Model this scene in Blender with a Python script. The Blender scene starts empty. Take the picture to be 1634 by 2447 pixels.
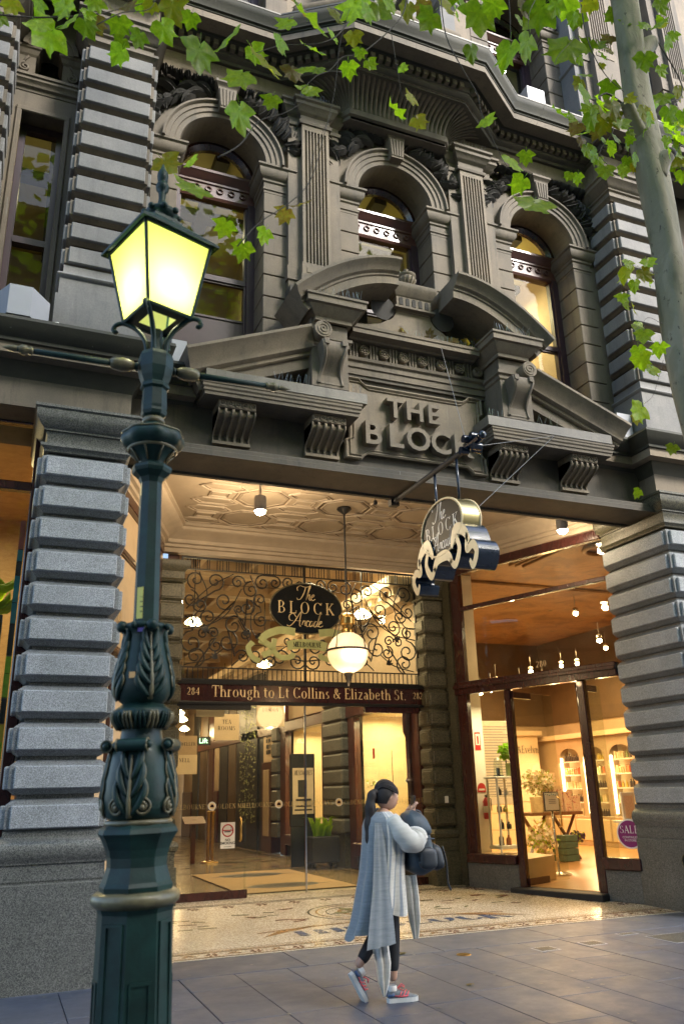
import bpy, bmesh, math, random
from math import sin, cos, pi, radians, sqrt, atan2
from mathutils import Matrix, Vector
random.seed(7)
S = bpy.context.scene
COL = S.collection
# ------------------------------------------------------------------ camera, sky, sun, exposure
cd = bpy.data.cameras.new("camera"); cam = bpy.data.objects.new("camera", cd); COL.objects.link(cam)
_r = Vector((0.92319, -0.38346, -0.02538)); _f = None
def cam_axes(a=3.93536273e-01, b=3.32468021e-01, c=-2.53794168e-02):
    yaw = Matrix(((cos(a), -sin(a), 0), (sin(a), cos(a), 0), (0, 0, 1)))
    sw = Matrix(((1, 0, 0), (0, 0, -1), (0, 1, 0)))
    pit = Matrix(((1, 0, 0), (0, cos(b), sin(b)), (0, -sin(b), cos(b))))
    rol = Matrix(((cos(c), -sin(c), 0), (sin(c), cos(c), 0), (0, 0, 1)))
    return rol @ pit @ sw @ yaw
_m = cam_axes()
R_, D_, F_ = Vector(_m[0]), Vector(_m[1]), Vector(_m[2])
mw = Matrix.Identity(4)
for i in range(3):
    mw[i][0] = R_[i]; mw[i][1] = -D_[i]; mw[i][2] = -F_[i]
mw[2][3] = 1.6
cam.matrix_world = mw
cd.sensor_fit = 'VERTICAL'; cd.sensor_height = 36.0; cd.sensor_width = 24.0
cd.lens = 1930.34 / 2447 * 36.0
cd.clip_start = 0.05; cd.clip_end = 400
cd.dof.use_dof = True; cd.dof.focus_distance = 9.6; cd.dof.aperture_fstop = 2.6
S.camera = cam
SUN_DIR = Vector((0.42, -0.62, 0.66)).normalized()
W = bpy.data.worlds.new("World"); S.world = W; W.use_nodes = True
nt = W.node_tree; nt.nodes.clear()
sky = nt.nodes.new('ShaderNodeTexSky'); sky.sky_type = 'NISHITA'; sky.sun_disc = False
sky.sun_elevation = math.asin(SUN_DIR.z); sky.sun_rotation = atan2(SUN_DIR.x, SUN_DIR.y)
sky.air_density = 1.0; sky.dust_density = 1.8; sky.ozone_density = 1.2
bg = nt.nodes.new('ShaderNodeBackground'); bg.inputs['Strength'].default_value = 0.145
wo = nt.nodes.new('ShaderNodeOutputWorld')
nt.links.new(sky.outputs[0], bg.inputs[0]); nt.links.new(bg.outputs[0], wo.inputs[0])
sl = bpy.data.lights.new("sun", 'SUN'); sl.energy = 1.5; sl.angle = radians(14); sl.color = (1.0, 0.95, 0.88)
so = bpy.data.objects.new("sun", sl); COL.objects.link(so)
so.rotation_euler = (-SUN_DIR).to_track_quat('-Z', 'Y').to_euler(); so.location = (4, -10, 30)
vs = S.view_settings
S.display_settings.display_device = 'sRGB'
vs.view_transform = 'Standard'; vs.look = 'None'; vs.exposure = 2.08; vs.gamma = 1.0; vs.use_curve_mapping = False
S.cycles.max_bounces = 8; S.cycles.diffuse_bounces = 4; S.cycles.glossy_bounces = 3; S.cycles.transparent_max_bounces = 16
S.cycles.transmission_bounces = 4
S.cycles.caustics_reflective = False; S.cycles.caustics_refractive = False
S.cycles.sample_clamp_indirect = 4.0
S.cycles.use_denoising = True

# ------------------------------------------------------------------ materials
def principled(name):
    m = bpy.data.materials.new(name); m.use_nodes = True
    return m, m.node_tree, m.node_tree.nodes['Principled BSDF']
def N(nt, t, **k):
    n = nt.nodes.new(t)
    for a, v in k.items():
        if a.startswith('i_'): n.inputs[a[2:]].default_value = v
        else: setattr(n, a, v)
    return n
def wpos(nt, scale=(1, 1, 1)):
    g = N(nt, 'ShaderNodeNewGeometry'); mp = N(nt, 'ShaderNodeMapping'); mp.inputs['Scale'].default_value = scale
    nt.links.new(g.outputs['Position'], mp.inputs['Vector']); return mp.outputs[0]
def ramp(nt, fac, stops):
    r = N(nt, 'ShaderNodeValToRGB'); e = r.color_ramp.elements
    while len(e) < len(stops): e.new(0.5)
    for k, (p, c) in enumerate(stops):
        e[k].position = p; e[k].color = (c[0], c[1], c[2], 1) if len(c) == 3 else c
    nt.links.new(fac, r.inputs[0]); return r.outputs[0]
def mixc(nt, a, b, fac, mode='MIX'):
    m = N(nt, 'ShaderNodeMix', data_type='RGBA', blend_type=mode)
    for v, s in ((fac, 0), (a, 6), (b, 7)):
        if hasattr(v, 'is_linked'): nt.links.new(v, m.inputs[s])
        elif isinstance(v, (tuple, list)): m.inputs[s].default_value = (v[0], v[1], v[2], 1)
        else: m.inputs[s].default_value = v
    return m.outputs[2]
def noise(nt, vec, scale, detail=5, rough=.6, dist=0.0):
    n = N(nt, 'ShaderNodeTexNoise'); n.inputs['Scale'].default_value = scale; n.inputs['Detail'].default_value = detail
    n.inputs['Roughness'].default_value = rough; n.inputs['Distortion'].default_value = dist
    nt.links.new(vec, n.inputs['Vector']); return n.outputs[0]
def bump(nt, b, h, strength=.3, dist=.01):
    n = N(nt, 'ShaderNodeBump'); n.inputs['Strength'].default_value = strength; n.inputs['Distance'].default_value = dist
    nt.links.new(h, n.inputs['Height']); nt.links.new(n.outputs[0], b.inputs['Normal'])
def setc(nt, sock, v):
    if hasattr(v, 'is_linked'): nt.links.new(v, sock)
    else: sock.default_value = (v[0], v[1], v[2], 1)
def stone(name, a, b, rough=.75, streak=.6, grime=(0.035, 0.035, 0.03), bs=.25):
    m, nt, p = principled(name)
    v = wpos(nt); n1 = noise(nt, v, 1.7, 6, .65); n2 = noise(nt, wpos(nt, (5, 5, .5)), 1.6, 5, .7)
    c = ramp(nt, n1, [(.3, a), (.7, b)])
    f = ramp(nt, n2, [(.52, (0, 0, 0)), (.75, (streak, streak, streak))])
    c = mixc(nt, c, grime, f)
    n3 = noise(nt, v, 60, 3, .6)
    c = mixc(nt, c, ramp(nt, n3, [(.3, (.72, .72, .72)), (.7, (1.15, 1.15, 1.15))]), .55, 'MULTIPLY')
    n6 = noise(nt, wpos(nt, (1, 1, .7)), .9, 4, .6)
    c = mixc(nt, c, ramp(nt, n6, [(.35, (.62, .64, .66)), (.65, (1.18, 1.14, 1.08))]), .8, 'MULTIPLY')
    n7 = noise(nt, wpos(nt, (16, 16, .9)), 1.5, 4, .6)
    c = mixc(nt, c, (.32, .32, .30), ramp(nt, n7, [(.70, (0, 0, 0)), (.76, (.5, .5, .5))]))
    n5 = noise(nt, wpos(nt, (9, 9, 3)), 3.0, 6, .75)
    c = mixc(nt, c, (b[0] * 1.7, b[1] * 1.75, b[2] * 1.8), ramp(nt, n5, [(.66, (0, 0, 0)), (.78, (.35, .35, .35))]))
    setc(nt, p.inputs['Base Color'], c); p.inputs['Roughness'].default_value = rough
    bump(nt, p, noise(nt, v, 25, 6, .7), bs, .008); return m
def granite(name, a, b, c3, scale=90, rough=.6, warm=None):
    m, nt, p = principled(name); v = wpos(nt)
    vo = N(nt, 'ShaderNodeTexVoronoi'); vo.inputs['Scale'].default_value = scale; nt.links.new(v, vo.inputs['Vector'])
    sp = N(nt, 'ShaderNodeSeparateColor'); nt.links.new(vo.outputs['Color'], sp.inputs[0])
    c = ramp(nt, sp.outputs[0], [(.05, c3), (.35, a), (.6, b), (.95, (min(1, b[0]*1.5), min(1, b[1]*1.5), min(1, b[2]*1.5)))])
    n1 = noise(nt, v, 2.3, 5, .6)
    c = mixc(nt, c, ramp(nt, n1, [(.3, (.7, .72, .68)), (.7, (1.1, 1.1, 1.1))]), .7, 'MULTIPLY')
    if warm: c = mixc(nt, c, warm, ramp(nt, noise(nt, wpos(nt, (3, 3, 1)), 1.5, 6, .7), [(.45, (0, 0, 0)), (.7, (.45, .45, .45))]))
    setc(nt, p.inputs['Base Color'], c); p.inputs['Roughness'].default_value = rough
    bump(nt, p, noise(nt, v, 140, 3, .6), .35, .004); return m
def simple(name, c, rough=.5, metal=0.0, var=.25, scale=8, bs=.08, coat=0.0):
    m, nt, p = principled(name); v = wpos(nt)
    n1 = noise(nt, v, scale, 5, .65)
    lo = tuple(x * (1 - var) for x in c); hi = tuple(min(1, x * (1 + var)) for x in c)
    setc(nt, p.inputs['Base Color'], ramp(nt, n1, [(.3, lo), (.7, hi)]))
    p.inputs['Roughness'].default_value = rough; p.inputs['Metallic'].default_value = metal
    p.inputs['Coat Weight'].default_value = coat
    if bs: bump(nt, p, noise(nt, v, scale * 8, 4, .6), bs, .005)
    return m
def wood(name, a, b, rough=.35, scale=(1, 1, 1), coat=.3):
    m, nt, p = principled(name); v = wpos(nt, scale)
    w = noise(nt, v, 6, 6, .65, .6)
    setc(nt, p.inputs['Base Color'], ramp(nt, w, [(.3, a), (.7, b)])); p.inputs['Roughness'].default_value = rough
    p.inputs['Coat Weight'].default_value = coat
    bump(nt, p, w, .08, .004); return m
def emit(name, c, s):
    m, nt, p = principled(name); p.inputs['Base Color'].default_value = (.8, .8, .8, 1)
    p.inputs['Emission Color'].default_value = (c[0], c[1], c[2], 1); p.inputs['Emission Strength'].default_value = s
    return m
def glass(name, tint=(1, 1, 1), f0=.04, rough=0.0, dirt=.03):
    m = bpy.data.materials.new(name); m.use_nodes = True; nt = m.node_tree; nt.nodes.clear()
    o = N(nt, 'ShaderNodeOutputMaterial'); t = N(nt, 'ShaderNodeBsdfTransparent'); t.inputs[0].default_value = (*tint, 1)
    g = N(nt, 'ShaderNodeBsdfGlossy'); g.inputs['Roughness'].default_value = rough
    lw = N(nt, 'ShaderNodeLayerWeight'); lw.inputs[0].default_value = .5
    pw = N(nt, 'ShaderNodeMath', operation='POWER'); pw.inputs[1].default_value = 5.0; nt.links.new(lw.outputs['Facing'], pw.inputs[0])
    k = N(nt, 'ShaderNodeMath', operation='MULTIPLY_ADD'); k.inputs[1].default_value = 1 - f0; k.inputs[2].default_value = f0; nt.links.new(pw.outputs[0], k.inputs[0])
    d = N(nt, 'ShaderNodeBsdfDiffuse'); d.inputs[0].default_value = (.5, .5, .48, 1)
    mx = N(nt, 'ShaderNodeMixShader'); m2 = N(nt, 'ShaderNodeMixShader')
    v = wpos(nt); f = ramp(nt, noise(nt, v, 3, 6, .7), [(.4, (0, 0, 0)), (.8, (dirt, dirt, dirt))])
    nt.links.new(f, m2.inputs[0]); nt.links.new(t.outputs[0], m2.inputs[1]); nt.links.new(d.outputs[0], m2.inputs[2])
    b = N(nt, 'ShaderNodeBump'); b.inputs['Strength'].default_value = .05; b.inputs['Distance'].default_value = .02
    nt.links.new(noise(nt, v, .9, 2, .5), b.inputs['Height']); nt.links.new(b.outputs[0], g.inputs['Normal'])
    nt.links.new(k.outputs[0], mx.inputs[0]); nt.links.new(m2.outputs[0], mx.inputs[1]); nt.links.new(g.outputs[0], mx.inputs[2])
    nt.links.new(mx.outputs[0], o.inputs[0]); return m
def leafmat(name, a, b, edge):
    m = bpy.data.materials.new(name); m.use_nodes = True; nt = m.node_tree; nt.nodes.clear()
    o = N(nt, 'ShaderNodeOutputMaterial'); d = N(nt, 'ShaderNodeBsdfPrincipled'); t = N(nt, 'ShaderNodeBsdfTranslucent')
    tc = N(nt, 'ShaderNodeTexCoord'); n1 = noise(nt, tc.outputs['Object'], 5, 5, .7)
    oi = N(nt, 'ShaderNodeObjectInfo')
    c = ramp(nt, n1, [(.35, a), (.6, b), (.72, edge)])
    hs = N(nt, 'ShaderNodeHueSaturation'); mr = N(nt, 'ShaderNodeMapRange'); mr.inputs[3].default_value = .6; mr.inputs[4].default_value = 1.35
    nt.links.new(oi.outputs['Random'], mr.inputs[0]); nt.links.new(mr.outputs[0], hs.inputs['Value']); nt.links.new(c, hs.inputs['Color'])
    c = hs.outputs[0]
    nt.links.new(c, d.inputs['Base Color']); d.inputs['Roughness'].default_value = .45
    t2 = mixc(nt, c, (2.7, 2.8, .8), 1.0, 'MULTIPLY'); nt.links.new(t2, t.inputs[0])
    mx = N(nt, 'ShaderNodeMixShader'); mx.inputs[0].default_value = .6
    nt.links.new(d.outputs[0], mx.inputs[1]); nt.links.new(t.outputs[0], mx.inputs[2]); nt.links.new(mx.outputs[0], o.inputs[0])
    return m

MT = {}
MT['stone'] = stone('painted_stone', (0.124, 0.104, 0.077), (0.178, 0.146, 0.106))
MT['stone_d'] = stone('dark_stone', (0.065, 0.058, 0.044), (0.103, 0.087, 0.064))  # darker tone for block cores, soffits and recessed walls
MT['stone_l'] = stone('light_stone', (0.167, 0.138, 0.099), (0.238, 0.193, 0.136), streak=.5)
MT['rust'] = stone('grey_stone_block', (.165, .165, .165), (.22, .217, .21), streak=.3)
MT['orn'] = stone('dark_carving', (0.022, 0.020, 0.016), (0.038, 0.033, 0.026))  # dark tone for carved foliage, pedestal arches, urn discs and bark scars
MT['lead'] = stone('lead_flashing', (0.108, 0.100, 0.084), (0.173, 0.160, 0.132), rough=.5, streak=.6)
MT['moss'] = stone('mossy_dark_stone', (0.024, 0.026, 0.016), (0.049, 0.046, 0.030), rough=.7, streak=.3)
MT['gran'] = granite('grey_granite', (.24, .25, .265), (.31, .325, .345), (.15, .156, .165), 210, .7)
MT['gran_e'] = granite('granite_margin', (.15, .158, .165), (.2, .21, .22), (.09, .095, .10), 210, .6)
MT['gran_d'] = granite('dark_granite', (.085, .088, .082), (.13, .13, .12), (.04, .042, .04), 150, .5)
MT['gran_o'] = granite('olive_granite', (.05, .047, .03), (.10, .09, .055), (.02, .018, .012), 120, .5)
MT['wine'] = wood('oxblood_timber', (.028, .007, .006), (.05, .013, .010), .25, (1, 1, .3))
MT['plum'] = simple('plum_paint', (.045, .022, .030), .4, 0, .2, 6)
MT['redwood'] = wood('red_brown_timber', (.075, .026, .020), (.12, .045, .034), .4, (.4, 1, 1))
MT['glass'] = glass('window_glass', (.9, .93, .88), .018)
MT['glass_d'] = glass('door_glass', (.93, .95, .9), .03)
MT['iron'] = simple('black_iron', (.005, .005, .005), .5, .0, .2, 10)
MT['brass'] = simple('brass', (.55, .36, .12), .28, 1.0, .15, 12)
MT['chrome'] = simple('polished_steel', (.6, .6, .58), .15, 1.0, .05, 12, 0)
MT['gold'] = simple('gold_leaf', (.62, .47, .2), .35, .7, .1, 10, 0)
MT['goldp'] = simple('pale_gold_paint', (.75, .58, .32), .45, .0, .08, 10, 0)
MT['signface'] = simple('dark_sign_face', (.012, .011, .010), .5, 0, .2, 8, 0); MT['signface'].node_tree.nodes['Principled BSDF'].inputs['Specular IOR Level'].default_value = .12; MT['black'] = simple('black_enamel', (.008, .010, .012), .25, 0, .2, 8, 0)
MT['blackm'] = simple('matt_black', (.012, .013, .016), .7, 0, .2, 8, 0)
MT['white'] = simple('white_paint', (.75, .73, .68), .5, 0, .05, 4)
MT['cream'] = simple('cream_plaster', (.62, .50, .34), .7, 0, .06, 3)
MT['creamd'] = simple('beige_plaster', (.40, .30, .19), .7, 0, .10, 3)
MT['ceil'] = simple('porch_ceiling_plaster', (.35, .275, .19), .65, 0, .10, 2.5)
MT['ceil_l'] = simple('cornice_plaster', (.40, .32, .23), .6, 0, .12, 2.5)
MT['lampg'] = simple('lamp_green_paint', (.004, .022, .018), .5, 0, .45, 9, .2, .04)
MT['lampg'].node_tree.nodes['Principled BSDF'].inputs['Specular IOR Level'].default_value = .3
MT['lampb'] = simple('lamp_gilded_edges', (.115, .10, .05), .45, .1, .35, 25, .2, .2)
MT['ac'] = simple('grey_sheet_metal', (.30, .31, .34), .45, .1, .05, 3, 0)
MT['steel'] = simple('galvanised_spike', (.45, .45, .44), .35, .8, .1, 10, 0)
MT['wire'] = simple('steel_wire', (.35, .35, .34), .4, .6, .1, 10, 0)
MT['slab'] = None
MT['bark'] = None
def tri(t): return t
# pavement slab
m, nt, p = principled('bluestone_slab'); v = wpos(nt); oi = N(nt, 'ShaderNodeObjectInfo')
c = ramp(nt, noise(nt, v, 1.6, 7, .7, .4), [(.3, (.038, .050, .076)), (.55, (.053, .066, .094)), (.75, (.068, .077, .102))])
c = mixc(nt, c, ramp(nt, oi.outputs['Random'], [(0, (.8, .82, .88)), (1, (1.1, 1.06, 1.04))]), 1.0, 'MULTIPLY')
c = mixc(nt, c, (.05, .052, .06), ramp(nt, noise(nt, wpos(nt, (1, 2.5, 1)), 2.2, 6, .7, 1.5), [(.58, (0, 0, 0)), (.72, (.45, .45, .45))]))
setc(nt, p.inputs['Base Color'], c)
setc(nt, p.inputs['Roughness'], ramp(nt, noise(nt, v, 3, 6, .7), [(.3, (.4, .4, .4)), (.7, (.62, .62, .62))]))
bump(nt, p, noise(nt, v, 45, 5, .7), .12, .004); MT['slab'] = m
# plane tree bark
m, nt, p = principled('plane_bark'); v = wpos(nt, (1, 1, .55))
c = ramp(nt, noise(nt, wpos(nt, (1, 1, .4)), 4.2, 3, .5, .5), [(.34, (.10, .095, .055)), (.40, (.17, .155, .10)), (.54, (.20, .18, .12)), (.57, (.235, .21, .145)), (.66, (.25, .22, .155)), (.69, (.33, .28, .205))])
c = mixc(nt, c, (.03, .022, .015), ramp(nt, noise(nt, v, 16, 5, .7), [(.62, (0, 0, 0)), (.66, (.8, .8, .8))]))
setc(nt, p.inputs['Base Color'], c); p.inputs['Roughness'].default_value = .75
bump(nt, p, noise(nt, v, 11, 5, .6, .8), .5, .02); MT['bark'] = m
MT['twig'] = simple('twig_bark', (.06, .05, .04), .8, 0, .3, 20)
MT['leaf1'] = leafmat('green_leaf', (.10, .18, .008), (.17, .26, .015), (.22, .26, .03))
MT['leaf2'] = leafmat('yellowing_leaf', (.13, .16, .012), (.20, .19, .015), (.10, .05, .015))
MT['leaf3'] = leafmat('brown_leaf', (.11, .11, .03), (.10, .06, .025), (.07, .035, .015))
# mosaic
m, nt, p = principled('mosaic_tesserae'); v = wpos(nt)
vo = N(nt, 'ShaderNodeTexVoronoi'); vo.inputs['Scale'].default_value = 95; nt.links.new(v, vo.inputs['Vector'])
sp = N(nt, 'ShaderNodeSeparateColor'); nt.links.new(vo.outputs['Color'], sp.inputs[0])
c = ramp(nt, sp.outputs[1], [(.0, (.34, .29, .21)), (.5, (.50, .44, .34)), (1, (.64, .58, .47))])
c = mixc(nt, c, (.26, .20, .13), ramp(nt, noise(nt, v, 1.2, 6, .7), [(.45, (0, 0, 0)), (.75, (.6, .6, .6))]))
vd = N(nt, 'ShaderNodeTexVoronoi', feature='DISTANCE_TO_EDGE'); vd.inputs['Scale'].default_value = 95; nt.links.new(v, vd.inputs['Vector'])
c = mixc(nt, (.30, .25, .19), c, ramp(nt, vd.outputs[0], [(.02, (0, 0, 0)), (.12, (1, 1, 1))]))
setc(nt, p.inputs['Base Color'], c)
setc(nt, p.inputs['Roughness'], ramp(nt, sp.outputs[0], [(0, (.12, .12, .12)), (1, (.32, .32, .32))]))
bump(nt, p, sp.outputs[2], .25, .004); MT['mosaic'] = m
def tess(name, a, b):
    m, nt, p = principled(name); v = wpos(nt)
    vo = N(nt, 'ShaderNodeTexVoronoi'); vo.inputs['Scale'].default_value = 65; nt.links.new(v, vo.inputs['Vector'])
    sp = N(nt, 'ShaderNodeSeparateColor'); nt.links.new(vo.outputs['Color'], sp.inputs[0])
    setc(nt, p.inputs['Base Color'], ramp(nt, sp.outputs[1], [(0, a), (1, b)])); p.inputs['Roughness'].default_value = .25
    return m
MT['t_red'] = tess('red_tesserae', (.12, .04, .025), (.22, .08, .05)); MT['t_blue'] = tess('blue_tesserae', (.03, .05, .10), (.08, .11, .19))
MT['t_tan'] = tess('ochre_tesserae', (.20, .10, .035), (.30, .16, .06)); MT['t_blk'] = tess('dark_tesserae', (.04, .035, .03), (.09, .075, .06))
MT['t_grn'] = tess('olive_tesserae', (.12, .12, .06), (.2, .19, .1)); MT['t_wht'] = tess('white_tesserae', (.5, .48, .42), (.62, .6, .54))

# ------------------------------------------------------------------ mesh helpers
WL = {}
class MB:
    def __init__(s): s.v = []; s.f = []; s.m = []
    def add(s, V, F, mi=0):
        n = len(s.v); s.v += [tuple(p) for p in V]; s.f += [tuple(i + n for i in f) for f in F]; s.m += [mi] * len(F); return s
    def box(s, x0, x1, y0, y1, z0, z1, mi=0):
        return s.add([(x0, y0, z0), (x1, y0, z0), (x1, y1, z0), (x0, y1, z0), (x0, y0, z1), (x1, y0, z1), (x1, y1, z1), (x0, y1, z1)],
                     [(0, 3, 2, 1), (4, 5, 6, 7), (0, 1, 5, 4), (1, 2, 6, 5), (2, 3, 7, 6), (3, 0, 4, 7)], mi)
    def cbox(s, x0, x1, y0, y1, z0, z1, c=.01, mi=0):
        X = (x0, x1); Y = (y0, y1); Z = (z0, z1); V = []; 
        sx = lambda i: 1 if i == 0 else -1
        idx = {}
        for i in (0, 1):
            for j in (0, 1):
                for k in (0, 1):
                    a = (X[i], Y[j] + sx(j) * c, Z[k] + sx(k) * c); b = (X[i] + sx(i) * c, Y[j], Z[k] + sx(k) * c); d = (X[i] + sx(i) * c, Y[j] + sx(j) * c, Z[k])
                    idx[i, j, k] = len(V); V += [a, b, d]
        F = []
        for i in (0, 1):
            q = [idx[i, 0, 0], idx[i, 1, 0], idx[i, 1, 1], idx[i, 0, 1]]; F.append(q if i else q[::-1])
            q = [idx[0, i, 0] + 1, idx[1, i, 0] + 1, idx[1, i, 1] + 1, idx[0, i, 1] + 1]; F.append(q[::-1] if i else q)
            q = [idx[0, 0, i] + 2, idx[1, 0, i] + 2, idx[1, 1, i] + 2, idx[0, 1, i] + 2]; F.append(q if i else q[::-1])
        for j in (0, 1):
            for k in (0, 1):
                a, b = idx[0, j, k], idx[1, j, k]; F.append((a + 1, b + 1, b + 2, a + 2) if (j ^ k) else (a + 2, b + 2, b + 1, a + 1))
                a, b = idx[j, 0, k], idx[j, 1, k]; F.append((a + 2, b + 2, b, a) if (j ^ k) else (a, b, b + 2, a + 2))
                a, b = idx[j, k, 0], idx[j, k, 1]; F.append((a, b, b + 1, a + 1) if (j ^ k) else (a + 1, b + 1, b, a))
                for i in (0, 1): pass
        for key, n in idx.items():
            F.append((n, n + 1, n + 2) if sum(key) % 2 else (n + 2, n + 1, n))
        return s.add(V, F, mi)
    def prism(s, poly, y0, y1, mi=0, axis='y'):
        n = len(poly)
        if axis == 'y': V = [(a, y0, b) for a, b in poly] + [(a, y1, b) for a, b in poly]
        elif axis == 'z': V = [(a, b, y0) for a, b in poly] + [(a, b, y1) for a, b in poly]
        else: V = [(y0, a, b) for a, b in poly] + [(y1, a, b) for a, b in poly]
        F = [tuple(range(n)), tuple(range(2 * n - 1, n - 1, -1))] + [(i, i + n, (i + 1) % n + n, (i + 1) % n) for i in range(n)]
        return s.add(V, F, mi)
    def lathe(s, prof, seg=24, c=(0, 0), mi=0, rot=0.0, lobes=0, amp=0.0):
        n = len(prof); V = []
        for k in range(seg):
            a = 2 * pi * k / seg + rot
            for r, z in prof:
                rr = r * (1 + amp * cos(lobes * a)) if lobes else r
                V.append((c[0] + rr * cos(a), c[1] + rr * sin(a), z))
        F = []
        for k in range(seg):
            k2 = (k + 1) % seg
            for i in range(n - 1): F.append((k * n + i, k2 * n + i, k2 * n + i + 1, k * n + i + 1))
        return s.add(V, F, mi)
    def tube(s, pts, r, seg=6, mi=0, taper=None, cap=True):
        P = [Vector(p) for p in pts]; n = len(P); V = []; 
        t0 = (P[1] - P[0]).normalized(); up = Vector((0, 0, 1)) if abs(t0.z) < .9 else Vector((0, 1, 0))
        u = t0.cross(up).normalized()
        for i in range(n):
            t = ((P[min(i + 1, n - 1)] - P[max(i - 1, 0)])); t = t.normalized() if t.length > 1e-9 else t0
            u = (u - t * u.dot(t)); u = u.normalized() if u.length > 1e-6 else t.orthogonal().normalized()
            w = t.cross(u); rr = r[i] if isinstance(r, (list, tuple)) else (r * (1 + (taper - 1) * i / (n - 1)) if taper is not None else r)
            for k in range(seg):
                a = 2 * pi * k / seg; V.append(P[i] + (u * cos(a) + w * sin(a)) * rr)
        F = [(i * seg + k, i * seg + (k + 1) % seg, (i + 1) * seg + (k + 1) % seg, (i + 1) * seg + k) for i in range(n - 1) for k in range(seg)]
        if cap: F += [tuple(range(seg - 1, -1, -1)), tuple((n - 1) * seg + k for k in range(seg))]
        return s.add(V, F, mi)
    def mould(s, path, prof, mi=0, closed=False):
        """sweep (out,z) profile along plan path; outward is right of travel; mitred"""
        n = len(path); m = len(prof); V = []
        def nrm(a, b):
            d = Vector((b[0] - a[0], b[1] - a[1])).normalized(); return Vector((d.y, -d.x))
        for i in range(n):
            if closed: a, b = nrm(path[i - 1], path[i]), nrm(path[i], path[(i + 1) % n])
            else:
                a = nrm(path[i - 1], path[i]) if i else nrm(path[0], path[1]); b = nrm(path[i], path[i + 1]) if i < n - 1 else a
            k = (a + b); k = k / max(k.dot(a), .15) if k.length > 1e-6 else a
            for o, z in prof: V.append((path[i][0] + k.x * o, path[i][1] + k.y * o, z))
        F = []; R = n if closed else n - 1
        for i in range(R):
            j = (i + 1) % n
            for q in range(m): F.append((i * m + q, i * m + (q + 1) % m, j * m + (q + 1) % m, j * m + q))
        if not closed: F += [tuple(range(m - 1, -1, -1)), tuple((n - 1) * m + q for q in range(m))]
        return s.add(V, F, mi)
    def sweepxz(s, path, yb, prof, mi=0, ends=True):
        """profile (out,h) swept on a path in the XZ plane; h along left normal, out towards -Y from yb"""
        n = len(path); m = len(prof); V = []
        for i in range(n):
            def nr(a, b):
                d = Vector((b[0] - a[0], b[1] - a[1])).normalized(); return Vector((-d.y, d.x))
            a = nr(path[i - 1], path[i]) if i else nr(path[0], path[1]); b = nr(path[i], path[i + 1]) if i < n - 1 else a
            k = a + b; k = k / max(k.dot(a), .15)
            for o, h in prof: V.append((path[i][0] + k.x * h, yb - o, path[i][1] + k.y * h))
        F = [(i * m + q, (i + 1) * m + q, (i + 1) * m + (q + 1) % m, i * m + (q + 1) % m) for i in range(n - 1) for q in range(m)]
        if ends: F += [tuple(range(m)), tuple((n - 1) * m + q for q in range(m - 1, -1, -1))]
        return s.add(V, F, mi)
    def sphere(s, c, r, seg=12, rings=8, mi=0, sc=(1, 1, 1)):
        V = [(c[0], c[1], c[2] + r * sc[2])]
        for i in range(1, rings):
            t = pi * i / rings
            for k in range(seg):
                a = 2 * pi * k / seg; V.append((c[0] + r * sc[0] * sin(t) * cos(a), c[1] + r * sc[1] * sin(t) * sin(a), c[2] + r * sc[2] * cos(t)))
        V.append((c[0], c[1], c[2] - r * sc[2])); F = []
        for k in range(seg):
            F.append((0, 1 + k, 1 + (k + 1) % seg)); b = 1 + (rings - 2) * seg; F.append((len(V) - 1, b + (k + 1) % seg, b + k))
        for i in range(rings - 2):
            for k in range(seg): F.append((1 + i * seg + k, 1 + (i + 1) * seg + k, 1 + (i + 1) * seg + (k + 1) % seg, 1 + i * seg + (k + 1) % seg))
        return s.add(V, F, mi)
    def xform(s, M, start=0):
        s.v[start:] = [tuple(M @ Vector(p)) for p in s.v[start:]]; return s
def mesh(mb, name, mats, smooth=False, fixn=True):
    me = bpy.data.meshes.new(name); me.from_pydata(mb.v, [], mb.f)
    for k in (mats if isinstance(mats, (list, tuple)) else [mats]): me.materials.append(MT[k] if isinstance(k, str) else k)
    me.polygons.foreach_set('material_index', mb.m)
    if fixn:
        bm = bmesh.new(); bm.from_mesh(me); bmesh.ops.recalc_face_normals(bm, faces=bm.faces); bm.to_mesh(me); bm.free()
    if smooth:
        me.polygons.foreach_set('use_smooth', [True] * len(me.polygons))
        if smooth is not True: me.set_sharp_from_angle(angle=radians(smooth))
    me.update(); return me
def wloc(o):
    return WL.get(o.name, Vector((0, 0, 0)))
def link(o, parent=None, loc=(0, 0, 0)):
    """loc is a world location"""
    COL.objects.link(o); WL[o.name] = Vector(loc)
    if parent: o.parent = parent; o.location = Vector(loc) - wloc(parent)
    else: o.location = loc
    return o
def tag(o, label=None, cat=None, group=None, kind=None):
    for k, v in (('label', label), ('category', cat), ('group', group), ('kind', kind)):
        if v: o[k] = v
    return o
def E(name, parent=None, loc=(0, 0, 0), *t, **k):
    o = bpy.data.objects.new(name, None); o.empty_display_size = .1; link(o, parent, loc); return tag(o, *t, **k)
def O(mb, name, mats, parent=None, smooth=False, loc=(0, 0, 0), *t, **k):
    """mesh vertices are relative to loc"""
    o = bpy.data.objects.new(name, mesh(mb, name, mats, smooth)); link(o, parent, loc); return tag(o, *t, **k)
def OD(me, name, parent=None, loc=(0, 0, 0), rot=None, scale=None):
    o = bpy.data.objects.new(name, me); link(o, parent, loc)
    if rot: o.rotation_euler = rot
    if scale: o.scale = (scale,) * 3 if not isinstance(scale, (tuple, list)) else scale
    return o
def dup(o, delta, parent, mirror=None):
    c = o.copy(); COL.objects.link(c); WL[c.name] = wloc(o) + Vector(delta)
    c.parent = parent; c.location = WL[c.name] - (wloc(parent) if parent else Vector((0, 0, 0)))
    for ch in o.children: dup(ch, delta, c)
    return c
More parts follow.
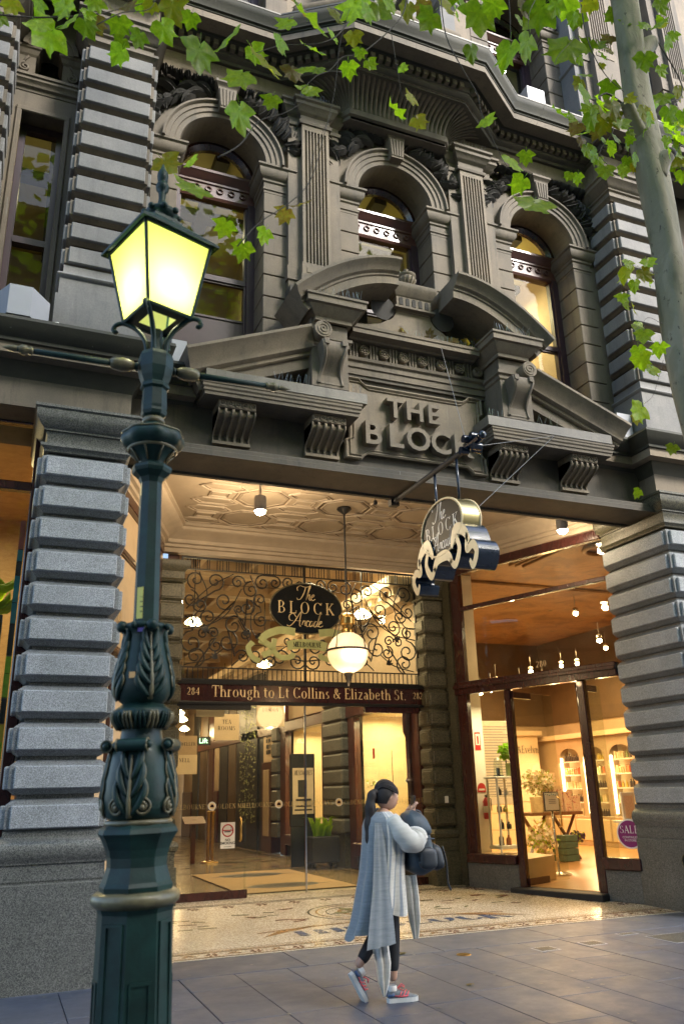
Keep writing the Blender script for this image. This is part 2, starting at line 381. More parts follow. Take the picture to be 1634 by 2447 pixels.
def text(s, size, ext, mat, parent, loc, rot=(pi / 2, 0, 0), shear=0.0, off=0.0, name='lettering', align='CENTER', space=1.0, bevel=0.0, sx=1.0):
    cu = bpy.data.curves.new('txt', 'FONT'); cu.body = s; cu.size = size; cu.extrude = ext; cu.shear = shear; cu.offset = off
    cu.align_x = align; cu.space_character = space; cu.resolution_u = 3; cu.bevel_depth = bevel
    t = bpy.data.objects.new('txt', cu); COL.objects.link(t); bpy.context.view_layer.update()
    me = bpy.data.meshes.new_from_object(t.evaluated_get(bpy.context.evaluated_depsgraph_get()))
    bpy.data.objects.remove(t); bpy.data.curves.remove(cu); me.name = name
    me.materials.clear(); me.materials.append(MT[mat])
    o = OD(me, name, parent, loc, rot); o.scale = (sx, 1, 1); return o
# small serif alphabet drawn as strokes (cap height 1, x height .66)
GL = {
 'B': ('|.14 0 1;-.02 .0 .3;-.02 1 .3;)a.30 .76 .26 .24 -90 90;)a.32 .26 .32 .26 -90 90;~.14 1 .32 1;~.14 .5 .34 .5;~.14 .02 .34 .02', .72),
 'L': ('|.14 0 1;-0 0 .3;-0 1 .3;~.14 .02 .58 .02;/.57 .02 .6 .25 .04', .66), 'O': (')a.40 .5 .38 .5 0 360', .86),
 'C': (')a.40 .5 .38 .5 38 322;/.7 .82 .72 1 .05;/.7 .18 .72 .02 .04', .8), 'K': ('|.14 0 1;-0 0 .3;-0 1 .3;/.2 .42 .6 .98 .05;/.32 .56 .68 .02 .13;-.46 1 .26;-.54 0 .26', .82),
 'T': ('|.36 0 1;~0 .98 .72 .98;-.22 0 .3;/.01 .96 0 .74 .04;/.71 .96 .72 .74 .04', .74), 'H': ('|.14 0 1;|.62 0 1;~.14 .52 .62 .52;-0 0 .3;-0 1 .3;-.48 0 .3;-.48 1 .3', .8),
 'E': ('|.14 0 1;~.14 .98 .56 .98;~.14 .52 .46 .52;~.14 .02 .6 .02;-0 0 .2;-0 1 .2;/.56 .98 .58 .78 .04;/.58 .02 .61 .24 .04', .66),
 'M': ('/.16 0 .16 1 .05;/.18 1 .46 .05 .13;/.46 .05 .76 1 .05;|.76 0 1;-0 0 .28;-.62 0 .3', .94), 'U': ('|.14 .3 1;)a.36 .3 .24 .3 180 360;/.6 .3 .6 1 .05;-0 1 .3;-.48 1 .24', .74),
 'R': ('|.14 0 1;)a.30 .75 .27 .25 -90 90;~.14 1 .32 1;~.14 .5 .32 .5;/.34 .5 .62 .02 .13;-0 0 .3;-.52 0 .22', .74), 'N': ('/.14 0 .14 1 .05;/.16 1 .6 .02 .14;/.61 0 .61 1 .05;-0 0 .28;-.48 1 .28;-0 1 .16', .76),
 'S': (')a.30 .75 .24 .25 40 262;)a.30 .26 .28 .26 -130 82;/.48 .95 .5 .74 .04;/.06 .06 .04 .26 .04', .62), 'G': (')a.40 .5 .38 .5 38 330;|.66 .04 .42;-.54 .42 .26', .84),
 'D': ('|.14 0 1;)a.28 .5 .42 .5 -90 90;~.14 .98 .3 .98;~.14 .02 .3 .02;-0 0 .2;-0 1 .2', .8), 'I': ('|.15 0 1;-0 0 .3;-0 1 .3', .34), 'A': ('/.06 0 .36 1 .05;/.34 1 .64 0 .14;~.18 .36 .52 .36;-0 0 .2;-.5 0 .26', .74),
 'h': ('|.12 0 1;)a.32 .44 .2 .22 0 170;|.51 0 .44;-0 0 .26;-.4 0 .26;-0 1 .16', .66), 'r': ('|.12 0 .66;)a.3 .46 .18 .18 50 150;-0 0 .28;-0 .64 .14', .46),
 'o': (')a.30 .32 .29 .34 0 360', .64), 'u': ('|.12 .2 .66;)a.32 .22 .2 .22 180 340;|.51 0 .66;-0 .64 .14;-.4 .64 .14;-.5 0 .14', .68),
 'g': (')a.26 .42 .22 .23 0 360;)a.28 -.1 .26 .16 0 360;/.12 .2 .2 .06 .06;~.4 .62 .56 .64', .58), 't': ('|.16 .08 .86;~.02 .64 .36 .64;)a.27 .12 .11 .12 180 300', .42),
 'i': ('|.13 0 .66;-0 0 .28;-0 .64 .14;)a.13 .88 .05 .06 0 360', .32), 'l': ('|.13 0 1;-0 0 .28;-0 .98 .14', .32), 'n': ('|.12 0 .66;)a.32 .44 .2 .22 0 170;|.51 0 .44;-0 0 .26;-.4 0 .26;-0 .64 .14', .66),
 's': (')a.22 .49 .16 .17 40 262;)a.22 .17 .18 .17 -130 82', .46), 'z': ('~.04 .64 .46 .64;/.44 .62 .06 .02 .1;~.02 .02 .48 .02', .54), 'a': (')a.24 .18 .2 .18 30 360;|.42 0 .46;)a.26 .46 .17 .2 0 150;-.42 0 .14', .56),
 'b': ('|.12 0 1;)a.32 .32 .26 .34 -140 140;-0 .98 .14', .64), 'e': (')a.28 .32 .27 .34 20 318;~.06 .36 .5 .38', .58), 'v': ('/.06 .64 .28 0 .12;/.28 0 .48 .64 .05;-.0 .64 .2;-.4 .64 .16', .56), 'y': ('/.06 .64 .28 .0 .12;/.48 .64 .16 -.28 .05;-.0 .64 .2;-.4 .64 .16', .56),
 '&': (')a.34 .76 .18 .22 -60 270;/.2 .64 .72 .02 .13;)a.28 .26 .26 .26 120 330;/.5 .12 .68 .52 .05;-.56 .52 .26', .86), '.': (')a.08 .05 .06 .06 0 360', .22), "'": ('/.08 1 .06 .78 .08', .2),
 'W': ('/.06 1 .26 0 .12;/.26 0 .46 .9 .05;/.46 .9 .66 0 .12;/.66 0 .86 1 .05;-0 1 .24;-.72 1 .24', .94), 'J': ('|.3 .2 1;)a.18 .2 .18 .2 200 350;-.12 1 .34', .5),
 '2': (')a.28 .72 .24 .28 -20 160;/.48 .6 .06 .04 .09;~.04 .04 .54 .04', .6), '8': (')a.28 .75 .2 .24 0 360;)a.28 .26 .25 .27 0 360', .6), '4': ('|.42 0 1;/.42 .98 .02 .3 .05;~.02 .28 .58 .28', .62), '0': (')a.28 .5 .25 .5 0 360', .6), '9': (')a.28 .68 .25 .32 0 360;)a.2 .5 .33 .48 -60 20', .6),
}
def serif(mb, s, size, track=.08, t=.13, mi=0, center=True, z0=0.0, cond=1.0):
    """flat lettering in the local XZ plane (y=0, strokes staggered by a hair towards -y)"""
    wid = sum((GL[c][1] + track if c in GL else .34) for c in s) - track
    x = -wid / 2 if center else 0.0; st = len(mb.v); lay = [0]
    def quad(a, b, c, d):
        lay[0] += 1; y = -.00012 * (lay[0] % 9)
        mb.add([(p[0] * size * cond, y, z0 + p[1] * size) for p in (a, b, c, d)], [(0, 1, 2, 3)], mi)
    for ch in s:
        if ch not in GL: x += .34; continue
        for g in GL[ch][0].split(';'):
            k = g[0]
            if k == ')':
                cx, cz, rx, rz, a0, a1 = map(float, g[2:].split()); n = max(6, int((a1 - a0) / 15)); P = []
                for i in range(n + 1):
                    a = radians(a0 + (a1 - a0) * i / n); w = t * (.32 + .68 * abs(cos(a)) ** 1.5)
                    P.append(((x + cx + rx * cos(a), cz + rz * sin(a)), (x + cx + max(rx - w, .01) * cos(a), cz + max(rz - w * .6, .01) * sin(a))))
                lay[0] += 1; y = -.00012 * (lay[0] % 9)
                V = [(p[0] * size * cond, y, z0 + p[1] * size) for pr in P for p in pr]
                mb.add(V, [(2 * i, 2 * i + 2, 2 * i + 3, 2 * i + 1) for i in range(n)], mi)
                continue
            q = list(map(float, g[1:].split()))
            if k == '|': quad((x + q[0] - t / 2, q[1]), (x + q[0] + t / 2, q[1]), (x + q[0] + t / 2, q[2]), (x + q[0] - t / 2, q[2]))
            elif k == '-': zz = q[1] - .04 if q[1] > .3 else q[1]; quad((x + q[0], zz), (x + q[0] + q[2], zz), (x + q[0] + q[2], zz + .045), (x + q[0], zz + .045))
            elif k == '~': quad((x + q[0], q[1] - .03), (x + q[2], q[3] - .03), (x + q[2], q[3] + .03), (x + q[0], q[1] + .03))
            elif k == '/':
                d = Vector((q[2] - q[0], q[3] - q[1])).normalized(); n_ = Vector((-d.y, d.x)) * q[4] * .5
                quad((x + q[0] - n_.x, q[1] - n_.y), (x + q[2] - n_.x, q[3] - n_.y), (x + q[2] + n_.x, q[3] + n_.y), (x + q[0] + n_.x, q[1] + n_.y))
        x += GL[ch][1] + track
    return st
def crom(pts, n=6):
    P = [Vector(p) for p in pts]; P = [P[0] * 2 - P[1]] + P + [P[-1] * 2 - P[-2]]; out = []
    for i in range(1, len(P) - 2):
        for k in range(n):
            t = k / n; a, b, c, d = P[i - 1:i + 3]
            out.append(.5 * ((2 * b) + (c - a) * t + (2 * a - 5 * b + 4 * c - d) * t * t + (3 * b - a - 3 * c + d) * t ** 3))
    return out + [P[-2]]
SCRIPT = {  # flowing capitals and lower case as pen paths, x height .4
 'T': ([[(-.25, .62), (-.3, .82), (-.1, .98), (.2, .9), (.5, .94), (.62, 1.02)], [(.3, .9), (.22, .5), (.05, .1), (-.15, .0), (-.25, .12)]], .42),
 'A': ([[(-.5, .05), (-.3, -.02), (0, .3), (.4, 1.0), (.36, .5), (.38, .05), (.5, .02)], [(-.1, .35), (-.35, .4), (-.4, .7), (-.15, .85), (.1, .6)], [(.05, .36), (.45, .36)]], .55),
 'h': ([[(.0, 0), (.1, .5), (.22, .98), (.14, .95), (.04, .3), (.0, .0), (.12, .32), (.24, .38), (.22, .1), (.3, .0), (.4, .1)]], .36),
 'e': ([[(.0, .18), (.16, .28), (.16, .4), (.06, .36), (.0, .15), (.1, .0), (.3, .1)]], .28), 'r': ([[(.0, .1), (.08, .38), (.12, .34), (.22, .36), (.2, .08), (.3, .06)]], .28),
 'c': ([[(.2, .32), (.12, .4), (.02, .25), (.05, .04), (.18, .02), (.28, .12)]], .26), 'a': ([[(.2, .36), (.06, .36), (.0, .12), (.08, .0), (.2, .2), (.24, .36), (.2, .06), (.34, .08)]], .32),
 'd': ([[(.2, .36), (.06, .36), (.0, .12), (.08, .0), (.2, .2), (.4, 1.0), (.26, .3), (.24, .04), (.36, .08)]], .34)}
def script(mb, s, size, w=.05, mi=0, slant=.12):
    x = 0.0; tot = sum(SCRIPT[c][1] for c in s); st = len(mb.v); lay = 0
    for c in s:
        for path in SCRIPT[c][0]:
            P = crom([(a, b, 0) for a, b in path], 5); n = len(P); lay += 1; V = []
            for i, p in enumerate(P):
                d = (P[min(i + 1, n - 1)] - P[max(i - 1, 0)]).normalized(); ww = w * (.35 + .65 * abs(d.y)) * .5 + .004
                nx, nz = -d.y * ww, d.x * ww
                for sg in (1, -1):
                    px, pz = p.x + nx * sg + p.y * slant + x - tot / 2, p.y + nz * sg
                    V.append((px * size, -.00012 * (lay % 7), pz * size))
            mb.add(V, [(2 * i, 2 * i + 2, 2 * i + 3, 2 * i + 1) for i in range(n - 1)], mi)
        x += SCRIPT[c][1]
    return st
def spiral(cx, cz, r, turns, a0, d, y=0.0, n=12, rin=.12):
    k = int(turns * n); return [(cx + r * (1 - (1 - rin) * i / k) * cos(a0 + d * 2 * pi * i / n), y, cz + r * (1 - (1 - rin) * i / k) * sin(a0 + d * 2 * pi * i / n)) for i in range(k + 1)]
def lamp_light(kind, name, loc, energy, color, parent=None, size=.1, rot=None, blend=.5, spot=1.2):
    l = bpy.data.lights.new(name, kind); l.energy = energy; l.color = color
    if kind == 'AREA': l.shape = 'RECTANGLE'; l.size, l.size_y = size if isinstance(size, tuple) else (size, size)
    else: l.shadow_soft_size = size
    if kind == 'SPOT': l.spot_size = spot; l.spot_blend = blend
    o = bpy.data.objects.new(name, l); link(o, parent, loc)
    if rot: o.rotation_euler = rot
    return o
WARM = (1.0, .66, .34); AMBER = (1.0, .56, .2)
XC = 4.75
# ------------------------------------------------------------------ the arcade building
BL = E('arcade_building', None, (XC, 9.05, 0), 'dark painted Victorian arcade building with arched windows and THE BLOCK over its portal', 'building')
def rect_path(x0, x1, yf, yb): return [(x0, yb), (x0, yf), (x1, yf), (x1, yb)]
# granite pilasters of the ground floor -------------------------------------------
def block_mesh(name, hw, yf, yb, zt, ph, mb_top, mb_bot, ch, inset, mats, pout=.03):
    mb = MB(); x0, x1 = -hw, hw; z0, z1 = -ph - mb_bot, mb_top
    mb.mould(rect_path(x0, x1, yf, yb), [(-ch, z0), (0, z0 + ch * .8), (0, z1 - ch * .8), (-ch, z1), (-.25, z1), (-.25, z0)], 1)
    mb.cbox(x0 + inset, x1 - inset, yf - pout, yf + .03, -ph, 0, .010, 0)
    mb.cbox(x0 - pout, x0 + .03, yf + inset, yb - inset, -ph, 0, .010, 0)
    mb.cbox(x1 - .03, x1 + pout, yf + inset, yb - inset, -ph, 0, .010, 0)
    return mesh(mb, name, mats)
def granite_pilaster(xc):
    p = E('granite_pilaster', BL, (xc, 8.45, 0))
    me = granite_pilaster.me
    for k in range(11): OD(me, 'granite_block', p, (xc, 8.45, 5.02 - .3475 * k))
    mb = MB(); mb.box(-.345, .345, .10, 1.38, 1.2, 5.12); O(mb, 'pilaster_core', 'gran_d', p, loc=(xc, 8.45, 0))
    mb = MB(); P = rect_path(-.44, .44, 0, 1.4)
    mb.mould(P, [(-.3, 1.32), (.0, 1.32), (.0, 1.27), (.02, 1.25), (.05, 1.235), (.075, 1.20), (.085, 1.15), (.07, 1.09), (.045, 1.06), (.045, 1.04), (-.3, 1.04)])
    O(mb, 'base_moulding', 'gran_d', p, 40, (xc, 8.45, 0))
    mb = MB(); mb.mould(P, [(-.3, 1.04), (.03, 1.04), (.035, .90), (.028, .885), (.028, .875), (.05, .865), (.06, 0), (-.3, 0)])
    O(mb, 'plinth', 'gran_d', p, loc=(xc, 8.45, 0))
    mb = MB(); mb.mould(P, [(-.3, 5.09), (-.01, 5.09), (.0, 5.12), (.03, 5.14), (.03, 5.17), (-.03, 5.185), (-.03, 5.28), (-.015, 5.30), (-.015, 5.32), (.01, 5.325), (.01, 5.345), (.045, 5.37), (.085, 5.43), (.10, 5.46), (.10, 5.54), (.12, 5.555), (.12, 5.585), (-.3, 5.585)])
    O(mb, 'capital', 'gran_d' if xc < 4 else 'gran_o', p, 40, (xc, 8.45, 0))
    return p
granite_pilaster.me = block_mesh('granite_block', .44, 0, 1.38, 0, .205, .055, .05, .065, .045, ['gran', 'gran_e'], .042)
granite_pilaster(.545); granite_pilaster(8.955)
mb = MB(); mb.lathe([(0, -.03), (.05, -.03), (.09, -.035), (.115, -.02), (.12, 0), (.115, .03), (0, .03)], 28, (0, 0)); mb.xform(Matrix.Rotation(pi / 2, 4, 'Y'))
pq = O(mb, 'bronze_plaque', 'blackm', None, 40, (8.44, 8.86, .62), 'round dark plaque set into the granite plinth of the right pilaster', 'plaque')
mb = MB(); mb.tube([(-.04, .105 * cos(a * pi / 10), .105 * sin(a * pi / 10)) for a in range(21)], .008, 6); O(mb, 'rim', 'lampb', pq, True, (8.44, 8.86, .62))
mb = MB()
for k in range(5): mb.box(-.037, -.034, -.06 + .01 * abs(k - 2), .06 - .01 * abs(k - 2), .045 - k * .022, .055 - k * .022)
O(mb, 'raised_lines', 'gran_d', pq, False, (8.44, 8.86, .62))
# rusticated pilasters of the first floor -------------------------------------------
rme = block_mesh('stone_block', .44, 0, .6, 0, .215, .035, .04, .055, .04, ['rust', 'stone'], .042)
def rust_pilaster(xc):
    p = E('rusticated_pilaster', BL, (xc, 8.47, 0))
    for k in range(10): OD(rme, 'stone_block', p, (xc, 8.47, 10.764 - .3435 * k))
    P = rect_path(-.44, .44, 0, .6)
    mb = MB(); mb.box(-.34, .34, .10, .6, 6.4, 11.2); O(mb, 'pilaster_core', 'stone_d', p, loc=(xc, 8.47, 0))
    mb = MB(); mb.mould(P, [(-.3, 7.43), (.0, 7.43), (.0, 7.34), (.015, 7.31), (.05, 7.30), (.065, 7.275), (.05, 7.245), (.03, 7.235), (.03, 7.02), (.06, 7.005), (.06, 6.4), (-.3, 6.4)])
    O(mb, 'pedestal', 'rust', p, 40, (xc, 8.47, 0))
    mb = MB(); mb.mould(P, [(-.3, 10.83), (-.02, 10.83), (.0, 10.86), (.03, 10.88), (.03, 10.92), (-.03, 10.94), (-.03, 11.03), (.0, 11.05), (.0, 11.08), (.04, 11.11), (.07, 11.17), (.11, 11.21), (.11, 11.27), (.14, 11.29), (.14, 11.33), (-.3, 11.33)])
    O(mb, 'capital', 'stone', p, 40, (xc, 8.47, 0))
    mb = MB(); mb.box(-.46, .46, .02, .6, 11.33, 12.0); O(mb, 'frieze_block', 'stone_l', p, loc=(xc, 8.47, 0))
    return p
for x in (.56, 8.94, -1.16): rust_pilaster(x)
# string cornice over the ground floor -------------------------------------------
SC = [(-.35, 6.5), (.30, 6.46), (.36, 6.44), (.37, 6.40), (.33, 6.33), (.27, 6.27), (.24, 6.25), (.24, 6.21), (.20, 6.20), (.20, 6.12), (.06, 6.11), (.05, 6.06), (.02, 6.02), (-.02, 5.94), (-.04, 5.88), (-.35, 5.88)]
SF_ = [(-.3, 6.085), (.205, 6.085), (.205, 6.205), (.215, 6.21), (-.3, 6.215)]
for pth in ([(-4, 8.47), (1.02, 8.47), (1.02, 8.85), (1.75, 8.85)], [(7.75, 8.85), (8.48, 8.85), (8.48, 8.47), (13, 8.47)]):
    O(MB().mould(pth, SC), 'string_cornice', 'moss', BL, 40); O(MB().mould(pth, SF_), 'cornice_fascia', 'stone_l', BL)
for x0, x1 in ((-4, .985), (8.515, 13)): O(MB().box(x0, x1, 8.50, 9.6, 5.585, 6.0), 'ground_floor_frieze', 'stone', BL)
# beam over the porch mouth -------------------------------------------
mb = MB(); mb.mould([(XC - 3.78, 8.6), (XC + 3.78, 8.6)], [(-.62, 5.50), (-.22, 5.50), (-.03, 5.475), (.0, 5.45), (.0, 5.41), (.015, 5.40), (.015, 5.345), (.03, 5.335), (.03, 5.33), (-.62, 5.33)])
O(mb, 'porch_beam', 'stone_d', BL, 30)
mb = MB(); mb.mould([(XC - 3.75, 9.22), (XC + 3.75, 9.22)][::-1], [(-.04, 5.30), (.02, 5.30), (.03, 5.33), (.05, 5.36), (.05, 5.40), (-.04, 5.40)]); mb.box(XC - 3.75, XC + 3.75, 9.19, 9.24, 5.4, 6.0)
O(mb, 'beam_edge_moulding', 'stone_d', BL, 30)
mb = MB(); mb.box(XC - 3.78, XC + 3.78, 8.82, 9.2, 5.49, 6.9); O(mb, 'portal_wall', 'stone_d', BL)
# first floor: wall around three arched windows -------------------------------------------
def arch_wall(mb, xa, xb, xc, r, zs, zt, y0, y1, mi=0):
    n = 20; A = [(xc + r * cos(pi - pi * i / n), zs + r * sin(pi * i / n)) for i in range(n + 1)]
    Pt = [(xa, zs)] + A + [(xb, zs)]
    for i in range(len(Pt) - 1):
        a, b = Pt[i], Pt[i + 1]
        mb.add([(a[0], y0, a[1]), (b[0], y0, b[1]), (b[0], y0, zt), (a[0], y0, zt)], [(0, 1, 2, 3)], mi)
    for i in range(n):
        a, b = A[i], A[i + 1]; mb.add([(a[0], y0, a[1]), (b[0], y0, b[1]), (b[0], y1, b[1]), (a[0], y1, a[1])], [(0, 1, 2, 3)], mi)
def acanthus(mb, c, ang, L, w, lift=.09):
    """carved leaf: curved ribbed blade in the wall plane, bulging out"""
    n = 7; V = []
    for i in range(n + 1):
        t = i / n; ww = w * sin(pi * min(1, t * .92 + .08)) ** .7 * (1 + .25 * (i % 2)); a = ang + .5 * t * t
        cx, cz = c[0] + L * t * cos(a), c[2] + L * t * sin(a); o = lift * sin(pi * t * .9 + .2) + .03
        for s_, oo in ((-1, 0), (-.4, .7), (0, .45), (.4, .7), (1, 0)): V.append((cx - sin(a) * ww * s_, c[1] - o * (.35 + oo), cz + cos(a) * ww * s_))
    mb.add(V, [(i * 5 + k, i * 5 + k + 1, (i + 1) * 5 + k + 1, (i + 1) * 5 + k) for i in range(n) for k in range(4)])
def arched_window(u, zo=0.0, blind=False):
    xc = XC + u; L = (xc, 9.05, zo); w = E('arched_window', BL, L)
    mb = MB(); A = [(.72 * cos(pi - pi * i / 28), 10.12 + .72 * sin(pi * i / 28)) for i in range(29)]
    mb.sweepxz(A, 0, [(-.02, -.10), (.06, -.10), (.07, -.095), (.07, -.03), (.09, -.02), (.09, .045), (.11, .05), (.11, .105), (.13, .11), (.15, .125), (.15, .15), (-.02, .15)])
    O(mb, 'archivolt', 'stone', w, 35, L)
    mb = MB()
    arch_wall(mb, -1.36, 1.36, 0, .62, 10.12, 11.4, 0.0, .52)
    O(mb, 'spandrel_wall', 'stone', w, 30, L)
    ip = [(-.3, 9.70), (.0, 9.70), (.0, 9.74), (.015, 9.75), (.015, 9.78), (.0, 9.79), (.0, 9.87), (.02, 9.89), (.02, 9.93), (.05, 9.95), (.08, 10.0), (.085, 10.05), (.085, 10.08), (.11, 10.10), (.11, 10.13), (-.3, 10.13)]
    for s in (-1, 1):
        mb = MB(); x0, x1 = sorted((s * .61, s * .97)); mb.mould(rect_path(x0, x1, 0, .5), ip); O(mb, 'impost', 'stone', w, 40, L)
        mb = MB(); mb.box(x0 + .02, x1 - .02, .025, .55, 6.2, 9.72); O(mb, 'pier_core', 'stone_d', w, loc=L)
        for k in range(10):
            mb = None; OD(arched_window.bk, 'pier_block', w, (xc + s * .79, 9.05, zo + 9.70 - .345 * k))
    # keystone
    mb = MB(); mb.prism([(-.10, 10.80), (.10, 10.80), (.135, 11.17), (-.135, 11.17)], -.20, .05)
    for k in range(5):
        x = -.08 + k * .04; mb.prism([(x - .012 * .9, 10.83), (x + .012 * .9, 10.83), (x * 1.3 + .015, 11.14), (x * 1.3 - .015, 11.14)], -.215, -.19)
    mb.mould([(-.14, 0), (-.14, -.2), (.14, -.2), (.14, 0)], [(-.05, 11.17), (.0, 11.17), (.01, 11.20), (.04, 11.23), (.04, 11.27), (-.05, 11.27)])
    O(mb, 'keystone', 'stone', w, 30, L)
    # carved foliage over the arch
    mb = MB(); rr = random.Random(int(u * 10) + 5)
    for s in (-1, 1):
        for k in range(13):
            t = k / 12; a = pi / 2 - s * (.18 + t * 1.0); R = .98 + .08 * rr.random()
            c = (R * cos(a), -.02, 10.12 + R * sin(a)); dirn = (0.25 if s > 0 else pi - .25) + rr.uniform(-.7, .9) * s
            if c[2] + .1 > 11.36: dirn = -.35 if s > 0 else pi + .35
            acanthus(mb, (c[0], -.02, min(c[2], 11.28)), dirn, .30 + .12 * rr.random(), .075, .10)
        for k in range(16): acanthus(mb, (s * (.14 + .066 * k), -.04, 11.36), -pi / 2 + rr.uniform(-.5, .5), .13 + .05 * rr.random(), .04, .12)
        sp = spiral(s * .98, 10.55, .12, 1.6, pi / 2, -s, -.04); mb.tube(sp, .022, 5)
        mb.tube(spiral(s * .93, 10.78, .10, 1.4, 0, s, -.05), .02, 5)
        for k in range(4): acanthus(mb, (s * 1.02, -.02, 10.38 + .16 * k), pi / 2 - s * .6, .2, .05, .05)
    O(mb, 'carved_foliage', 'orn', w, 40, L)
    for s in (-1, 1):
        mb = MB(); x0, x1 = sorted((s * .88, s * 1.12)); mb.box(x0, x1, -.012, .03, 10.92, 11.34); O(mb, 'spandrel_panel', 'stone_d', w, loc=L)
    # timber frame and glass
    y = .50
    for s in (-1, 1):
        mb = MB(); x0, x1 = sorted((s * .50, s * .62)); mb.box(x0, x1, y - .06, y + .1, 6.6, 9.78); x0, x1 = sorted((s * .47, s * .5)); mb.box(x0, x1, y - .01, y + .08, 6.6, 9.75); O(mb, 'sash_frame', 'plum', w, loc=L)
    mb = MB(); A = [(.56 * cos(pi - pi * i / 24), 10.14 + .56 * sin(pi * i / 24)) for i in range(25)]
    mb.sweepxz(A, y + .05, [(.0, -.06), (.06, -.06), (.09, -.03), (.12, .0), (.12, .055), (0, .055)]); O(mb, 'arch_frame', 'wine', w, 35, L)
    mb = MB(); mb.mould([(-.62, y), (.62, y)], [(-.1, 9.74), (.03, 9.74), (.05, 9.78), (.03, 9.80), (.03, 9.83), (.02, 9.84), (.02, 10.0), (.04, 10.01), (.04, 10.04), (.07, 10.07), (.10, 10.13), (.12, 10.15), (.12, 10.19), (-.1, 10.21)])
    O(mb, 'transom_bar', 'redwood', w, 30, L)
    for k in range(6):
        mb = MB(); mb.tube([(-.425 + .17 * k + .04 * cos(a * pi / 6), y - .03, 9.92 + .04 * sin(a * pi / 6)) for a in range(13)], .013, 5)
        O(mb, 'ring_ornament', 'redwood', w, True, L)
    mb = MB(); mb.box(-.5, .5, y - .02, y + .06, 8.40, 8.48); mb.box(-.48, .48, y, y + .05, 8.37, 8.40); O(mb, 'meeting_rail', 'plum', w, loc=L)
    A = [(.5 * cos(pi - pi * i / 20), 10.16 + .5 * sin(pi * i / 20)) for i in range(21)]
    mb = MB(); mb.prism(A, y + .03, y + .036); O(mb, 'lunette_pane', 'glass', w, loc=L)
    mb = MB(); mb.box(-.48, .48, y + .02, y + .026, 8.47, 9.76); O(mb, 'upper_pane', 'glass', w, loc=L)
    mb = MB(); mb.box(-.48, .48, y + .04, y + .046, 6.6, 8.38); O(mb, 'lower_pane', 'glass', w, loc=L)
    if blind:
        mb = MB()
        for k in range(80 if blind is True else 52): mb.add([(-.47, y + .16, 9.74 - k * .04), (.47, y + .16, 9.74 - k * .04), (.47, y + .18, 9.715 - k * .04), (-.47, y + .18, 9.715 - k * .04)], [(0, 1, 2, 3)])
        b = O(mb, 'venetian_blind', 'creamd', w, loc=L); b['kind'] = 'stuff'
    mb = MB(); mb.box(-.66, .66, -.06, .6, 6.3, 6.6); O(mb, 'sill', 'stone', w, loc=L)
    return w
mb = MB(); mb.cbox(-.18, .18, 0, .5, -.33, 0, .008); arched_window.bk = mesh(mb, 'pier_block', 'stone')
wl_ = arched_window(-2.68); wm_ = arched_window(0, 0, 'low'); wr_ = arched_window(2.68)
w2 = arched_window(2.68, 4.87, True); dup(w2, (-5.36, 0, 0), BL); 
mb = MB(); mb.box(-.48, .48, .515, .53, 6.6, 7.8); mb.box(-.48, .48, .50, .535, 7.8, 7.83); O(mb, 'opaque_lower_panel', 'plum', wl_, loc=(XC - 2.68, 9.05, 0))
# offices behind the windows
def room(xc, z0, z1, mat, e, col, ceil='cream'):
    r = E('office_room', BL, (xc, 9.7, z0))
    mb = MB(); x0, x1, y0, y1 = xc - 1.2, xc + 1.2, 9.63, 13.5
    mb.add([(x0, y1, z0), (x1, y1, z0), (x1, y1, z1), (x0, y1, z1), (x0, y0, z0), (x1, y0, z0), (x1, y0, z1), (x0, y0, z1)], [(0, 1, 2, 3), (0, 3, 7, 4), (1, 5, 6, 2), (0, 4, 5, 1)])
    O(mb, 'room_wall', mat, r)
    mb = MB(); mb.box(x0, x1, y0, y1, z1, z1 + .05); O(mb, 'room_ceiling', ceil, r)
    mb = MB()
    mb.box(xc + .1, xc + .32, y0 + .3, y1, z1 - .16, z1 - .002); mb.box(x0, x1, 11.3, 11.5, z1 - .14, z1 - .002); O(mb, 'ceiling_beam', 'stone_d', r)
    if e > 8: O(MB().box(xc - .35, xc + .25, 10.9, 11.02, z1 - .42, z1 - .36), 'strip_light', 'e_tube', r)
    lamp_light('AREA', 'strip_lamp', (xc, 11.4, z1 - .5), e, col, r, (1.4, .3)); lamp_light('POINT', 'ceiling_glow', (xc, 10.9, z1 - .8), e * .35, col, r, .2)
MT['e_tube'] = emit('fluorescent_tube', (1, .93, .75), 3)
MT['yel'] = simple('yellow_plaster', (.52, .43, .16), .7, 0, .08, 2)
MT['ochre'] = simple('ochre_plaster', (.42, .36, .18), .7, 0, .08, 2)
room(XC - 2.68, 6.5, 11.0, 'ochre', 6, (1, .85, .5), 'yel'); room(XC, 6.5, 11.0, 'ochre', 7.9, (1, .86, .4), 'yel'); room(XC + 2.68, 6.5, 11.0, 'creamd', 34, (1, .82, .45), 'yel')
room(-.3, 6.5, 11.0, 'ochre', 2.5, (1, .85, .5), 'yel')
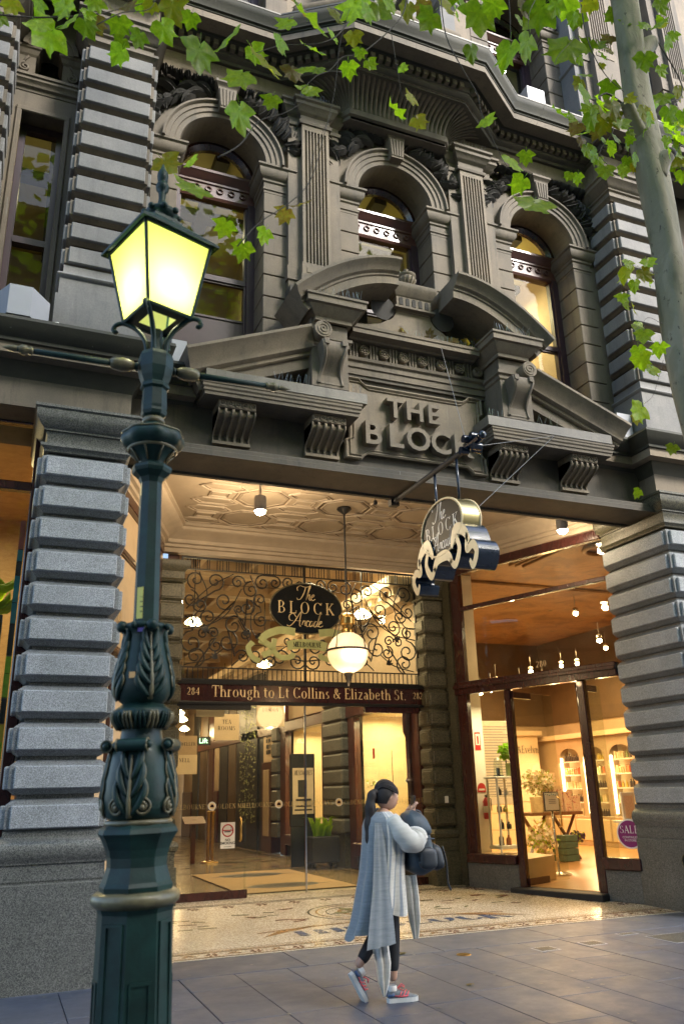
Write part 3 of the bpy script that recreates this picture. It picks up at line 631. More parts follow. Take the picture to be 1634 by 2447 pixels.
# plain wall strips between the window bays, fluted pilasters
for a, b in ((-3.8, -3.6), (-1.78, -.93), (.93, 1.78), (3.6, 3.8)): O(MB().box(XC + a, XC + b, 9.07, 9.5, 6.3, 11.4), 'wall_strip', 'stone', BL)
O(MB().box(XC - 3.8, XC + 3.8, 8.99, 9.5, 11.4, 12.0), 'first_floor_frieze', 'stone_l', BL)
O(MB().box(-3, 12, 10.6, 10.7, 12.0, 18), 'upper_rooms_back', 'stone_d', BL); O(MB().box(-3, 12, 9.5, 10.7, 16.3, 16.4), 'upper_rooms_ceiling', 'stone_d', BL)
def fluted(xc, yf, z0, z1, w=.42, nf=7, cap=True, mat='stone_l'):
    p = E('fluted_pilaster', BL, (xc, yf, z0)); L = (xc, yf, 0)
    pts = [(-w / 2, .15), (-w / 2, 0)]; m_ = .035; pw = (w - 2 * m_) / nf
    for k in range(nf):
        x0 = -w / 2 + m_ + pw * k + pw * .18; x1 = x0 + pw * .64
        pts += [(x0, 0)] + [(x0 + (x1 - x0) * (1 - cos(pi * i / 5)) / 2, .042 * sin(pi * i / 5)) for i in range(1, 5)] + [(x1, 0)]
    pts += [(w / 2, 0), (w / 2, .15)]
    mb = MB(); mb.prism(pts, z0 + .06, z1 - .1, 0, 'z'); mb.box(-w / 2, w / 2, .0, .15, z1 - .1, z1); mb.box(-w / 2 - .02, w / 2 + .02, -.02, .15, z0 - .14, z0 + .06)
    mb.box(-w / 2 + .05, w / 2 - .05, -.03, .0, z0 - .10, z0 - .02)
    O(mb, 'fluted_shaft', mat, p, 50, L)
    mb = MB(); mb.box(-w / 2 - .19, w / 2 + .19, .08, .3, z0 - 1.6, z1); mb.box(-w / 2 - .21, w / 2 + .21, .06, .3, z0 - .2, z0 + .02); O(mb, 'backing_strip', 'stone', p, loc=L)
    mb = MB(); mb.box(-w / 2 - .04, w / 2 + .04, -.04, .15, z0 - 1.7, z0 - .14); O(mb, 'pedestal', 'stone', p, loc=L)
    if cap:
        pr = [(-.05, z1), (.02, z1), (.03, z1 + .03), (.03, z1 + .05), (.0, z1 + .06), (.0, z1 + .16), (.02, z1 + .18), (.05, z1 + .20), (.075, z1 + .26), (.10, z1 + .28), (.10, z1 + .34), (.13, z1 + .36), (.13, z1 + .40), (-.05, z1 + .40)]
        mb = MB(); mb.mould([(-w / 2 - .19, .3), (-w / 2 - .19, .08), (-w / 2 - .02, .08), (-w / 2 - .02, 0), (w / 2 + .02, 0), (w / 2 + .02, .08), (w / 2 + .19, .08), (w / 2 + .19, .3)], pr)
        O(mb, 'capital', 'stone', p, 40, L)
    return p
fluted(XC - 1.335, 8.88, 8.46, 10.96); fluted(XC + 1.335, 8.88, 8.46, 10.96)
# main cornice with its canted middle -------------------------------------------
CP = [(-4, 8.1), (1.15, 8.1), (1.15, 8.5), (2.75, 8.5), (3.67, 7.9), (5.83, 7.9), (6.75, 8.5), (8.35, 8.5), (8.35, 8.1), (13, 8.1)]
mb = MB(); mb.mould(CP, [(-.25, 11.97), (-.02, 11.97), (0, 11.96), (0, 12.07), (.02, 12.08), (.02, 12.11), (.05, 12.12), (.06, 12.17), (.10, 12.23), (.115, 12.29), (.115, 12.33), (-.25, 12.38)])
O(mb, 'cornice_corona', 'moss', BL, 35)
O(MB().mould(CP, [(-.2, 11.955), (.012, 11.955), (.012, 12.062), (-.2, 12.066)]), 'cornice_fascia', 'stone', BL)
O(MB().mould(CP, [(-.2, 12.335), (.12, 12.335), (.122, 12.36), (-.2, 12.385)]), 'cornice_lip', 'lead', BL)
mb = MB(); mb.prism([(x, y + .2) for x, y in CP] + [(13, 9.6), (-4, 9.6)], 11.985, 12.36, 0, 'z'); O(mb, 'cornice_slab', 'stone_d', BL)
BP = [(-4, 8.42), (1.05, 8.42), (1.05, 8.85), (2.87, 8.85), (3.76, 8.24), (5.74, 8.24), (6.63, 8.85), (8.45, 8.85), (8.45, 8.42), (13, 8.42)]
mb = MB(); mb.mould(BP, [(-.4, 11.72), (-.09, 11.72), (-.07, 11.76), (-.02, 11.78), (.0, 11.80), (.0, 11.83), (.02, 11.84), (.02, 11.93), (.05, 11.95), (.09, 11.985), (-.4, 11.985)])
O(mb, 'bed_moulding', 'stone_d', BL, 35)
mb = MB()
for i in range(len(BP) - 1):
    a, b = Vector(BP[i]), Vector(BP[i + 1]); L_ = (b - a).length; d = (b - a) / L_; n_ = Vector((d.y, -d.x)); k = .06
    while k < L_ - .06:
        c = a + d * k; st = len(mb.v); mb.box(-.035, .035, -.075, 0, 11.835, 11.925)
        mb.xform(Matrix.Translation((c.x + n_.x * .02, c.y + n_.y * .02, 0)) @ Matrix.Rotation(atan2(d.y, d.x), 4, 'Z'), st); k += .125
O(mb, 'dentils', 'stone', BL, kind='stuff')
# fluted cove that carries the canted bay
lo = [(3.77, 8.98), (3.93, 8.74), (5.57, 8.74), (5.73, 8.98)]; hi = [(3.0, 8.9), (3.76, 8.30), (5.74, 8.30), (6.5, 8.9)]
NF = [9, 22, 9]; cols = []
for sidx in range(3):
    n = NF[sidx] * 6
    for i in range(n + (1 if sidx == 2 else 0)):
        t = i / n; fl = abs(sin(pi * t * NF[sidx])); 
        a = Vector(lo[sidx]).lerp(Vector(lo[sidx + 1]), t); b = Vector(hi[sidx]).lerp(Vector(hi[sidx + 1]), t); cols.append((a, b, fl))
V = []; nr = 12
for a, b, fl in cols:
    for j in range(nr + 1):
        t = j / nr; o = 1 - sqrt(max(0, 1 - t ** 2.0)) if False else t ** 1.9; z = 11.38 + .36 * sin(t * pi / 2) ** .9 * 1.0
        p = a.lerp(b, o); amp = .032 * sin(pi * min(t * 1.02, 1)) ** .5 * fl
        V.append((p.x, p.y - amp, z - amp * .8))
mb = MB(); mb.add(V, [(i * (nr + 1) + j, (i + 1) * (nr + 1) + j, (i + 1) * (nr + 1) + j + 1, i * (nr + 1) + j + 1) for i in range(len(cols) - 1) for j in range(nr)])
O(mb, 'fluted_cove', 'stone', BL, 50)
mb = MB(); mb.mould(lo, [(-.3, 11.20), (-.02, 11.20), (-.02, 11.25), (.02, 11.27), (.03, 11.31), (.03, 11.35), (.0, 11.39), (-.3, 11.39)]); mb.prism([(x, y + .02) for x, y in lo] + [(5.73, 9.2), (3.77, 9.2)], 11.205, 11.38, 0, 'z')
O(mb, 'cove_base_band', 'stone', BL, 35)
# second floor -------------------------------------------
mb = MB()
for a, b in ((-3.9, -3.6), (-1.78, 1.78), (3.6, 3.9)): O(MB().box(XC + a, XC + b, 9.06, 9.5, 12.3, 16.3), 'wall_strip', 'stone_l', BL)
for q in ((XC - 12, XC - 3.85, 9.0, 9.5, 12.3, 18), (XC + 3.85, XC + 12, 9.0, 9.5, 12.3, 18), (XC - 3.85, XC + 3.85, 9.02, 9.5, 16.25, 18)): O(MB().box(*q), 'second_floor_wall', 'stone_l', BL)
mb = MB(); mb.mould([(3.1, 9.1), (3.1, 8.75), (3.85, 8.28), (5.65, 8.28), (6.4, 8.75), (6.4, 9.1)], [(-.2, 12.3), (.0, 12.3), (.0, 12.42), (-.03, 12.45), (-.03, 12.9), (.0, 12.93), (.04, 12.97), (.06, 13.02), (.06, 13.06), (-.2, 13.08)])
O(mb, 'bay_parapet', 'stone_l', BL, 35)
mb = MB(); mb.mould([(2.0, 8.82), (3.1, 8.82)], [(-.3, 12.3), (0, 12.3), (0, 12.46), (.03, 12.5), (-.3, 12.5)]); O(mb, 'window_ledge', 'stone_l', BL); mb = MB(); mb.mould([(6.4, 8.82), (8.3, 8.82)], [(-.3, 12.3), (0, 12.3), (0, 12.46), (.03, 12.5), (-.3, 12.5)]); O(mb, 'window_ledge', 'stone_l', BL)
for x in (3.85, 4.45, 5.05, 5.65):
    mb = MB(); mb.box(x - .13, x + .13, 8.5, 8.8, 13.08, 14.6); mb.mould(rect_path(x - .13, x + .13, 8.5, 8.85), [(-.1, 13.9), (0, 13.9), (.06, 13.98), (.06, 14.05), (-.1, 14.05)]); O(mb, 'bay_mullion', 'rust', BL)
mb = MB(); mb.box(3.9, 5.6, 8.84, 8.86, 13.08, 16); O(mb, 'bay_pane', 'glass', BL)
fluted(8.94, 8.5, 14.2, 17.6, .5, 8); fluted(.56, 8.5, 14.2, 17.6, .5, 8); fluted(10.75, 8.5, 14.2, 17.6, .42, 7)
mb = MB(); mb.mould([(8.35, 9.1), (8.35, 8.66), (9.5, 8.66), (9.5, 9.1)], [(-.3, 12.3), (0, 12.3), (0, 13.9), (.03, 13.93), (.03, 14.0), (-.02, 14.03), (-.02, 17), (-.3, 17)]); O(mb, 'second_floor_pier', 'rust', BL, 30)
mb = MB(); mb.lathe([(0, 12.38), (.09, 12.38), (.09, 12.42), (.05, 12.45), (.05, 12.5), (.10, 12.58), (.11, 12.66), (.07, 12.74), (.05, 12.77), (0, 12.78)], 14, (4.98, 7.98)); O(mb, 'parapet_finial', 'rust', BL, 50)
# left bay: narrow window and niche -------------------------------------------
lw = E('narrow_window', BL, (-.31, 9.05, 0))
mb = MB(); a, b, zt = -.62, 0.0, 10.06
mb.box(-.8, a, 9.05, 9.4, 6.3, 12); mb.box(b, .2, 9.05, 9.4, 6.3, 12); mb.box(a, b, 9.05, 9.4, zt, 10.58)
O(mb, 'bay_wall', 'stone', lw)
mb = MB(); arch_wall(mb, -.62, 0, -.31, .17, 11.06, 12.0, 9.05, 9.4); mb.box(-.62, -.48, 9.05, 9.4, 10.58, 11.06); mb.box(-.14, 0, 9.05, 9.4, 10.58, 11.06); O(mb, 'niche_wall', 'stone', lw)
mb = MB(); mb.sweepxz([(-.31 + .25 * cos(pi - pi * i / 20), 11.06 + .25 * sin(pi * i / 20)) for i in range(21)], 9.05, [(-.01, -.08), (.05, -.08), (.05, -.03), (.07, -.02), (.07, .03), (.09, .04), (.09, .1), (-.01, .1)]); O(mb, 'niche_archivolt', 'stone', lw, 35)
for s in (-1, 1):
    x0, x1 = sorted((-.31 + s * .17, -.31 + s * .38)); mb = MB(); mb.mould(rect_path(x0, x1, 9.05, 9.4), [(-.1, 10.93), (0, 10.93), (.02, 10.96), (.04, 11.02), (.06, 11.04), (.06, 11.07), (-.1, 11.07)]); O(mb, 'niche_impost', 'stone', lw)
    mb = MB(); mb.tube(spiral(-.31 + s * .30, 10.72, .075, 1.7, pi / 2, -s, 9.03), .018, 6); mb.tube([(-.31 + s * .32, 9.04, 10.79), (-.31 + s * .3, 9.04, 10.86), (-.31 + s * .26, 9.04, 10.92)], .016, 6); O(mb, 'volute', 'stone', lw, True)
mb = MB(); mb.mould([(-.75, 9.05), (.13, 9.05)], [(-.1, 10.34), (.01, 10.34), (.02, 10.38), (.05, 10.40), (.06, 10.44), (.09, 10.47), (.09, 10.51), (.11, 10.52), (.11, 10.56), (-.1, 10.57)]); O(mb, 'label_moulding', 'stone', lw, 35)
mb = MB(); mb.mould([(-.62, 9.05), (-.62, 9.05001)], [(0, 0), (0, .001), (.001, 0)]) if False else None
for x0, x1 in ((-.64, -.57), (-.05, .02)): mb.cbox(x0, x1, 9.02, 9.06, 6.9, 10.06, .012)
mb.cbox(-.64, .02, 9.018, 9.06, 10.0, 10.08, .012); O(mb, 'architrave', 'stone', lw)
mb = MB(); mb.box(-.58, -.50, 9.26, 9.36, 6.6, 10.0); mb.box(-.12, -.04, 9.26, 9.36, 6.6, 10.0); mb.box(-.5, -.12, 9.26, 9.36, 9.9, 10.0); mb.box(-.5, -.12, 9.24, 9.36, 8.15, 8.24); O(mb, 'sash_frame', 'plum', lw)
mb = MB(); mb.box(-.5, -.12, 9.33, 9.335, 6.6, 10); O(mb, 'pane', 'glass', lw)
mb = MB(); mb.box(-.48, -.14, 9.36, 9.40, 10.58, 11.3); O(mb, 'niche_back', 'black', lw)
for q in ((-6, -.78, 9.05), (9.4, 14, 9.05), (.0, 1.2, 9.1), (8.3, 9.5, 9.1)): O(MB().box(q[0], q[1], q[2], 9.5, 6, 12.2), 'flank_wall', 'stone', BL)
# portal: consoles, half pediments, panel -------------------------------------------
PT = E('portal', BL, (XC, 8.8, 0))
def console(x0, x1, z0, z1, yb, d):
    prof = [(0, z1)] ; n = 16
    S_ = []
    for i in range(n + 1):
        t = i / n; z = z1 - .10 - (z1 - .10 - z0) * t
        S_.append((yb - d * (.5 + .5 * cos(pi * min(1, t * 1.05))) * .82 - .05 - .035 * sin(2 * pi * t), z))
    mb = MB(); mb.cbox(x0, x1, yb - d - .01, yb, z1 - .10, z1, .008)
    nf = 5; w = (x1 - x0) / nf
    def strip(a, b, off):
        V = []
        for y, z in S_: V += [(a, y + off, z), (b, y + off, z), (b, yb, z), (a, yb, z)]
        mb.add(V, [(4 * i + q, 4 * i + (q + 1) % 4, 4 * i + 4 + (q + 1) % 4, 4 * i + 4 + q) for i in range(n) for q in range(4)] + [(4 * n, 4 * n + 1, 4 * n + 2, 4 * n + 3)])
    strip(x0, x1, .035)
    for k in range(nf + 1):
        c = x0 + w * k; strip(max(x0, c - w * .16), min(x1, c + w * .16), 0)
    for k in range(nf):
        V0 = []
        c = x0 + w * (k + .5)
        mb.tube([(c + w * .36 * cos(a * pi / 5), yb - d - .014, z1 - .05 + w * .36 * sin(a * pi / 5)) for a in range(11)], w * .1, 5); mb.sphere((c, yb - d - .012, z1 - .05), w * .14, 6, 4)
    mb.box(x0 - .005, x1 + .005, S_[-1][0] - .015, yb, z0 - .04, z0)
    return mb
for u0, u1 in ((-2.76, -2.30), (-1.58, -1.13), (1.13, 1.58), (2.30, 2.76)):
    O(console(XC + u0, XC + u1, 5.62, 6.04, 8.83, .32), 'console', 'stone_l', PT, 40)
def wires_spikes(x0, x1, y, z, n, rr, dy=.05):
    mb = MB()
    for k in range(n):
        x = x0 + (x1 - x0) * (k + rr.random() * .6) / n; a, b = rr.uniform(-.03, .03), rr.uniform(-.06, .02)
        mb.tube([(x, y + rr.uniform(-dy, dy), z), (x + a, y + b, z + .095 + .03 * rr.random())], 0.0017, 3, cap=False)
    return mb
for s in (-1, 1):
    sx = lambda a, b: tuple(sorted((XC + s * a, XC + s * b)))
    # lower cornice slab
    x0, x1 = sx(.89, 2.95); mb = MB(); P = rect_path(x0, x1, 8.37, 9.0)
    mb.mould(P, [(-.5, 6.215), (0, 6.215), (0, 6.35), (-.02, 6.36), (-.5, 6.37)]); O(mb, 'slab_cornice', 'lead', PT)
    mb = MB(); mb.mould(rect_path(x0 + (.10 if s > 0 else 0), x1 - (0 if s > 0 else .10), 8.42, 9.0), [(-.4, 6.04), (.0, 6.04), (.0, 6.08), (.015, 6.09), (.015, 6.12), (.03, 6.14), (.03, 6.17), (.04, 6.18), (.04, 6.212), (-.4, 6.212)]); O(mb, 'slab_bed_moulding', 'stone', PT, 30)
    # raking half pediment
    pth = [(XC - 3.1, 6.2), (XC - 1.56, 6.82)] if s < 0 else [(XC + 1.56, 6.82), (XC + 3.1, 6.2)]
    mb = MB(); mb.sweepxz(pth, 8.72, [(0, .005), (.28, .005), (.30, .02), (.30, .06), (.33, .07), (.36, .09), (.37, .13), (.40, .17), (.44, .24), (.48, .28), (.50, .30), (.50, .335), (-.1, .36), (-.1, .005)])
    O(mb, 'raking_cornice', 'stone_l', PT, 30)
    pth2 = [(XC - 3.02, 6.12), (XC - 1.6, 6.69)] if s < 0 else [(XC + 1.6, 6.69), (XC + 3.02, 6.12)]
    mb = MB(); mb.sweepxz(pth2, 8.72, [(0, -.03), (.25, -.03), (.25, .13), (0, .13)]); O(mb, 'raking_fascia', 'stone', PT)
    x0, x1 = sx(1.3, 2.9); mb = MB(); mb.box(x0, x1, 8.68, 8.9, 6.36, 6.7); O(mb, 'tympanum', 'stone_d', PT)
    # scroll at the upper end
    mb = MB(); xs, zs = XC + s * 1.53, 7.08
    V = [(xs + .115 * cos(2 * pi * k / 20), 8.2, zs + .115 * sin(2 * pi * k / 20)) for k in range(20)] + [(xs + .115 * cos(2 * pi * k / 20), 8.75, zs + .115 * sin(2 * pi * k / 20)) for k in range(20)]
    mb.add(V, [(k, (k + 1) % 20, 20 + (k + 1) % 20, 20 + k) for k in range(20)] + [tuple(range(20))])
    mb.tube(spiral(xs, zs, .105, 2.2, pi / 2, s, 8.2), .012, 5); O(mb, 'pediment_scroll', 'stone_l', PT, 40)
    # inner pier with bracket
    x0, x1 = sx(1.14, 1.63); P = rect_path(x0, x1, 8.37, 9.0)
    mb = MB(); mb.box(x0, x1, 8.37, 9.0, 6.36, 7.38); O(mb, 'portal_pier', 'stone', PT)
    mb = MB(); mb.mould(P, [(-.2, 6.93), (0, 6.93), (.02, 6.95), (.02, 7.0), (.05, 7.02), (.05, 7.06), (-.2, 7.07)]); O(mb, 'pier_band', 'stone', PT, 30)
    c = (x0 + x1) / 2; B_ = []
    for i in range(13):
        t = i / 12; B_.append((8.35 - .17 * (.5 + .5 * cos(pi * t)) - .03 * sin(2 * pi * t), 6.92 - .52 * t))
    mb = MB(); V = []
    for y, z in B_:
        hw = .155 + .02 * cos(2 * pi * (6.92 - z) / .52); V += [(c - hw, y, z), (c - hw + .03, y - .012, z), (c - hw + .045, y + .012, z), (c + hw - .045, y + .012, z), (c + hw - .03, y - .012, z), (c + hw, y, z), (c + hw, 8.38, z), (c - hw, 8.38, z)]
    mb.add(V, [(8 * i + q, 8 * i + (q + 1) % 8, 8 * i + 8 + (q + 1) % 8, 8 * i + 8 + q) for i in range(12) for q in range(8)] + [tuple(range(8))])
    for q in (-.12, .12): mb.cbox(c + q - .035, c + q + .035, 8.15, 8.3, 6.85, 6.93, .006)
    O(mb, 'scroll_bracket', 'stone', PT, 40)
    # block cornice on the pier, underside tapering in
    x0, x1 = sx(.95, 1.75); mb = MB(); P = rect_path(x0, x1, 8.15, 9.0)
    mb.mould(P, [(-.3, 7.26), (-.19, 7.26), (-.17, 7.30), (-.12, 7.33), (-.06, 7.40), (-.04, 7.43), (0, 7.44), (0, 7.52), (.02, 7.53), (.02, 7.56), (-.3, 7.60)]); mb.box(x0 + .15, x1 - .15, 8.3, 9.0, 7.26, 7.59); O(mb, 'block_cornice', 'stone_l', PT, 30)
    # segmental half pediment
    n = 12; A = []
    for i in range(n + 1):
        t = i / n; A.append((XC + s * (1.78 - 1.36 * t), 7.40 + .70 * (1 - (1 - t) ** 1.9)))
    if s > 0: A = A[::-1]
    mb = MB(); mb.sweepxz(A, 8.9, [(0, -.09), (.66, -.09), (.66, .02), (.68, .03), (.68, .06), (.72, .08), (.76, .15), (.80, .18), (.82, .20), (.82, .235), (0, .255)]); O(mb, 'segmental_pediment', 'stone_l', PT, 30)
    x0, x1 = sx(.62, 1.75); mb = MB(); mb.box(x0, x1, 8.85, 9.06, 7.5, 8.1); O(mb, 'pediment_back', 'stone_d', PT)
    rr = random.Random(5 + s)
    x0, x1 = sx(.9, 2.1); b = O(wires_spikes(x0, x1, 8.42, 6.37, 30, rr), 'bird_spikes', 'steel', PT); b['kind'] = 'stuff'
    x0, x1 = sx(1.0, 1.6); b = O(wires_spikes(x0, x1, 8.2, 7.59, 26, rr), 'bird_spikes', 'steel', PT); b['kind'] = 'stuff'
    x0, x1 = sx(1.1, 1.6); b = O(wires_spikes(x0, x1, 8.82, 11.36, 20, rr), 'bird_spikes', 'steel', PT); b['kind'] = 'stuff'
# lintel over the panel, rosette frieze, architrave
mb = MB(); mb.mould([(XC - .97, 8.56), (XC + .97, 8.56)], [(-.5, 7.34), (-.14, 7.34), (-.12, 7.36), (0, 7.37), (0, 7.43), (.015, 7.44), (.02, 7.48), (-.5, 7.52)]); O(mb, 'lintel_cornice', 'stone_l', PT)
b = O(wires_spikes(XC - .2, XC + .95, 8.62, 7.49, 50, random.Random(3)), 'bird_spikes', 'steel', PT); b['kind'] = 'stuff'
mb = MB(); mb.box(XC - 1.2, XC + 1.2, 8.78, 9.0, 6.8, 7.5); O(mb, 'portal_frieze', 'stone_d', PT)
for k in range(8):
    x = XC - 1.033 + .2952 * k; mb = MB()
    mb.lathe([(0, .0), (.078, .0), (.078, .05), (.068, .06), (.062, .045), (.02, .04), (.018, .055), (0, .06)], 20)
    for q in range(8): mb.sphere((.04 * cos(q * pi / 4), .04 * sin(q * pi / 4), .045), .017, 6, 4, 0, (1, 1, .8))
    mb.xform(Matrix.Translation((0, 0, 0)) @ Matrix.Rotation(pi / 2, 4, 'X')); O(mb, 'rosette', 'stone_l', PT, 40, (x, 8.78, 7.215))
    if k < 7:
        mb = MB()
        for q in (-.045, 0, .045): mb.cbox(q - .016, q + .016, -.03, .01, 7.10, 7.33, .006)
        O(mb, 'triglyph', 'stone', PT, loc=(x + .1476, 8.78, 0))
mb = MB(); mb.mould([(XC - 1.2, 8.76), (XC + 1.2, 8.76)], [(-.2, 6.85), (.0, 6.85), (.0, 6.94), (.02, 6.95), (.02, 7.02), (.05, 7.04), (.06, 7.08), (-.2, 7.09)]); O(mb, 'architrave', 'stone', PT, 30)
# name panel with notched corners
def notched(hw, z0, z1, c):
    q = [(hw - c * .55, z1 - c * .0), (hw - c * .55, z1 - c * .5), (hw - c * .2, z1 - c * .75), (hw, z1 - c)]
    q = [(hw - c, z1), (hw - c * .9, z1 - c * .35), (hw - c * .35, z1 - c * .55), (hw - c * .1, z1 - c * .9), (hw - c * .1, z1 - c * .9), (hw, z1 - c)]
    q = [(hw - c * 1.3, z1), (hw - c * 1.1, z1 - c * .28), (hw - c * .75, z1 - c * .35), (hw - c * .25, z1 - c * .35), (hw - c * .25, z1 - c * .85), (hw - c * .05, z1 - c * 1.1), (hw, z1 - c * 1.25)]
    q = [(hw - c * 1.5, z1 - .05), (hw - c * 1.2, z1 - .01), (hw - c * 1.0, z1 + .04), (hw - .0, z1 + .04), (hw, z1 - c), (hw - .05, z1 - c * 1.1), (hw - .06, z1 - c * 1.4)]
    top = q; bot = [(x, z0 + z1 - z) for x, z in q[::-1]]
    return top + bot + [(-x, z) for x, z in bot[::-1]] + [(-x, z) for x, z in top[::-1]]
PP = notched(1.05, 5.66, 6.74, .2)
mb = MB(); mb.prism(PP, 8.755, 8.83); O(mb, 'name_panel', 'stone_l', PT, loc=(XC, 0, 0))
mb = MB()
for sc_, yy, th in ((.985, 8.748, .022), (.93, 8.748, .012)):
    C = [(x * sc_, (z - 6.2) * (sc_ if sc_ > .95 else .9) + 6.2) for x, z in PP]; mb.tube([(x, yy, z) for x, z in C] + [(C[0][0], yy, C[0][1])], th, 5)
O(mb, 'panel_beading', 'stone_l', PT, 30, (XC, 0, 0))
for ch, x in zip('THE', (-.36, -.07, .21)): text(ch, .39, .06, 'stone_l', PT, (XC + x, 8.70, 6.24), off=.008, name='raised_letter')
for ch, x in zip('BLOCK', (-.70, -.375, -.04, .295, .63)): text(ch, .455, .06, 'stone_l', PT, (XC + x, 8.70, 5.815), off=.008, name='raised_letter')
# urn and its pedestal
mb = MB(); mb.mould([(XC - .27, 9.05), (XC - .27, 8.62), (XC + .27, 8.62), (XC + .27, 9.05)], [(-.1, 7.92), (.04, 7.92), (.04, 7.95), (.0, 7.965), (.0, 8.12), (.02, 8.14), (.04, 8.19), (.07, 8.24), (.08, 8.28), (.08, 8.31), (-.1, 8.33)])
for k in range(5):
    x = XC - .2 + .1 * k; mb.prism([(x - .028, 7.985)] + [(x + .028, 7.985)] + [(x + .028 * cos(a * pi / 6), 8.08 + .028 * sin(a * pi / 6)) for a in range(7)], 8.612, 8.625, 1)
mb.box(XC - .25, XC + .25, 8.65, 9.0, 7.9, 8.32)
O(mb, 'urn_pedestal', ['stone_l', 'orn'], PT, 30)
mb = MB(); pr = [(-.27, 7.92), (.27, 7.92), (.31, 7.82), (.40, 7.72), (.52, 7.64), (.7, 7.59), (.9, 7.57), (.95, 7.5), (-.95, 7.5), (-.9, 7.57), (-.7, 7.59), (-.52, 7.64), (-.40, 7.72), (-.31, 7.82)]
mb.prism(pr, 8.66, 8.95); O(mb, 'pedestal_apron', 'stone_l', PT, loc=(XC, 0, 0))
mb = MB(); mb.lathe([(0, 0), (.07, 0), (.07, .02), (.045, .04), (.04, .07), (.08, .10), (.125, .17), (.135, .22), (.12, .24), (.14, .26), (.14, .285), (.10, .30), (.05, .34), (.03, .36), (.035, .39), (0, .41)], 24, lobes=0); 
for k in range(14): a = 2 * pi * k / 14; mb.tube([(.075 * cos(a), .075 * sin(a), .10), (.122 * cos(a), .122 * sin(a), .16), (.138 * cos(a), .138 * sin(a), .22)], .011, 5)
O(mb, 'urn', 'stone_l', PT, 50, (XC, 8.8, 8.33))
# flat dark discs beside the urn, shade of netted hollows put into the colour
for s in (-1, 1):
    mb = MB(); mb.lathe([(0, .0), (.19, 0), (.19, .004)], 18); mb.xform(Matrix.Rotation(pi / 2, 4, 'X')); O(mb, 'hollow_shade_disc', 'orn', PT, loc=(XC + s * .46, 8.66, 7.9))
# ------------------------------------------------------------------ pavement
pv = tag(O(MB().box(-30, 40, -30, 8.36, -.30, -.045), 'pavement', 'gran_d'), 'blue grey bluestone pavement in front of the arcade', kind='structure')
rs = random.Random(11); x = -4.0 - .52 * 4; strips = []
k = 0; X0 = 1.73 - .5225 * 16
for i in range(34):
    xa = X0 + .5225 * i; y = 8.345
    L0 = rs.uniform(.4, 1.15)
    while y > 2.2:
        d = max(y - L0, 2.0); L0 = rs.uniform(.95, 1.25)
        if not (6.66 < xa + .26 < 8.2 and 7.3 < (y + d) / 2 < 8.0 and False):
            mb = MB(); mb.cbox(.0035, .519, d - y + .007, 0, -.05, 0, .003); OD(mesh(mb, 'paving_slab', 'slab'), 'paving_slab', pv, (xa, y, rs.uniform(-.0012, .0012)))
        y = d
for i in range(14):
    xa = -6 + i * 1.55 + rs.uniform(-.1, .1) if False else -6 + i * 1.5; mb = MB(); mb.cbox(.003, 1.494, -.80, 0, -.05, 0, .003); OD(mesh(mb, 'kerb_slab', 'slab'), 'border_slab', pv, (xa, 9.165, 0))
O(MB().box(-30, 40, 8.3, 9.2, -.3, -.045), 'bedding', 'blackm', pv); O(MB().box(-6, .1, 9.16, 9.4, -.2, 0), 'verge', 'slab', pv)
rd = tag(O(MB().box(-60, 70, -45, 2.0, -.5, -.12), 'road', 'gran_d'), 'dark asphalt road', kind='structure')
O(MB().box(-30, 40, 1.75, 2.0, -.4, -.0), 'kerb', 'gran_d', pv)
# ------------------------------------------------------------------ mosaic floor of the porch, rising gently to the doors
FZ = lambda y: max(0.002, .085 * (y - 9.16) / 4.2)
mf = tag(O(MB().add([(XC - 4.6, 9.165, .002), (XC + 4.6, 9.165, .002), (XC + 4.6, 9.9, .017), (XC + 2.7, 13.6, .09), (XC - 2.7, 13.6, .09), (XC - 4.6, 9.9, .017)], [(0, 1, 2, 3, 4, 5)]), 'mosaic_floor', 'mosaic'), 'cream mosaic floor of the entrance', kind='structure')
def inlay(polys, mat, name='mosaic_inlay', lift=.004):
    mb = MB()
    for P in polys: mb.add([(x, y, FZ(y) + lift) for x, y in P], [tuple(range(len(P)))])
    return O(mb, name, mat, mf)
def line(x0, y0, x1, y1, w): d = Vector((x1 - x0, y1 - y0)).normalized() * w / 2; return [(x0 - d.y * -1, y0 - d.x), (x1 + d.y, y1 - d.x), (x1 - d.y, y1 + d.x), (x0 - d.y, y0 + d.x)]
xl, xr = XC - 4.4, XC + 4.4
inlay([[(xl, 9.168), (xr, 9.168), (xr, 9.20), (xl, 9.20)]], 't_wht', 'white_edge')
inlay([[(xl, y, ), (xr, y), (xr, y + .018), (xl, y + .018)] for y in (9.225, 9.475, 9.52)], 't_tan', 'border_line')
inlay([[(xl, y, ), (xr, y), (xr, y + .010), (xl, y + .010)] for y in (9.25, 9.455, 9.60)] + [[(XC - 2.6, y), (XC + 2.6, y), (XC + 2.6, y + .03), (XC - 2.6, y + .03)] for y in (12.62, 12.72)] + [line(XC - 3.75, 9.8, XC - 2.55, 12.7, .03), line(XC + 3.75, 9.8, XC + 2.55, 12.7, .03)], 't_blk', 'border_line')
def flower(cx, cy, r, rng):
    P = []
    for q in range(6):
        a = q * pi / 3 + rng.uniform(-.2, .2); c, s_ = cos(a), sin(a); P.append([(cx + c * .18 * r, cy + s_ * .18 * r), (cx + (c * .6 + s_ * .22) * r, cy + (s_ * .6 - c * .22) * r), (cx + c * r, cy + s_ * r), (cx + (c * .6 - s_ * .22) * r, cy + (s_ * .6 + c * .22) * r)])
    return P
rq = random.Random(4); P = []; G = []
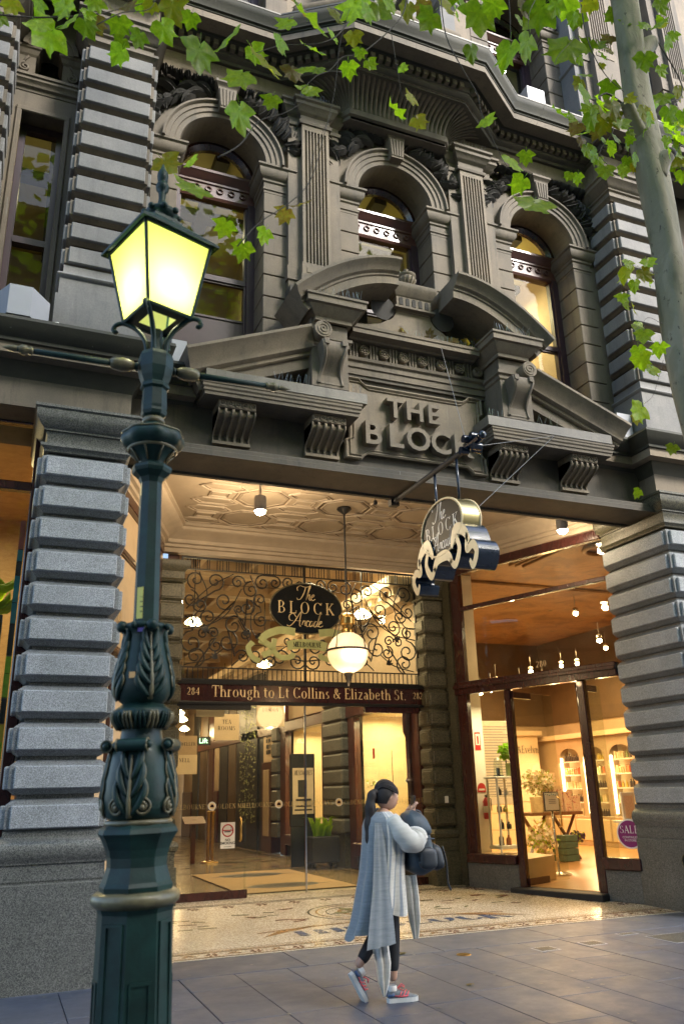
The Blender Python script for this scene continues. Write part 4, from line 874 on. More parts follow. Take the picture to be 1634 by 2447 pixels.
for k in range(-8, 10):
    P += flower(XC - .06 + .482 * k, 9.345, .085, rq); 
    for s in (-1, 1): G.append(line(XC - .06 + .482 * k + .17 * s, 9.33, XC - .06 + .482 * k + .23 * s, 9.36, .03)); G.append(line(XC - .06 + .482 * k + .20 * s, 9.40, XC - .06 + .482 * k + .26 * s, 9.38, .025))
inlay(P, 't_red', 'border_flower', .005); inlay(G, 't_tan', 'border_leaf', .005)
P = []; Q = []
for k in range(-5, 6): P += flower(XC + .5 * k, 12.45, .11, rq)
for s in (-1, 1):
    for k in range(6): P += flower(XC + s * (3.5 - .19 * k), 10.05 + .45 * k, .10, rq)
    for k in range(18):
        x, y = XC + s * rq.uniform(.9, 2.6), rq.uniform(10.7, 11.9); Q.append(line(x, y, x + rq.uniform(.1, .25), y + rq.uniform(-.1, .1), rq.uniform(.03, .06)))
inlay(P, 't_red', 'field_flower', .005); inlay(Q[::2], 't_grn', 'field_leaf', .005); inlay(Q[1::2], 't_red', 'field_leaf', .005)
def ring(cx, cy, r0, r1, n=48): return [[(cx + r * cos(a), cy + r * sin(a)) for r, a in ((r0, 2 * pi * k / n), (r1, 2 * pi * k / n), (r1, 2 * pi * (k + 1) / n), (r0, 2 * pi * (k + 1) / n))] for k in range(n)]
inlay(ring(XC, 11.25, .66, .69) + ring(XC, 11.25, .42, .44), 't_blk', 'medallion_ring'); inlay(ring(XC, 11.25, .55, .58) + ring(XC, 11.25, .22, .28), 't_tan', 'medallion_ring')
inlay(flower(XC, 11.25, .2, rq) + flower(XC, 11.25, .4, rq), 't_grn', 'medallion_flower', .006)
# ochre ribbon with blue letters
rib = []
for k in range(24):
    def yy(u): return 9.98 + .22 * (1 - (u / 1.75) ** 2)
    u0, u1 = -1.7 + 3.4 * k / 24, -1.7 + 3.4 * (k + 1) / 24
    if abs(u0 + .07) > .0: rib.append([(XC + u0, yy(u0) + .27), (XC + u1, yy(u1) + .27), (XC + u1, yy(u1) + .31), (XC + u0, yy(u0) + .31)])
rib += [[(XC - 1.72, 10.0), (XC - 1.45, 10.30), (XC - .85, 10.52), (XC - .98, 10.40), (XC - 1.35, 10.22)], [(XC + 1.85, 9.92), (XC + 1.5, 10.25), (XC + .95, 10.45), (XC + 1.1, 10.33), (XC + 1.4, 10.16)]]
inlay(rib, 't_tan', 'ribbon', .005)
for i, (ch, u) in enumerate(zip('THE BLOCK', (-1.22, -.86, -.5, -.25, .02, .36, .70, 1.08, 1.44))):
    if ch == ' ': continue
    mb = MB(); serif(mb, ch, .46, t=.24); mb.v = [(p[0], p[2], FZ(10) - p[1] * 0 + .006 + .0001 * (j % 7)) for j, p in enumerate(mb.v)]
    O(mb, 'mosaic_letter', 't_blue', mf, loc=(XC + u, 9.82 + .16 * (1 - (u / 1.75) ** 2), 0))
# ------------------------------------------------------------------ porch: ceiling, piers
PO = E('porch', BL, (XC, 11, 5.9))
mb = MB(); mb.prism([(XC - 3.9, 9.2), (XC + 3.9, 9.2), (XC + 3.9, 9.9), (XC + 2.7, 13.4), (XC - 2.7, 13.4), (XC - 3.9, 9.9)], 5.92, 6.0, 0, 'z'); O(mb, 'porch_ceiling', 'ceil', PO)
MT['umber'] = simple('umber_wall', (.09, .055, .025), .6, 0, .2, 2, 0)
def frame_mesh(P, name):
    mb = MB()
    for sc_, r, mi in ((1, .015, 0), (.90, .006, 1), (.80, .007, 0)):  # middle bead is dark, shade of the coffer groove put into its colour
        C = [(x * sc_, y * sc_, -.002) for x, y in P]; C = C + [C[0], C[1]]
        for i in range(len(P)): mb.tube([C[i], C[i + 1]], r, 6, mi)
    mb.prism([(x * .84, y * .84) for x, y in P], .0, .002, 0, 'z') if False else None
    return mesh(mb, name, ['ceil_l', 'umber'], False)
octo = frame_mesh([(.46 * cos(pi / 8 + k * pi / 4), .43 * sin(pi / 8 + k * pi / 4)) for k in range(8)], 'octagon_coffer')
hexa = frame_mesh([(-.36, 0), (-.22, -.13), (.22, -.13), (.36, 0), (.22, .13), (-.22, .13)], 'hexagon_coffer')
rect = frame_mesh([(-.15, -.10), (.15, -.10), (.15, .10), (-.15, .10)], 'rectangle_coffer')
for r_ in range(-2, 3):
    yb = 11.35 + r_ * 1.0
    for k in range(-3, 4):
        hwid = lambda y_: 3.42 if y_ < 10 else 3.42 - (y_ - 10) * .37
        x = 1.36 * k
        if abs(x) < hwid(yb + .4) - .42 and 9.6 < yb < 12.6: OD(octo, 'octagon_coffer', PO, (XC + x, yb, 5.915))
        for dy_, me_, nm_, hw_ in ((-.31, hexa, 'hexagon_coffer', .38), (.0, rect, 'rectangle_coffer', .18), (.31, hexa, 'hexagon_coffer', .38)):
            if abs(x + .68) < hwid(yb + dy_) - hw_ and 9.45 < yb + dy_ < 12.75 : OD(me_, nm_, PO, (XC + x + .68, yb + dy_, 5.915))
CR = [(-.1, 5.32), (.04, 5.32), (.05, 5.36), (.05, 5.42), (.09, 5.44), (.10, 5.50), (.15, 5.52), (.16, 5.60), (.20, 5.63), (.27, 5.70), (.36, 5.75), (.38, 5.79), (.38, 5.83), (.42, 5.85), (.42, 5.925), (-.1, 5.925)]
CR = [(o, 5.925 - (5.925 - z) * .72) for o, z in CR]
mb = MB(); mb.mould([(XC - 3.79, 9.9), (XC - 2.67, 12.9), (XC - 2.6, 13.25), (XC + 2.6, 13.25), (XC + 2.67, 12.9), (XC + 3.79, 9.9)], CR); O(mb, 'ceiling_cornice', 'ceil_l', PO, 35)
pme = block_mesh('granite_block', .21, 0, .4, 0, .20, .06, .05, .045, .04, ['gran_o', 'gran_o'], .02)
for s in (-1, 1):
    p = E('porch_pier', BL, (XC + s * 2.41, 12.98, 0)); L = (XC + s * 2.41, 12.98, 0)
    for k in range(12): OD(pme, 'granite_block', p, (L[0], 12.98, 4.86 - .33 * k))
    mb = MB(); mb.box(-.17, .17, .05, .4, .9, 5); O(mb, 'pier_core', 'gran_o', p, loc=L)
    mb = MB(); mb.mould(rect_path(-.22, .22, -.01, .4), [(-.2, .95), (0, .95), (.03, .93), (.05, .88), (.03, .82), (.01, .81), (.01, .78), (.0, .77), (.0, .6), (.03, .59), (.04, .07), (-.2, .07)]); O(mb, 'pier_base', 'gran_o', p, 40, L)
    mb = MB(); mb.mould(rect_path(-.22, .22, -.01, .4), [(-.2, 4.92), (0, 4.92), (.03, 4.95), (-.01, 4.98), (-.01, 5.1), (.03, 5.14), (.07, 5.2), (.07, 5.28), (-.2, 5.3)]); O(mb, 'pier_capital', 'gran_o', p, 40, L)
    x0, x1 = sorted((XC + s * 2.62, XC + s * 2.76)); mb = MB(); mb.box(x0, x1, 12.74, 13.4, 0, 5.4); O(mb, 'pier_flank', 'gran_o', p)
mb = MB(); mb.cbox(-.035, .035, -.012, .0, -.055, .055, .004); O(mb, 'number_plate', 'white', None, False, (XC + 2.43, 12.955, 1.42), 'small white plate screwed to the rusticated pier beside the doors', 'plate')
# ------------------------------------------------------------------ sign board over the doors
sb = tag(O(MB().box(XC - 2.22, XC + 2.3, 13.18, 13.34, 3.02, 3.33), 'entrance_board', 'wine'), 'dark red board reading Through to Lt Collins and Elizabeth St. over the doors', 'sign board')
mb = MB(); mb.mould([(XC - 2.24, 13.18), (XC + 2.32, 13.18)], [(-.1, 3.30), (.03, 3.30), (.05, 3.33), (.06, 3.36), (-.1, 3.37)]); mb.mould([(XC - 2.22, 13.18), (XC + 2.3, 13.18)], [(-.1, 2.98), (.01, 2.98), (.02, 3.01), (.01, 3.03), (-.1, 3.03)]); O(mb, 'board_moulding', 'iron', sb)
def letters(s, size, width, u, z, y, mat, parent, name='gold_lettering', t=.14, loc=None):
    mb = MB(); serif(mb, s, size, t=t); w = max(p[0] for p in mb.v) - min(p[0] for p in mb.v); c = width / w if width else 1
    mb.v = [(p[0] * c, p[1], p[2]) for p in mb.v]; return O(mb, name, mat, parent, loc=(XC + u, y, z))
letters('Through to Lt Collins & Elizabeth St.', .18, 3.5, .11, 3.10, 13.174, 'goldp', sb)
letters('284', .115, .2, -1.95, 3.125, 13.174, 'goldp', sb); letters('282', .115, .18, 2.10, 3.125, 13.174, 'goldp', sb)
# ------------------------------------------------------------------ wrought iron grille
gr = E('iron_grille', None, (XC, 13.28, 3.36), 'black wrought iron grille of scrolls above the sign board', 'grille')
y = 13.28
def bars(zs, z0, z1, r=.009):
    mb = MB()
    for x in zs: mb.tube([(x, y, z0), (x, y, z1)], r, 5, cap=False)
    return mb
mb = MB()
for z in (3.58, 5.24): mb.box(XC - 2.2, XC + 2.2, y - .012, y + .012, z - .01, z + .01)
for z in (3.38, 5.44): mb.box(XC - 2.2, XC + 2.2, y - .02, y + .02, z - .018, z + .018)
for x in (-2.19, 2.19): mb.box(XC + x - .015, XC + x + .015, y - .015, y + .015, 3.36, 5.44)
mb.box(XC - .02, XC + .02, y - .02, y + .02, 3.36, 5.44); O(mb, 'grille_frame', 'iron', gr)
top = []; x = -2.1
while x < 2.15: top += [x, x + .035] if int(x * 7.3 + 40) % 2 else [x, x + .05, x + .1]; x += .17
ub = mesh(MB().tube([(0, 0, 0), (0, 0, .2)], .009, 5, cap=False), 'iron_bar', 'iron', True)
for q in top: OD(ub, 'iron_bar', gr, (XC + q, y, 5.24))
for k in range(51): OD(ub, 'iron_bar', gr, (XC - 2.12 + .085 * k, y, 3.38))
def scroll(ax, az, ar, at, ad, bx, bz, br, bt, bd, ta=1.5, tb=1.5, mid=()):
    A = spiral(ax, az, ar, ta, at, ad); B = spiral(bx, bz, br, tb, bt, bd)
    return A[::-1] + [(p[0], 0, p[1]) for p in mid] + B
H_ = [  # half pattern, x from centre 0..2.15, z 3.6..5.22
 dict(a=(1.95, 5.06, .13, -pi / 2, 1), b=(2.03, 4.72, .12, pi / 2, 1)), dict(a=(1.62, 5.05, .13, -pi / 2, -1), b=(1.86, 4.62, .10, 0, -1)),
 dict(a=(1.22, 5.06, .10, pi, -1), b=(.98, 4.94, .12, pi / 2, -1)), dict(a=(1.45, 4.72, .14, pi, 1), b=(1.72, 4.42, .12, -pi / 2, 1)),
 dict(a=(1.05, 4.62, .12, pi / 2, 1), b=(1.28, 4.30, .15, pi, -1)), dict(a=(2.0, 4.32, .09, pi / 2, 1), b=(1.98, 3.98, .16, pi / 2, -1)),
 dict(a=(1.92, 3.76, .14, -pi / 2, -1), b=(1.58, 3.95, .10, pi / 2, -1)), dict(a=(1.38, 4.02, .15, pi / 2, 1), b=(1.12, 3.78, .10, 0, 1)),
 dict(a=(.88, 3.80, .11, pi, 1), b=(.62, 3.70, .09, 0, 1)), dict(a=(.45, 3.78, .12, pi, -1), b=(.15, 3.74, .12, pi, 1)),
 dict(a=(.78, 5.08, .11, pi / 2, -1), b=(.55, 5.10, .09, pi / 2, 1)), dict(a=(.30, 5.12, .09, -pi / 2, 1), b=(.10, 5.05, .08, pi / 2, 1)),
 dict(a=(.82, 4.78, .10, -pi / 2, 1), b=(.80, 4.42, .11, pi / 2, -1)), dict(a=(.20, 3.98, .10, pi / 2, 1), b=(.32, 4.08, .06, pi, 1)),
 dict(a=(1.62, 4.16, .08, 0, 1), b=(1.80, 4.14, .08, pi, -1)), dict(a=(1.20, 4.58, .06, 0, 1), b=(1.08, 4.16, .08, pi / 2, 1))]
for s in (-1, 1):
    for d in H_:
        a, b = d['a'], d['b']; a = (a[0], a[1], a[2] * 1.3, *a[3:]); b = (b[0], b[1], b[2] * 1.3, *b[3:]); pts = scroll(*a, *b); pts = [(XC + s * p[0], y, p[2]) for p in pts]
        mb = MB(); mb.tube(pts, .014, 5); O(mb, 'iron_scroll', 'iron', gr, True)
    mb = MB()
    for P in ([(2.15, 4.2), (1.75, 4.28), (1.4, 4.5), (1.15, 4.95)], [(2.1, 4.55), (1.7, 4.95), (1.3, 5.2)], [(1.0, 5.2), (.9, 4.9), (.98, 4.3), (.7, 3.95)], [(2.1, 3.62), (1.7, 3.72), (1.45, 3.9)], [(1.3, 3.62), (1.0, 3.95), (1.2, 4.4)], [(.06, 4.1), (.4, 3.95), (.7, 3.62)], [(1.9, 5.2), (1.75, 4.8), (1.95, 4.45), (2.15, 4.4)]):
        mb.tube([(XC + s * p.x, y, p.y) for p in [Vector((q[0], q[2], 0)) for q in crom([(a, 0, b) for a, b in P], 6)]], .010, 5)
    mb.tube([(XC + s * .05, y, 4.42), (XC + s * 2.18, y, 4.42)], .007, 5); mb.tube([(XC + s * .05, y, 5.0), (XC + s * 1.5, y, 5.0)], .006, 5); mb.tube([(XC + s * .05, y, 3.98), (XC + s * 1.3, y, 3.98)], .006, 5)
    O(mb, 'iron_stem', 'iron', gr, True)
    mb = MB()
    for lx, lz, la in ((1.75, 4.16, 1), (1.1, 4.14, 2), (1.55, 3.74, .3), (.9, 4.1, 2.5)):
        for q in (-.5, 0, .5):
            V = []; 
            for i in range(5): t = i / 4; w = .022 * sin(pi * (t * .85 + .15)); a = la + q + .4 * t; V += [(XC + s * (lx + .14 * t * cos(a) - w * sin(a)), y - .015 - .02 * sin(pi * t), lz + .14 * t * sin(a) + w * cos(a)), (XC + s * (lx + .14 * t * cos(a) + w * sin(a)), y - .015 - .02 * sin(pi * t), lz + .14 * t * sin(a) - w * cos(a))]
            mb.add(V, [(2 * i, 2 * i + 1, 2 * i + 3, 2 * i + 2) for i in range(4)])
    O(mb, 'iron_leaf', 'iron', gr, True)
# transom glass behind the grille
O(MB().box(XC - 2.2, XC + 2.2, 13.36, 13.366, 3.35, 5.45), 'transom_pane', 'glass_d', BL)
# oval sign in the grille
ov = E('oval_sign', None, (XC, 13.2, 4.63), 'black oval sign with gold The BLOCK Arcade and a MELBOURNE ribbon in the grille', 'sign')
mb = MB(); P = [(.67 * cos(2 * pi * k / 48), .45 * sin(2 * pi * k / 48)) for k in range(48)]; mb.prism(P, -.02, .03); O(mb, 'oval_board', 'black', ov, loc=(XC, 13.2, 4.65))
mb = MB(); mb.tube([(a * 1.0, -.02, b * 1.0) for a, b in P + [P[0]]], .012, 6); O(mb, 'oval_rim', 'lampb', ov, True, (XC, 13.2, 4.65))
mb = MB(); script(mb, 'The', .26, .05); O(mb, 'script_lettering', 'goldp', ov, loc=(XC + .02, 13.175, 4.80))
mb = MB(); script(mb, 'Arcade', .26, .05); O(mb, 'script_lettering', 'goldp', ov, loc=(XC + .03, 13.175, 4.33))
mb = MB(); serif(mb, 'BLOCK', .21, track=.30); O(mb, 'gold_lettering', 'goldp', ov, loc=(XC, 13.175, 4.555))
MT['ribbon'] = simple('pale_green_enamel', (.40, .44, .20), .4, 0, .15, 4); 
def ribbon(P, w, nm, yo=0.0):
    C = crom([(a, 0, b) for a, b in P], 8); mb = MB(); V = []; n = len(C)
    for i, p in enumerate(C):
        d = (C[min(i + 1, n - 1)] - C[max(i - 1, 0)]).normalized(); nx, nz = -d.z, d.x
        hw = w / 2; V += [(p.x + nx * hw, yo, p.z + nz * hw), (p.x - nx * hw, yo, p.z - nz * hw), (p.x - nx * hw, yo + .02, p.z - nz * hw), (p.x + nx * hw, yo + .02, p.z + nz * hw)]
    mb.add(V, [(4 * i + q, 4 * i + (q + 1) % 4, 4 * i + 4 + (q + 1) % 4, 4 * i + 4 + q) for i in range(n - 1) for q in range(4)] + [(0, 1, 2, 3), (4 * n - 4, 4 * n - 3, 4 * n - 2, 4 * n - 1)])
    return O(mb, nm, 'ribbon', ov, loc=(XC, 13.16, 0))
ribbon([(-.36, 3.98), (-.12, 4.02), (.12, 4.02), (.36, 3.98)], .16, 'ribbon_centre')
for s in (-1, 1):
    ribbon([(s * .22, 4.22), (s * .48, 4.24), (s * .72, 4.16), (s * .84, 4.04)], .13, 'ribbon_fold', -.01)
    ribbon([(s * .86, 4.06), (s * .72, 4.0), (s * .62, 3.9), (s * .80, 3.80)], .10, 'ribbon_tail', .01)
    ribbon([(s * .58, 4.1), (s * .60, 3.9), (s * .46, 3.78), (s * .28, 3.80), (s * .24, 3.86)], .09, 'ribbon_tail', .02)
    ribbon([(s * .96, 4.02), (s * 1.04, 3.92), (s * .98, 3.78), (s * .84, 3.70)], .09, 'ribbon_tail', .03)
letters('MELBOURNE', .085, .52, 0, 3.965, 13.150, 'black', ov, 'ribbon_lettering', .2)
# ------------------------------------------------------------------ glass doors
dr = E('glass_doors', None, (XC, 13.32, .08), 'frameless glass sliding doors of the arcade with gold lettering', 'doors')
for a, b, yy_ in ((-2.18, -1.02, 13.24), (-1.03, -.005, 13.32), (.005, 1.08, 13.32), (1.06, 2.14, 13.26)):
    O(MB().box(XC + a, XC + b, yy_, yy_ + .01, .10, 2.99), 'glass_leaf', 'glass_d', dr)
O(MB().box(XC - 2.2, XC - 1.0, 13.22, 13.28, .085, .20), 'bottom_rail', 'wine', dr); O(MB().box(XC - 2.2, XC - .98, 13.2, 13.3, 2.9, 3.0), 'top_rail', 'iron', dr)
O(MB().box(XC + 1.08, XC + 2.14, 13.22, 13.3, 2.88, 3.0), 'top_rail', 'wine', dr); O(MB().box(XC + 1.5, XC + 2.14, 13.23, 13.29, .085, .2), 'bottom_rail', 'wine', dr)
O(MB().box(XC - .012, XC + .012, 13.30, 13.34, .09, 3.0), 'centre_stile', 'chrome', dr)
mb = MB(); mb.tube([(XC - 1.12, 13.24, .9), (XC - 1.12, 13.19, .92), (XC - 1.12, 13.19, 1.22), (XC - 1.12, 13.24, 1.24)], .018, 8); O(mb, 'pull_handle', 'brass', dr, True)
for u, yy_ in ((-1.62, 13.235), (-.5, 13.315), (.55, 13.315), (1.5, 13.255)):
    mb = MB(); serif(mb, "MELBOURNE'S", .07, t=.1); mb.v = [(p[0] - .29 * 1, p[1], p[2]) for p in mb.v]; st = serif(mb, "GOLDEN MILE", .07, t=.1); mb.v[st:] = [(p[0] + .36, p[1], p[2]) for p in mb.v[st:]]
    O(mb, 'gold_lettering', 'gold', dr, loc=(XC + u, yy_, 1.385))
    mb = MB(); mb.prism([(.065 * cos(k * pi / 12), .065 * sin(k * pi / 12)) for k in range(24)], -.001, 0); q = O(mb, 'round_seal', 'white', dr, loc=(XC + u + .04, yy_, 1.425))
    mb = MB(); mb.prism([(.05 * cos(k * pi / 12), .05 * sin(k * pi / 12)) for k in range(24)], -.002, -.001); mb.prism([(-.03, -.02), (.03, -.02), (.03, .0), (.018, .02), (0, .03), (-.018, .02), (-.03, 0)], -.003, -.002, 1); O(mb, 'seal_emblem', ['goldp', 'wine'], q, loc=(XC + u + .04, yy_, 1.425))
ns = tag(O(MB().box(-.115, .115, -.004, 0, -.19, .19), 'no_smoking_sign', 'white', None, False, (XC - 1.32, 13.235, .99)), 'white NO SMOKING sign stuck on the left glass door', 'sign')
MT['red'] = simple('red_print', (.45, .02, .02), .5, 0, .05, 5, 0); MT['ink'] = simple('black_print', (.012, .012, .012), .6, 0, .05, 5, 0)
mb = MB(); mb.tube([(.085 * cos(k * pi / 14), -.005, .07 + .085 * sin(k * pi / 14)) for k in range(29)], .009, 4); mb.box(-.085, .085, -.007, -.005, .065, .08); 
mb.v = [(p[0], p[1], p[2]) for p in mb.v]; O(mb, 'prohibition_ring', 'red', ns, loc=(XC - 1.32, 13.235, .99))
mb = MB(); mb.box(-.055, .045, -.0055, -.004, .045, .06); mb.tube([(.05, -.005, .08), (.06, -.005, .10), (.045, -.005, .12), (.06, -.005, .14)], .004, 4); O(mb, 'cigarette', 'ink', ns, loc=(XC - 1.32, 13.235, .99))
for s_, z, sz in (('NO', -.085, .052), ('SMOKING', -.13, .052)): text(s_, sz, .0005, 'ink', ns, (XC - 1.32, 13.23, .99 + z), off=.001, name='sign_lettering')
O(MB().box(-.06, .06, -.0055, -.004, -.168, -.162), 'fine_print', 'ink', ns, loc=(XC - 1.32, 13.235, .99))
# ------------------------------------------------------------------ pendant globe and spot lights of the porch
MT['e_globe'] = emit('lit_opal_glass', (1, .58, .22), .24); MT['e_hot'] = emit('lit_bulb', (1, .8, .5), 25)
gl = E('globe_lamp', None, (XC, 11.35, 5.9), 'round opal globe lamp hanging from the porch ceiling on a long rod', 'lamp')
L = (XC, 11.35, 0)
mb = MB(); mb.lathe([(0, 5.91), (.11, 5.91), (.12, 5.89), (.09, 5.86), (.04, 5.82), (.015, 5.80), (.012, 4.16), (0, 4.16)], 16); O(mb, 'rod', 'iron', gl, 40, L)
mb = MB(); mb.lathe([(0, 4.2), (.03, 4.2), (.12, 4.16), (.13, 4.13), (.12, 4.12), (.115, 4.02), (.08, 4.0), (.07, 3.96), (.09, 3.93), (.09, 3.88), (0, 3.88)], 16); O(mb, 'gallery', 'brass', gl, 40, L)
mb = MB(); mb.sphere((0, 0, 3.585), .31, 28, 18); O(mb, 'opal_globe', 'e_globe', gl, True, L)
mb = MB(); mb.lathe([(.312, 3.60), (.322, 3.60), (.322, 3.63), (.312, 3.63)], 32); 
for k in range(4):
    a = k * pi / 2 + .6; mb.tube([(.13 * cos(a), .13 * sin(a), 4.14), (.2 * cos(a), .2 * sin(a), 4.05), (.22 * cos(a), .22 * sin(a), 3.95), (.29 * cos(a), .29 * sin(a), 3.78), (.318 * cos(a), .318 * sin(a), 3.62)], .008, 5)
for k in range(40): mb.sphere((.324 * cos(k * pi / 20), .324 * sin(k * pi / 20), 3.615), .012, 5, 3)
mb.lathe([(0, 3.29), (.06, 3.29), (.07, 3.26), (.05, 3.22), (.05, 3.19), (.02, 3.14), (.018, 3.10), (.0, 3.08)], 12); O(mb, 'metal_band', 'iron', gl, 40, L)
for dx in (-.12, .12): lamp_light('POINT', 'globe_hotspot_light', (XC + dx * 1.0, 11.35 - .36, 3.5), 1.6, WARM, gl, .05)  # lights added in front of the globe to give its two hot spots
lamp_light('POINT', 'globe_glow', (XC, 11.35, 3.0), 7.7, WARM, gl, .25)
def spotlamp(x, y, z, lab, e, nm='spot_lamp'):
    s = E('ceiling_spotlight', None, (x, y, z), lab, 'spotlight')
    mb = MB(); mb.lathe([(0, 5.92), (.07, 5.92), (.07, 5.88), (.02, 5.86), (.02, z + .22), (0, z + .22)], 14, (0, 0)); mb.v = [(p[0], p[1], p[2] - 0) for p in mb.v]; O(mb, 'stem', 'white', s, 40, (x, y, 0))
    mb = MB(); mb.lathe([(0, .22), (.08, .22), (.09, .18), (.09, .02), (.085, .0), (.08, .02), (.08, .16)], 16); O(mb, 'can', 'ac', s, 40, (x, y, z))
    mb = MB(); mb.sphere((0, 0, .02), .085, 12, 8); O(mb, 'bulb', 'e_hot', s, True, (x, y, z))
    lamp_light('POINT', nm, (x, y, z - .12), e, (1, .78, .5), s, .07)
spotlamp(3.11, 10.54, 5.42, 'bright ceiling spotlight over the left half of the porch', 40)
spotlamp(7.9, 9.95, 5.42, 'small ceiling spotlight beside the right granite pilaster', 9)
# ------------------------------------------------------------------ splayed shopfronts
def shopfront(s, cream):
    A, B = Vector((XC + s * 2.67, 12.73)), Vector((XC + s * 3.79, 9.90)); d = (B - A).normalized(); n = Vector((-d.y * s, d.x * s)) * -1
    if n.y > 0: n = -n
    ang = atan2(d.y, d.x)
    f = E('shopfront', BL, (A.x, A.y, 0))
    def bar(t0, t1, z0, z1, o=.0, dp=.09, mat='wine', nm='frame_bar', c=.012):
        a = A + d * t0; mb = MB(); L_ = t1 - t0
        V0 = len(mb.v); mb.cbox(0, L_, -o if False else -.5 * dp + 0, .5 * dp, z0, z1, c)
        mb.xform(Matrix.Translation((a.x + n.x * o, a.y + n.y * o, 0)) @ Matrix.Rotation(ang, 4, 'Z')); return O(mb, nm, mat, f)
    bar(.02, .22, .45, 5.45, .0, .12, nm='corner_post'); bar(.02, 3.1, 5.30, 5.46, .02, .12, nm='head_rail'); bar(.2, 3.1, 4.62, 4.70, .01, .08, nm='transom_rail')
    bar(.0, 3.1, 3.14, 3.36, .04, .14, nm='lintel_rail'); bar(.0, 3.1, 3.24, 3.30, .085, .14, nm='lintel_bead')
    bar(1.0, 1.12, .1, 3.14, .0, .12, nm='door_post'); bar(2.37, 2.5, .1, 3.14, .0, .12, nm='door_post')
    bar(.04, 1.0, .44, .58, .05, .16, nm='sill_rail'); bar(2.5, 3.1, .44, .60, .05, .16, nm='sill_rail')
    bar(.0, 1.0, 0.02, .44, -.04, .2, 'gran_d', 'stall_riser'); bar(2.5, 3.1, 0.0, .44, -.04, .2, 'gran_d', 'stall_riser'); bar(.94, 2.52, .0, .12, -.0, .5, 'blackm', 'door_step')
    g = 'cream' if cream else 'glass'
    if not cream:
        for t0, t1, z0, z1 in ((.2, 3.1, 4.7, 5.3), (.2, 3.1, 3.36, 4.62), (.2, 1.0, .58, 3.14), (2.5, 3.1, .6, 3.14)): bar(t0, t1, z0, z1, -.01, .01, g, 'shop_pane', .001)
    else:
        for t0, t1, z0, z1 in ((.2, 3.1, 4.7, 5.3), (.2, 3.1, 3.36, 4.62), (.2, 1.0, .58, 3.14), (1.12, 2.37, .12, 3.14), (2.5, 3.1, .6, 3.14)): bar(t0, t1, z0, z1, -.01, .02, 'creamd', 'panel')
        mb = MB()
        for z in (4.0, 3.8): mb.tube(spiral(0, z, .12, 1.5, 0, 1), .015, 5)
        mb.v = [(A.x + d.x * 2.3 + n.x * .03 + d.x * p[0], A.y + d.y * 2.3 + n.y * .03 + d.y * p[0], p[2]) for p in mb.v]; O(mb, 'gilt_scroll', 'gold', f, True)
    return f, A, d, n
SF, SA, SD, SN = shopfront(1, False); shopfront(-1, True)
mb = MB(); serif(mb, '280', .1); mb.xform(Matrix.Translation((SA.x + SD.x * 1.76 + SN.x * .01, SA.y + SD.y * 1.76 + SN.y * .01, 3.44)) @ Matrix.Rotation(atan2(SD.y, SD.x), 4, 'Z')); O(mb, 'gold_number', 'goldp', SF)
# open glass door leaf, swung inwards
dl = E('shop_door', SF, (SA.x + SD.x * 1.14, SA.y + SD.y * 1.14, .13)); h = Vector((SA.x + SD.x * 1.14, SA.y + SD.y * 1.14)); od = Vector((.98, -.2)).normalized() if False else Vector((.93, .37))
def leafbox(p0, dd, t0, t1, z0, z1, th, mat, nm, par):
    mb = MB(); mb.box(t0, t1, -th / 2, th / 2, z0, z1); mb.xform(Matrix.Translation((p0.x, p0.y, 0)) @ Matrix.Rotation(atan2(dd.y, dd.x), 4, 'Z')); return O(mb, nm, mat, par)
leafbox(h, od, 0, 1.15, .14, 3.1, .012, 'glass', 'door_pane', dl); leafbox(h, od, 0, .55, .14, .24, .04, 'wine', 'door_shoe', dl); leafbox(h, od, 0, .5, 3.0, 3.1, .04, 'wine', 'door_shoe', dl)
q = h + od * 1.0; mb = MB(); mb.tube([(q.x, q.y - .02, .95), (q.x, q.y - .08, .97), (q.x, q.y - .08, 1.4), (q.x, q.y - .02, 1.42)], .014, 6); O(mb, 'pull_handle', 'brass', dl, True)
h2 = Vector((SA.x + SD.x * 2.34, SA.y + SD.y * 2.34)); dl2 = E('shop_door', SF, (h2.x, h2.y, .13)); od2 = Vector((.96, .28)).normalized()
leafbox(h2, od2, 0, .6, .14, 3.1, .012, 'glass', 'door_pane', dl2); leafbox(h2, od2, 0, .06, .14, 3.1, .03, 'wine', 'door_stile', dl2); leafbox(h2, od2, 0, .5, 3.0, 3.1, .04, 'wine', 'door_shoe', dl2)
# left bay shop window -------------------------------------------
lb = E('bay_shop_window', BL, (-1, 8.95, .5))
for x0, x1, z0, z1 in ((-3, .14, 5.56, 5.72), (.03, .15, .3, 5.6), (-3, .04, 4.78, 4.88), (-3, .04, .3, .6)): O(MB().cbox(x0, x1, 8.9, 9.02, z0, z1, .012), 'frame_bar', 'wine', lb)
O(MB().box(-3, .03, 8.97, 8.976, .6, 5.56), 'shop_pane', 'glass', lb)
O(MB().box(-4, .14, 8.98, 9.1, 0, .3), 'stall_riser', 'gran_d', lb)
MT['ply'] = wood('amber_plywood', (.38, .22, .08), (.56, .36, .16), .5, (1, 1, 3), 0)
mb = MB(); mb.add([(-4, 13, 0), (.6, 13, 0), (.6, 13, 5.7), (-4, 13, 5.7), (.6, 9.1, 0), (.6, 9.1, 5.7), (-4, 9.1, 5.7), (-4, 9.1, 0)], [(0, 1, 2, 3), (1, 4, 5, 2), (3, 2, 5, 6), (0, 7, 4, 1)]); O(mb, 'shop_wall', 'ply', lb)
MT['bk1'] = simple('teal_spine', (.02, .18, .22), .6); MT['bk2'] = simple('lime_spine', (.25, .4, .02), .6); MT['bk3'] = simple('brick_spine', (.3, .07, .05), .6); MT['bk4'] = simple('yellow_spine', (.5, .36, .03), .6); MT['dk'] = simple('dark_cabinet', (.02, .022, .024), .4)
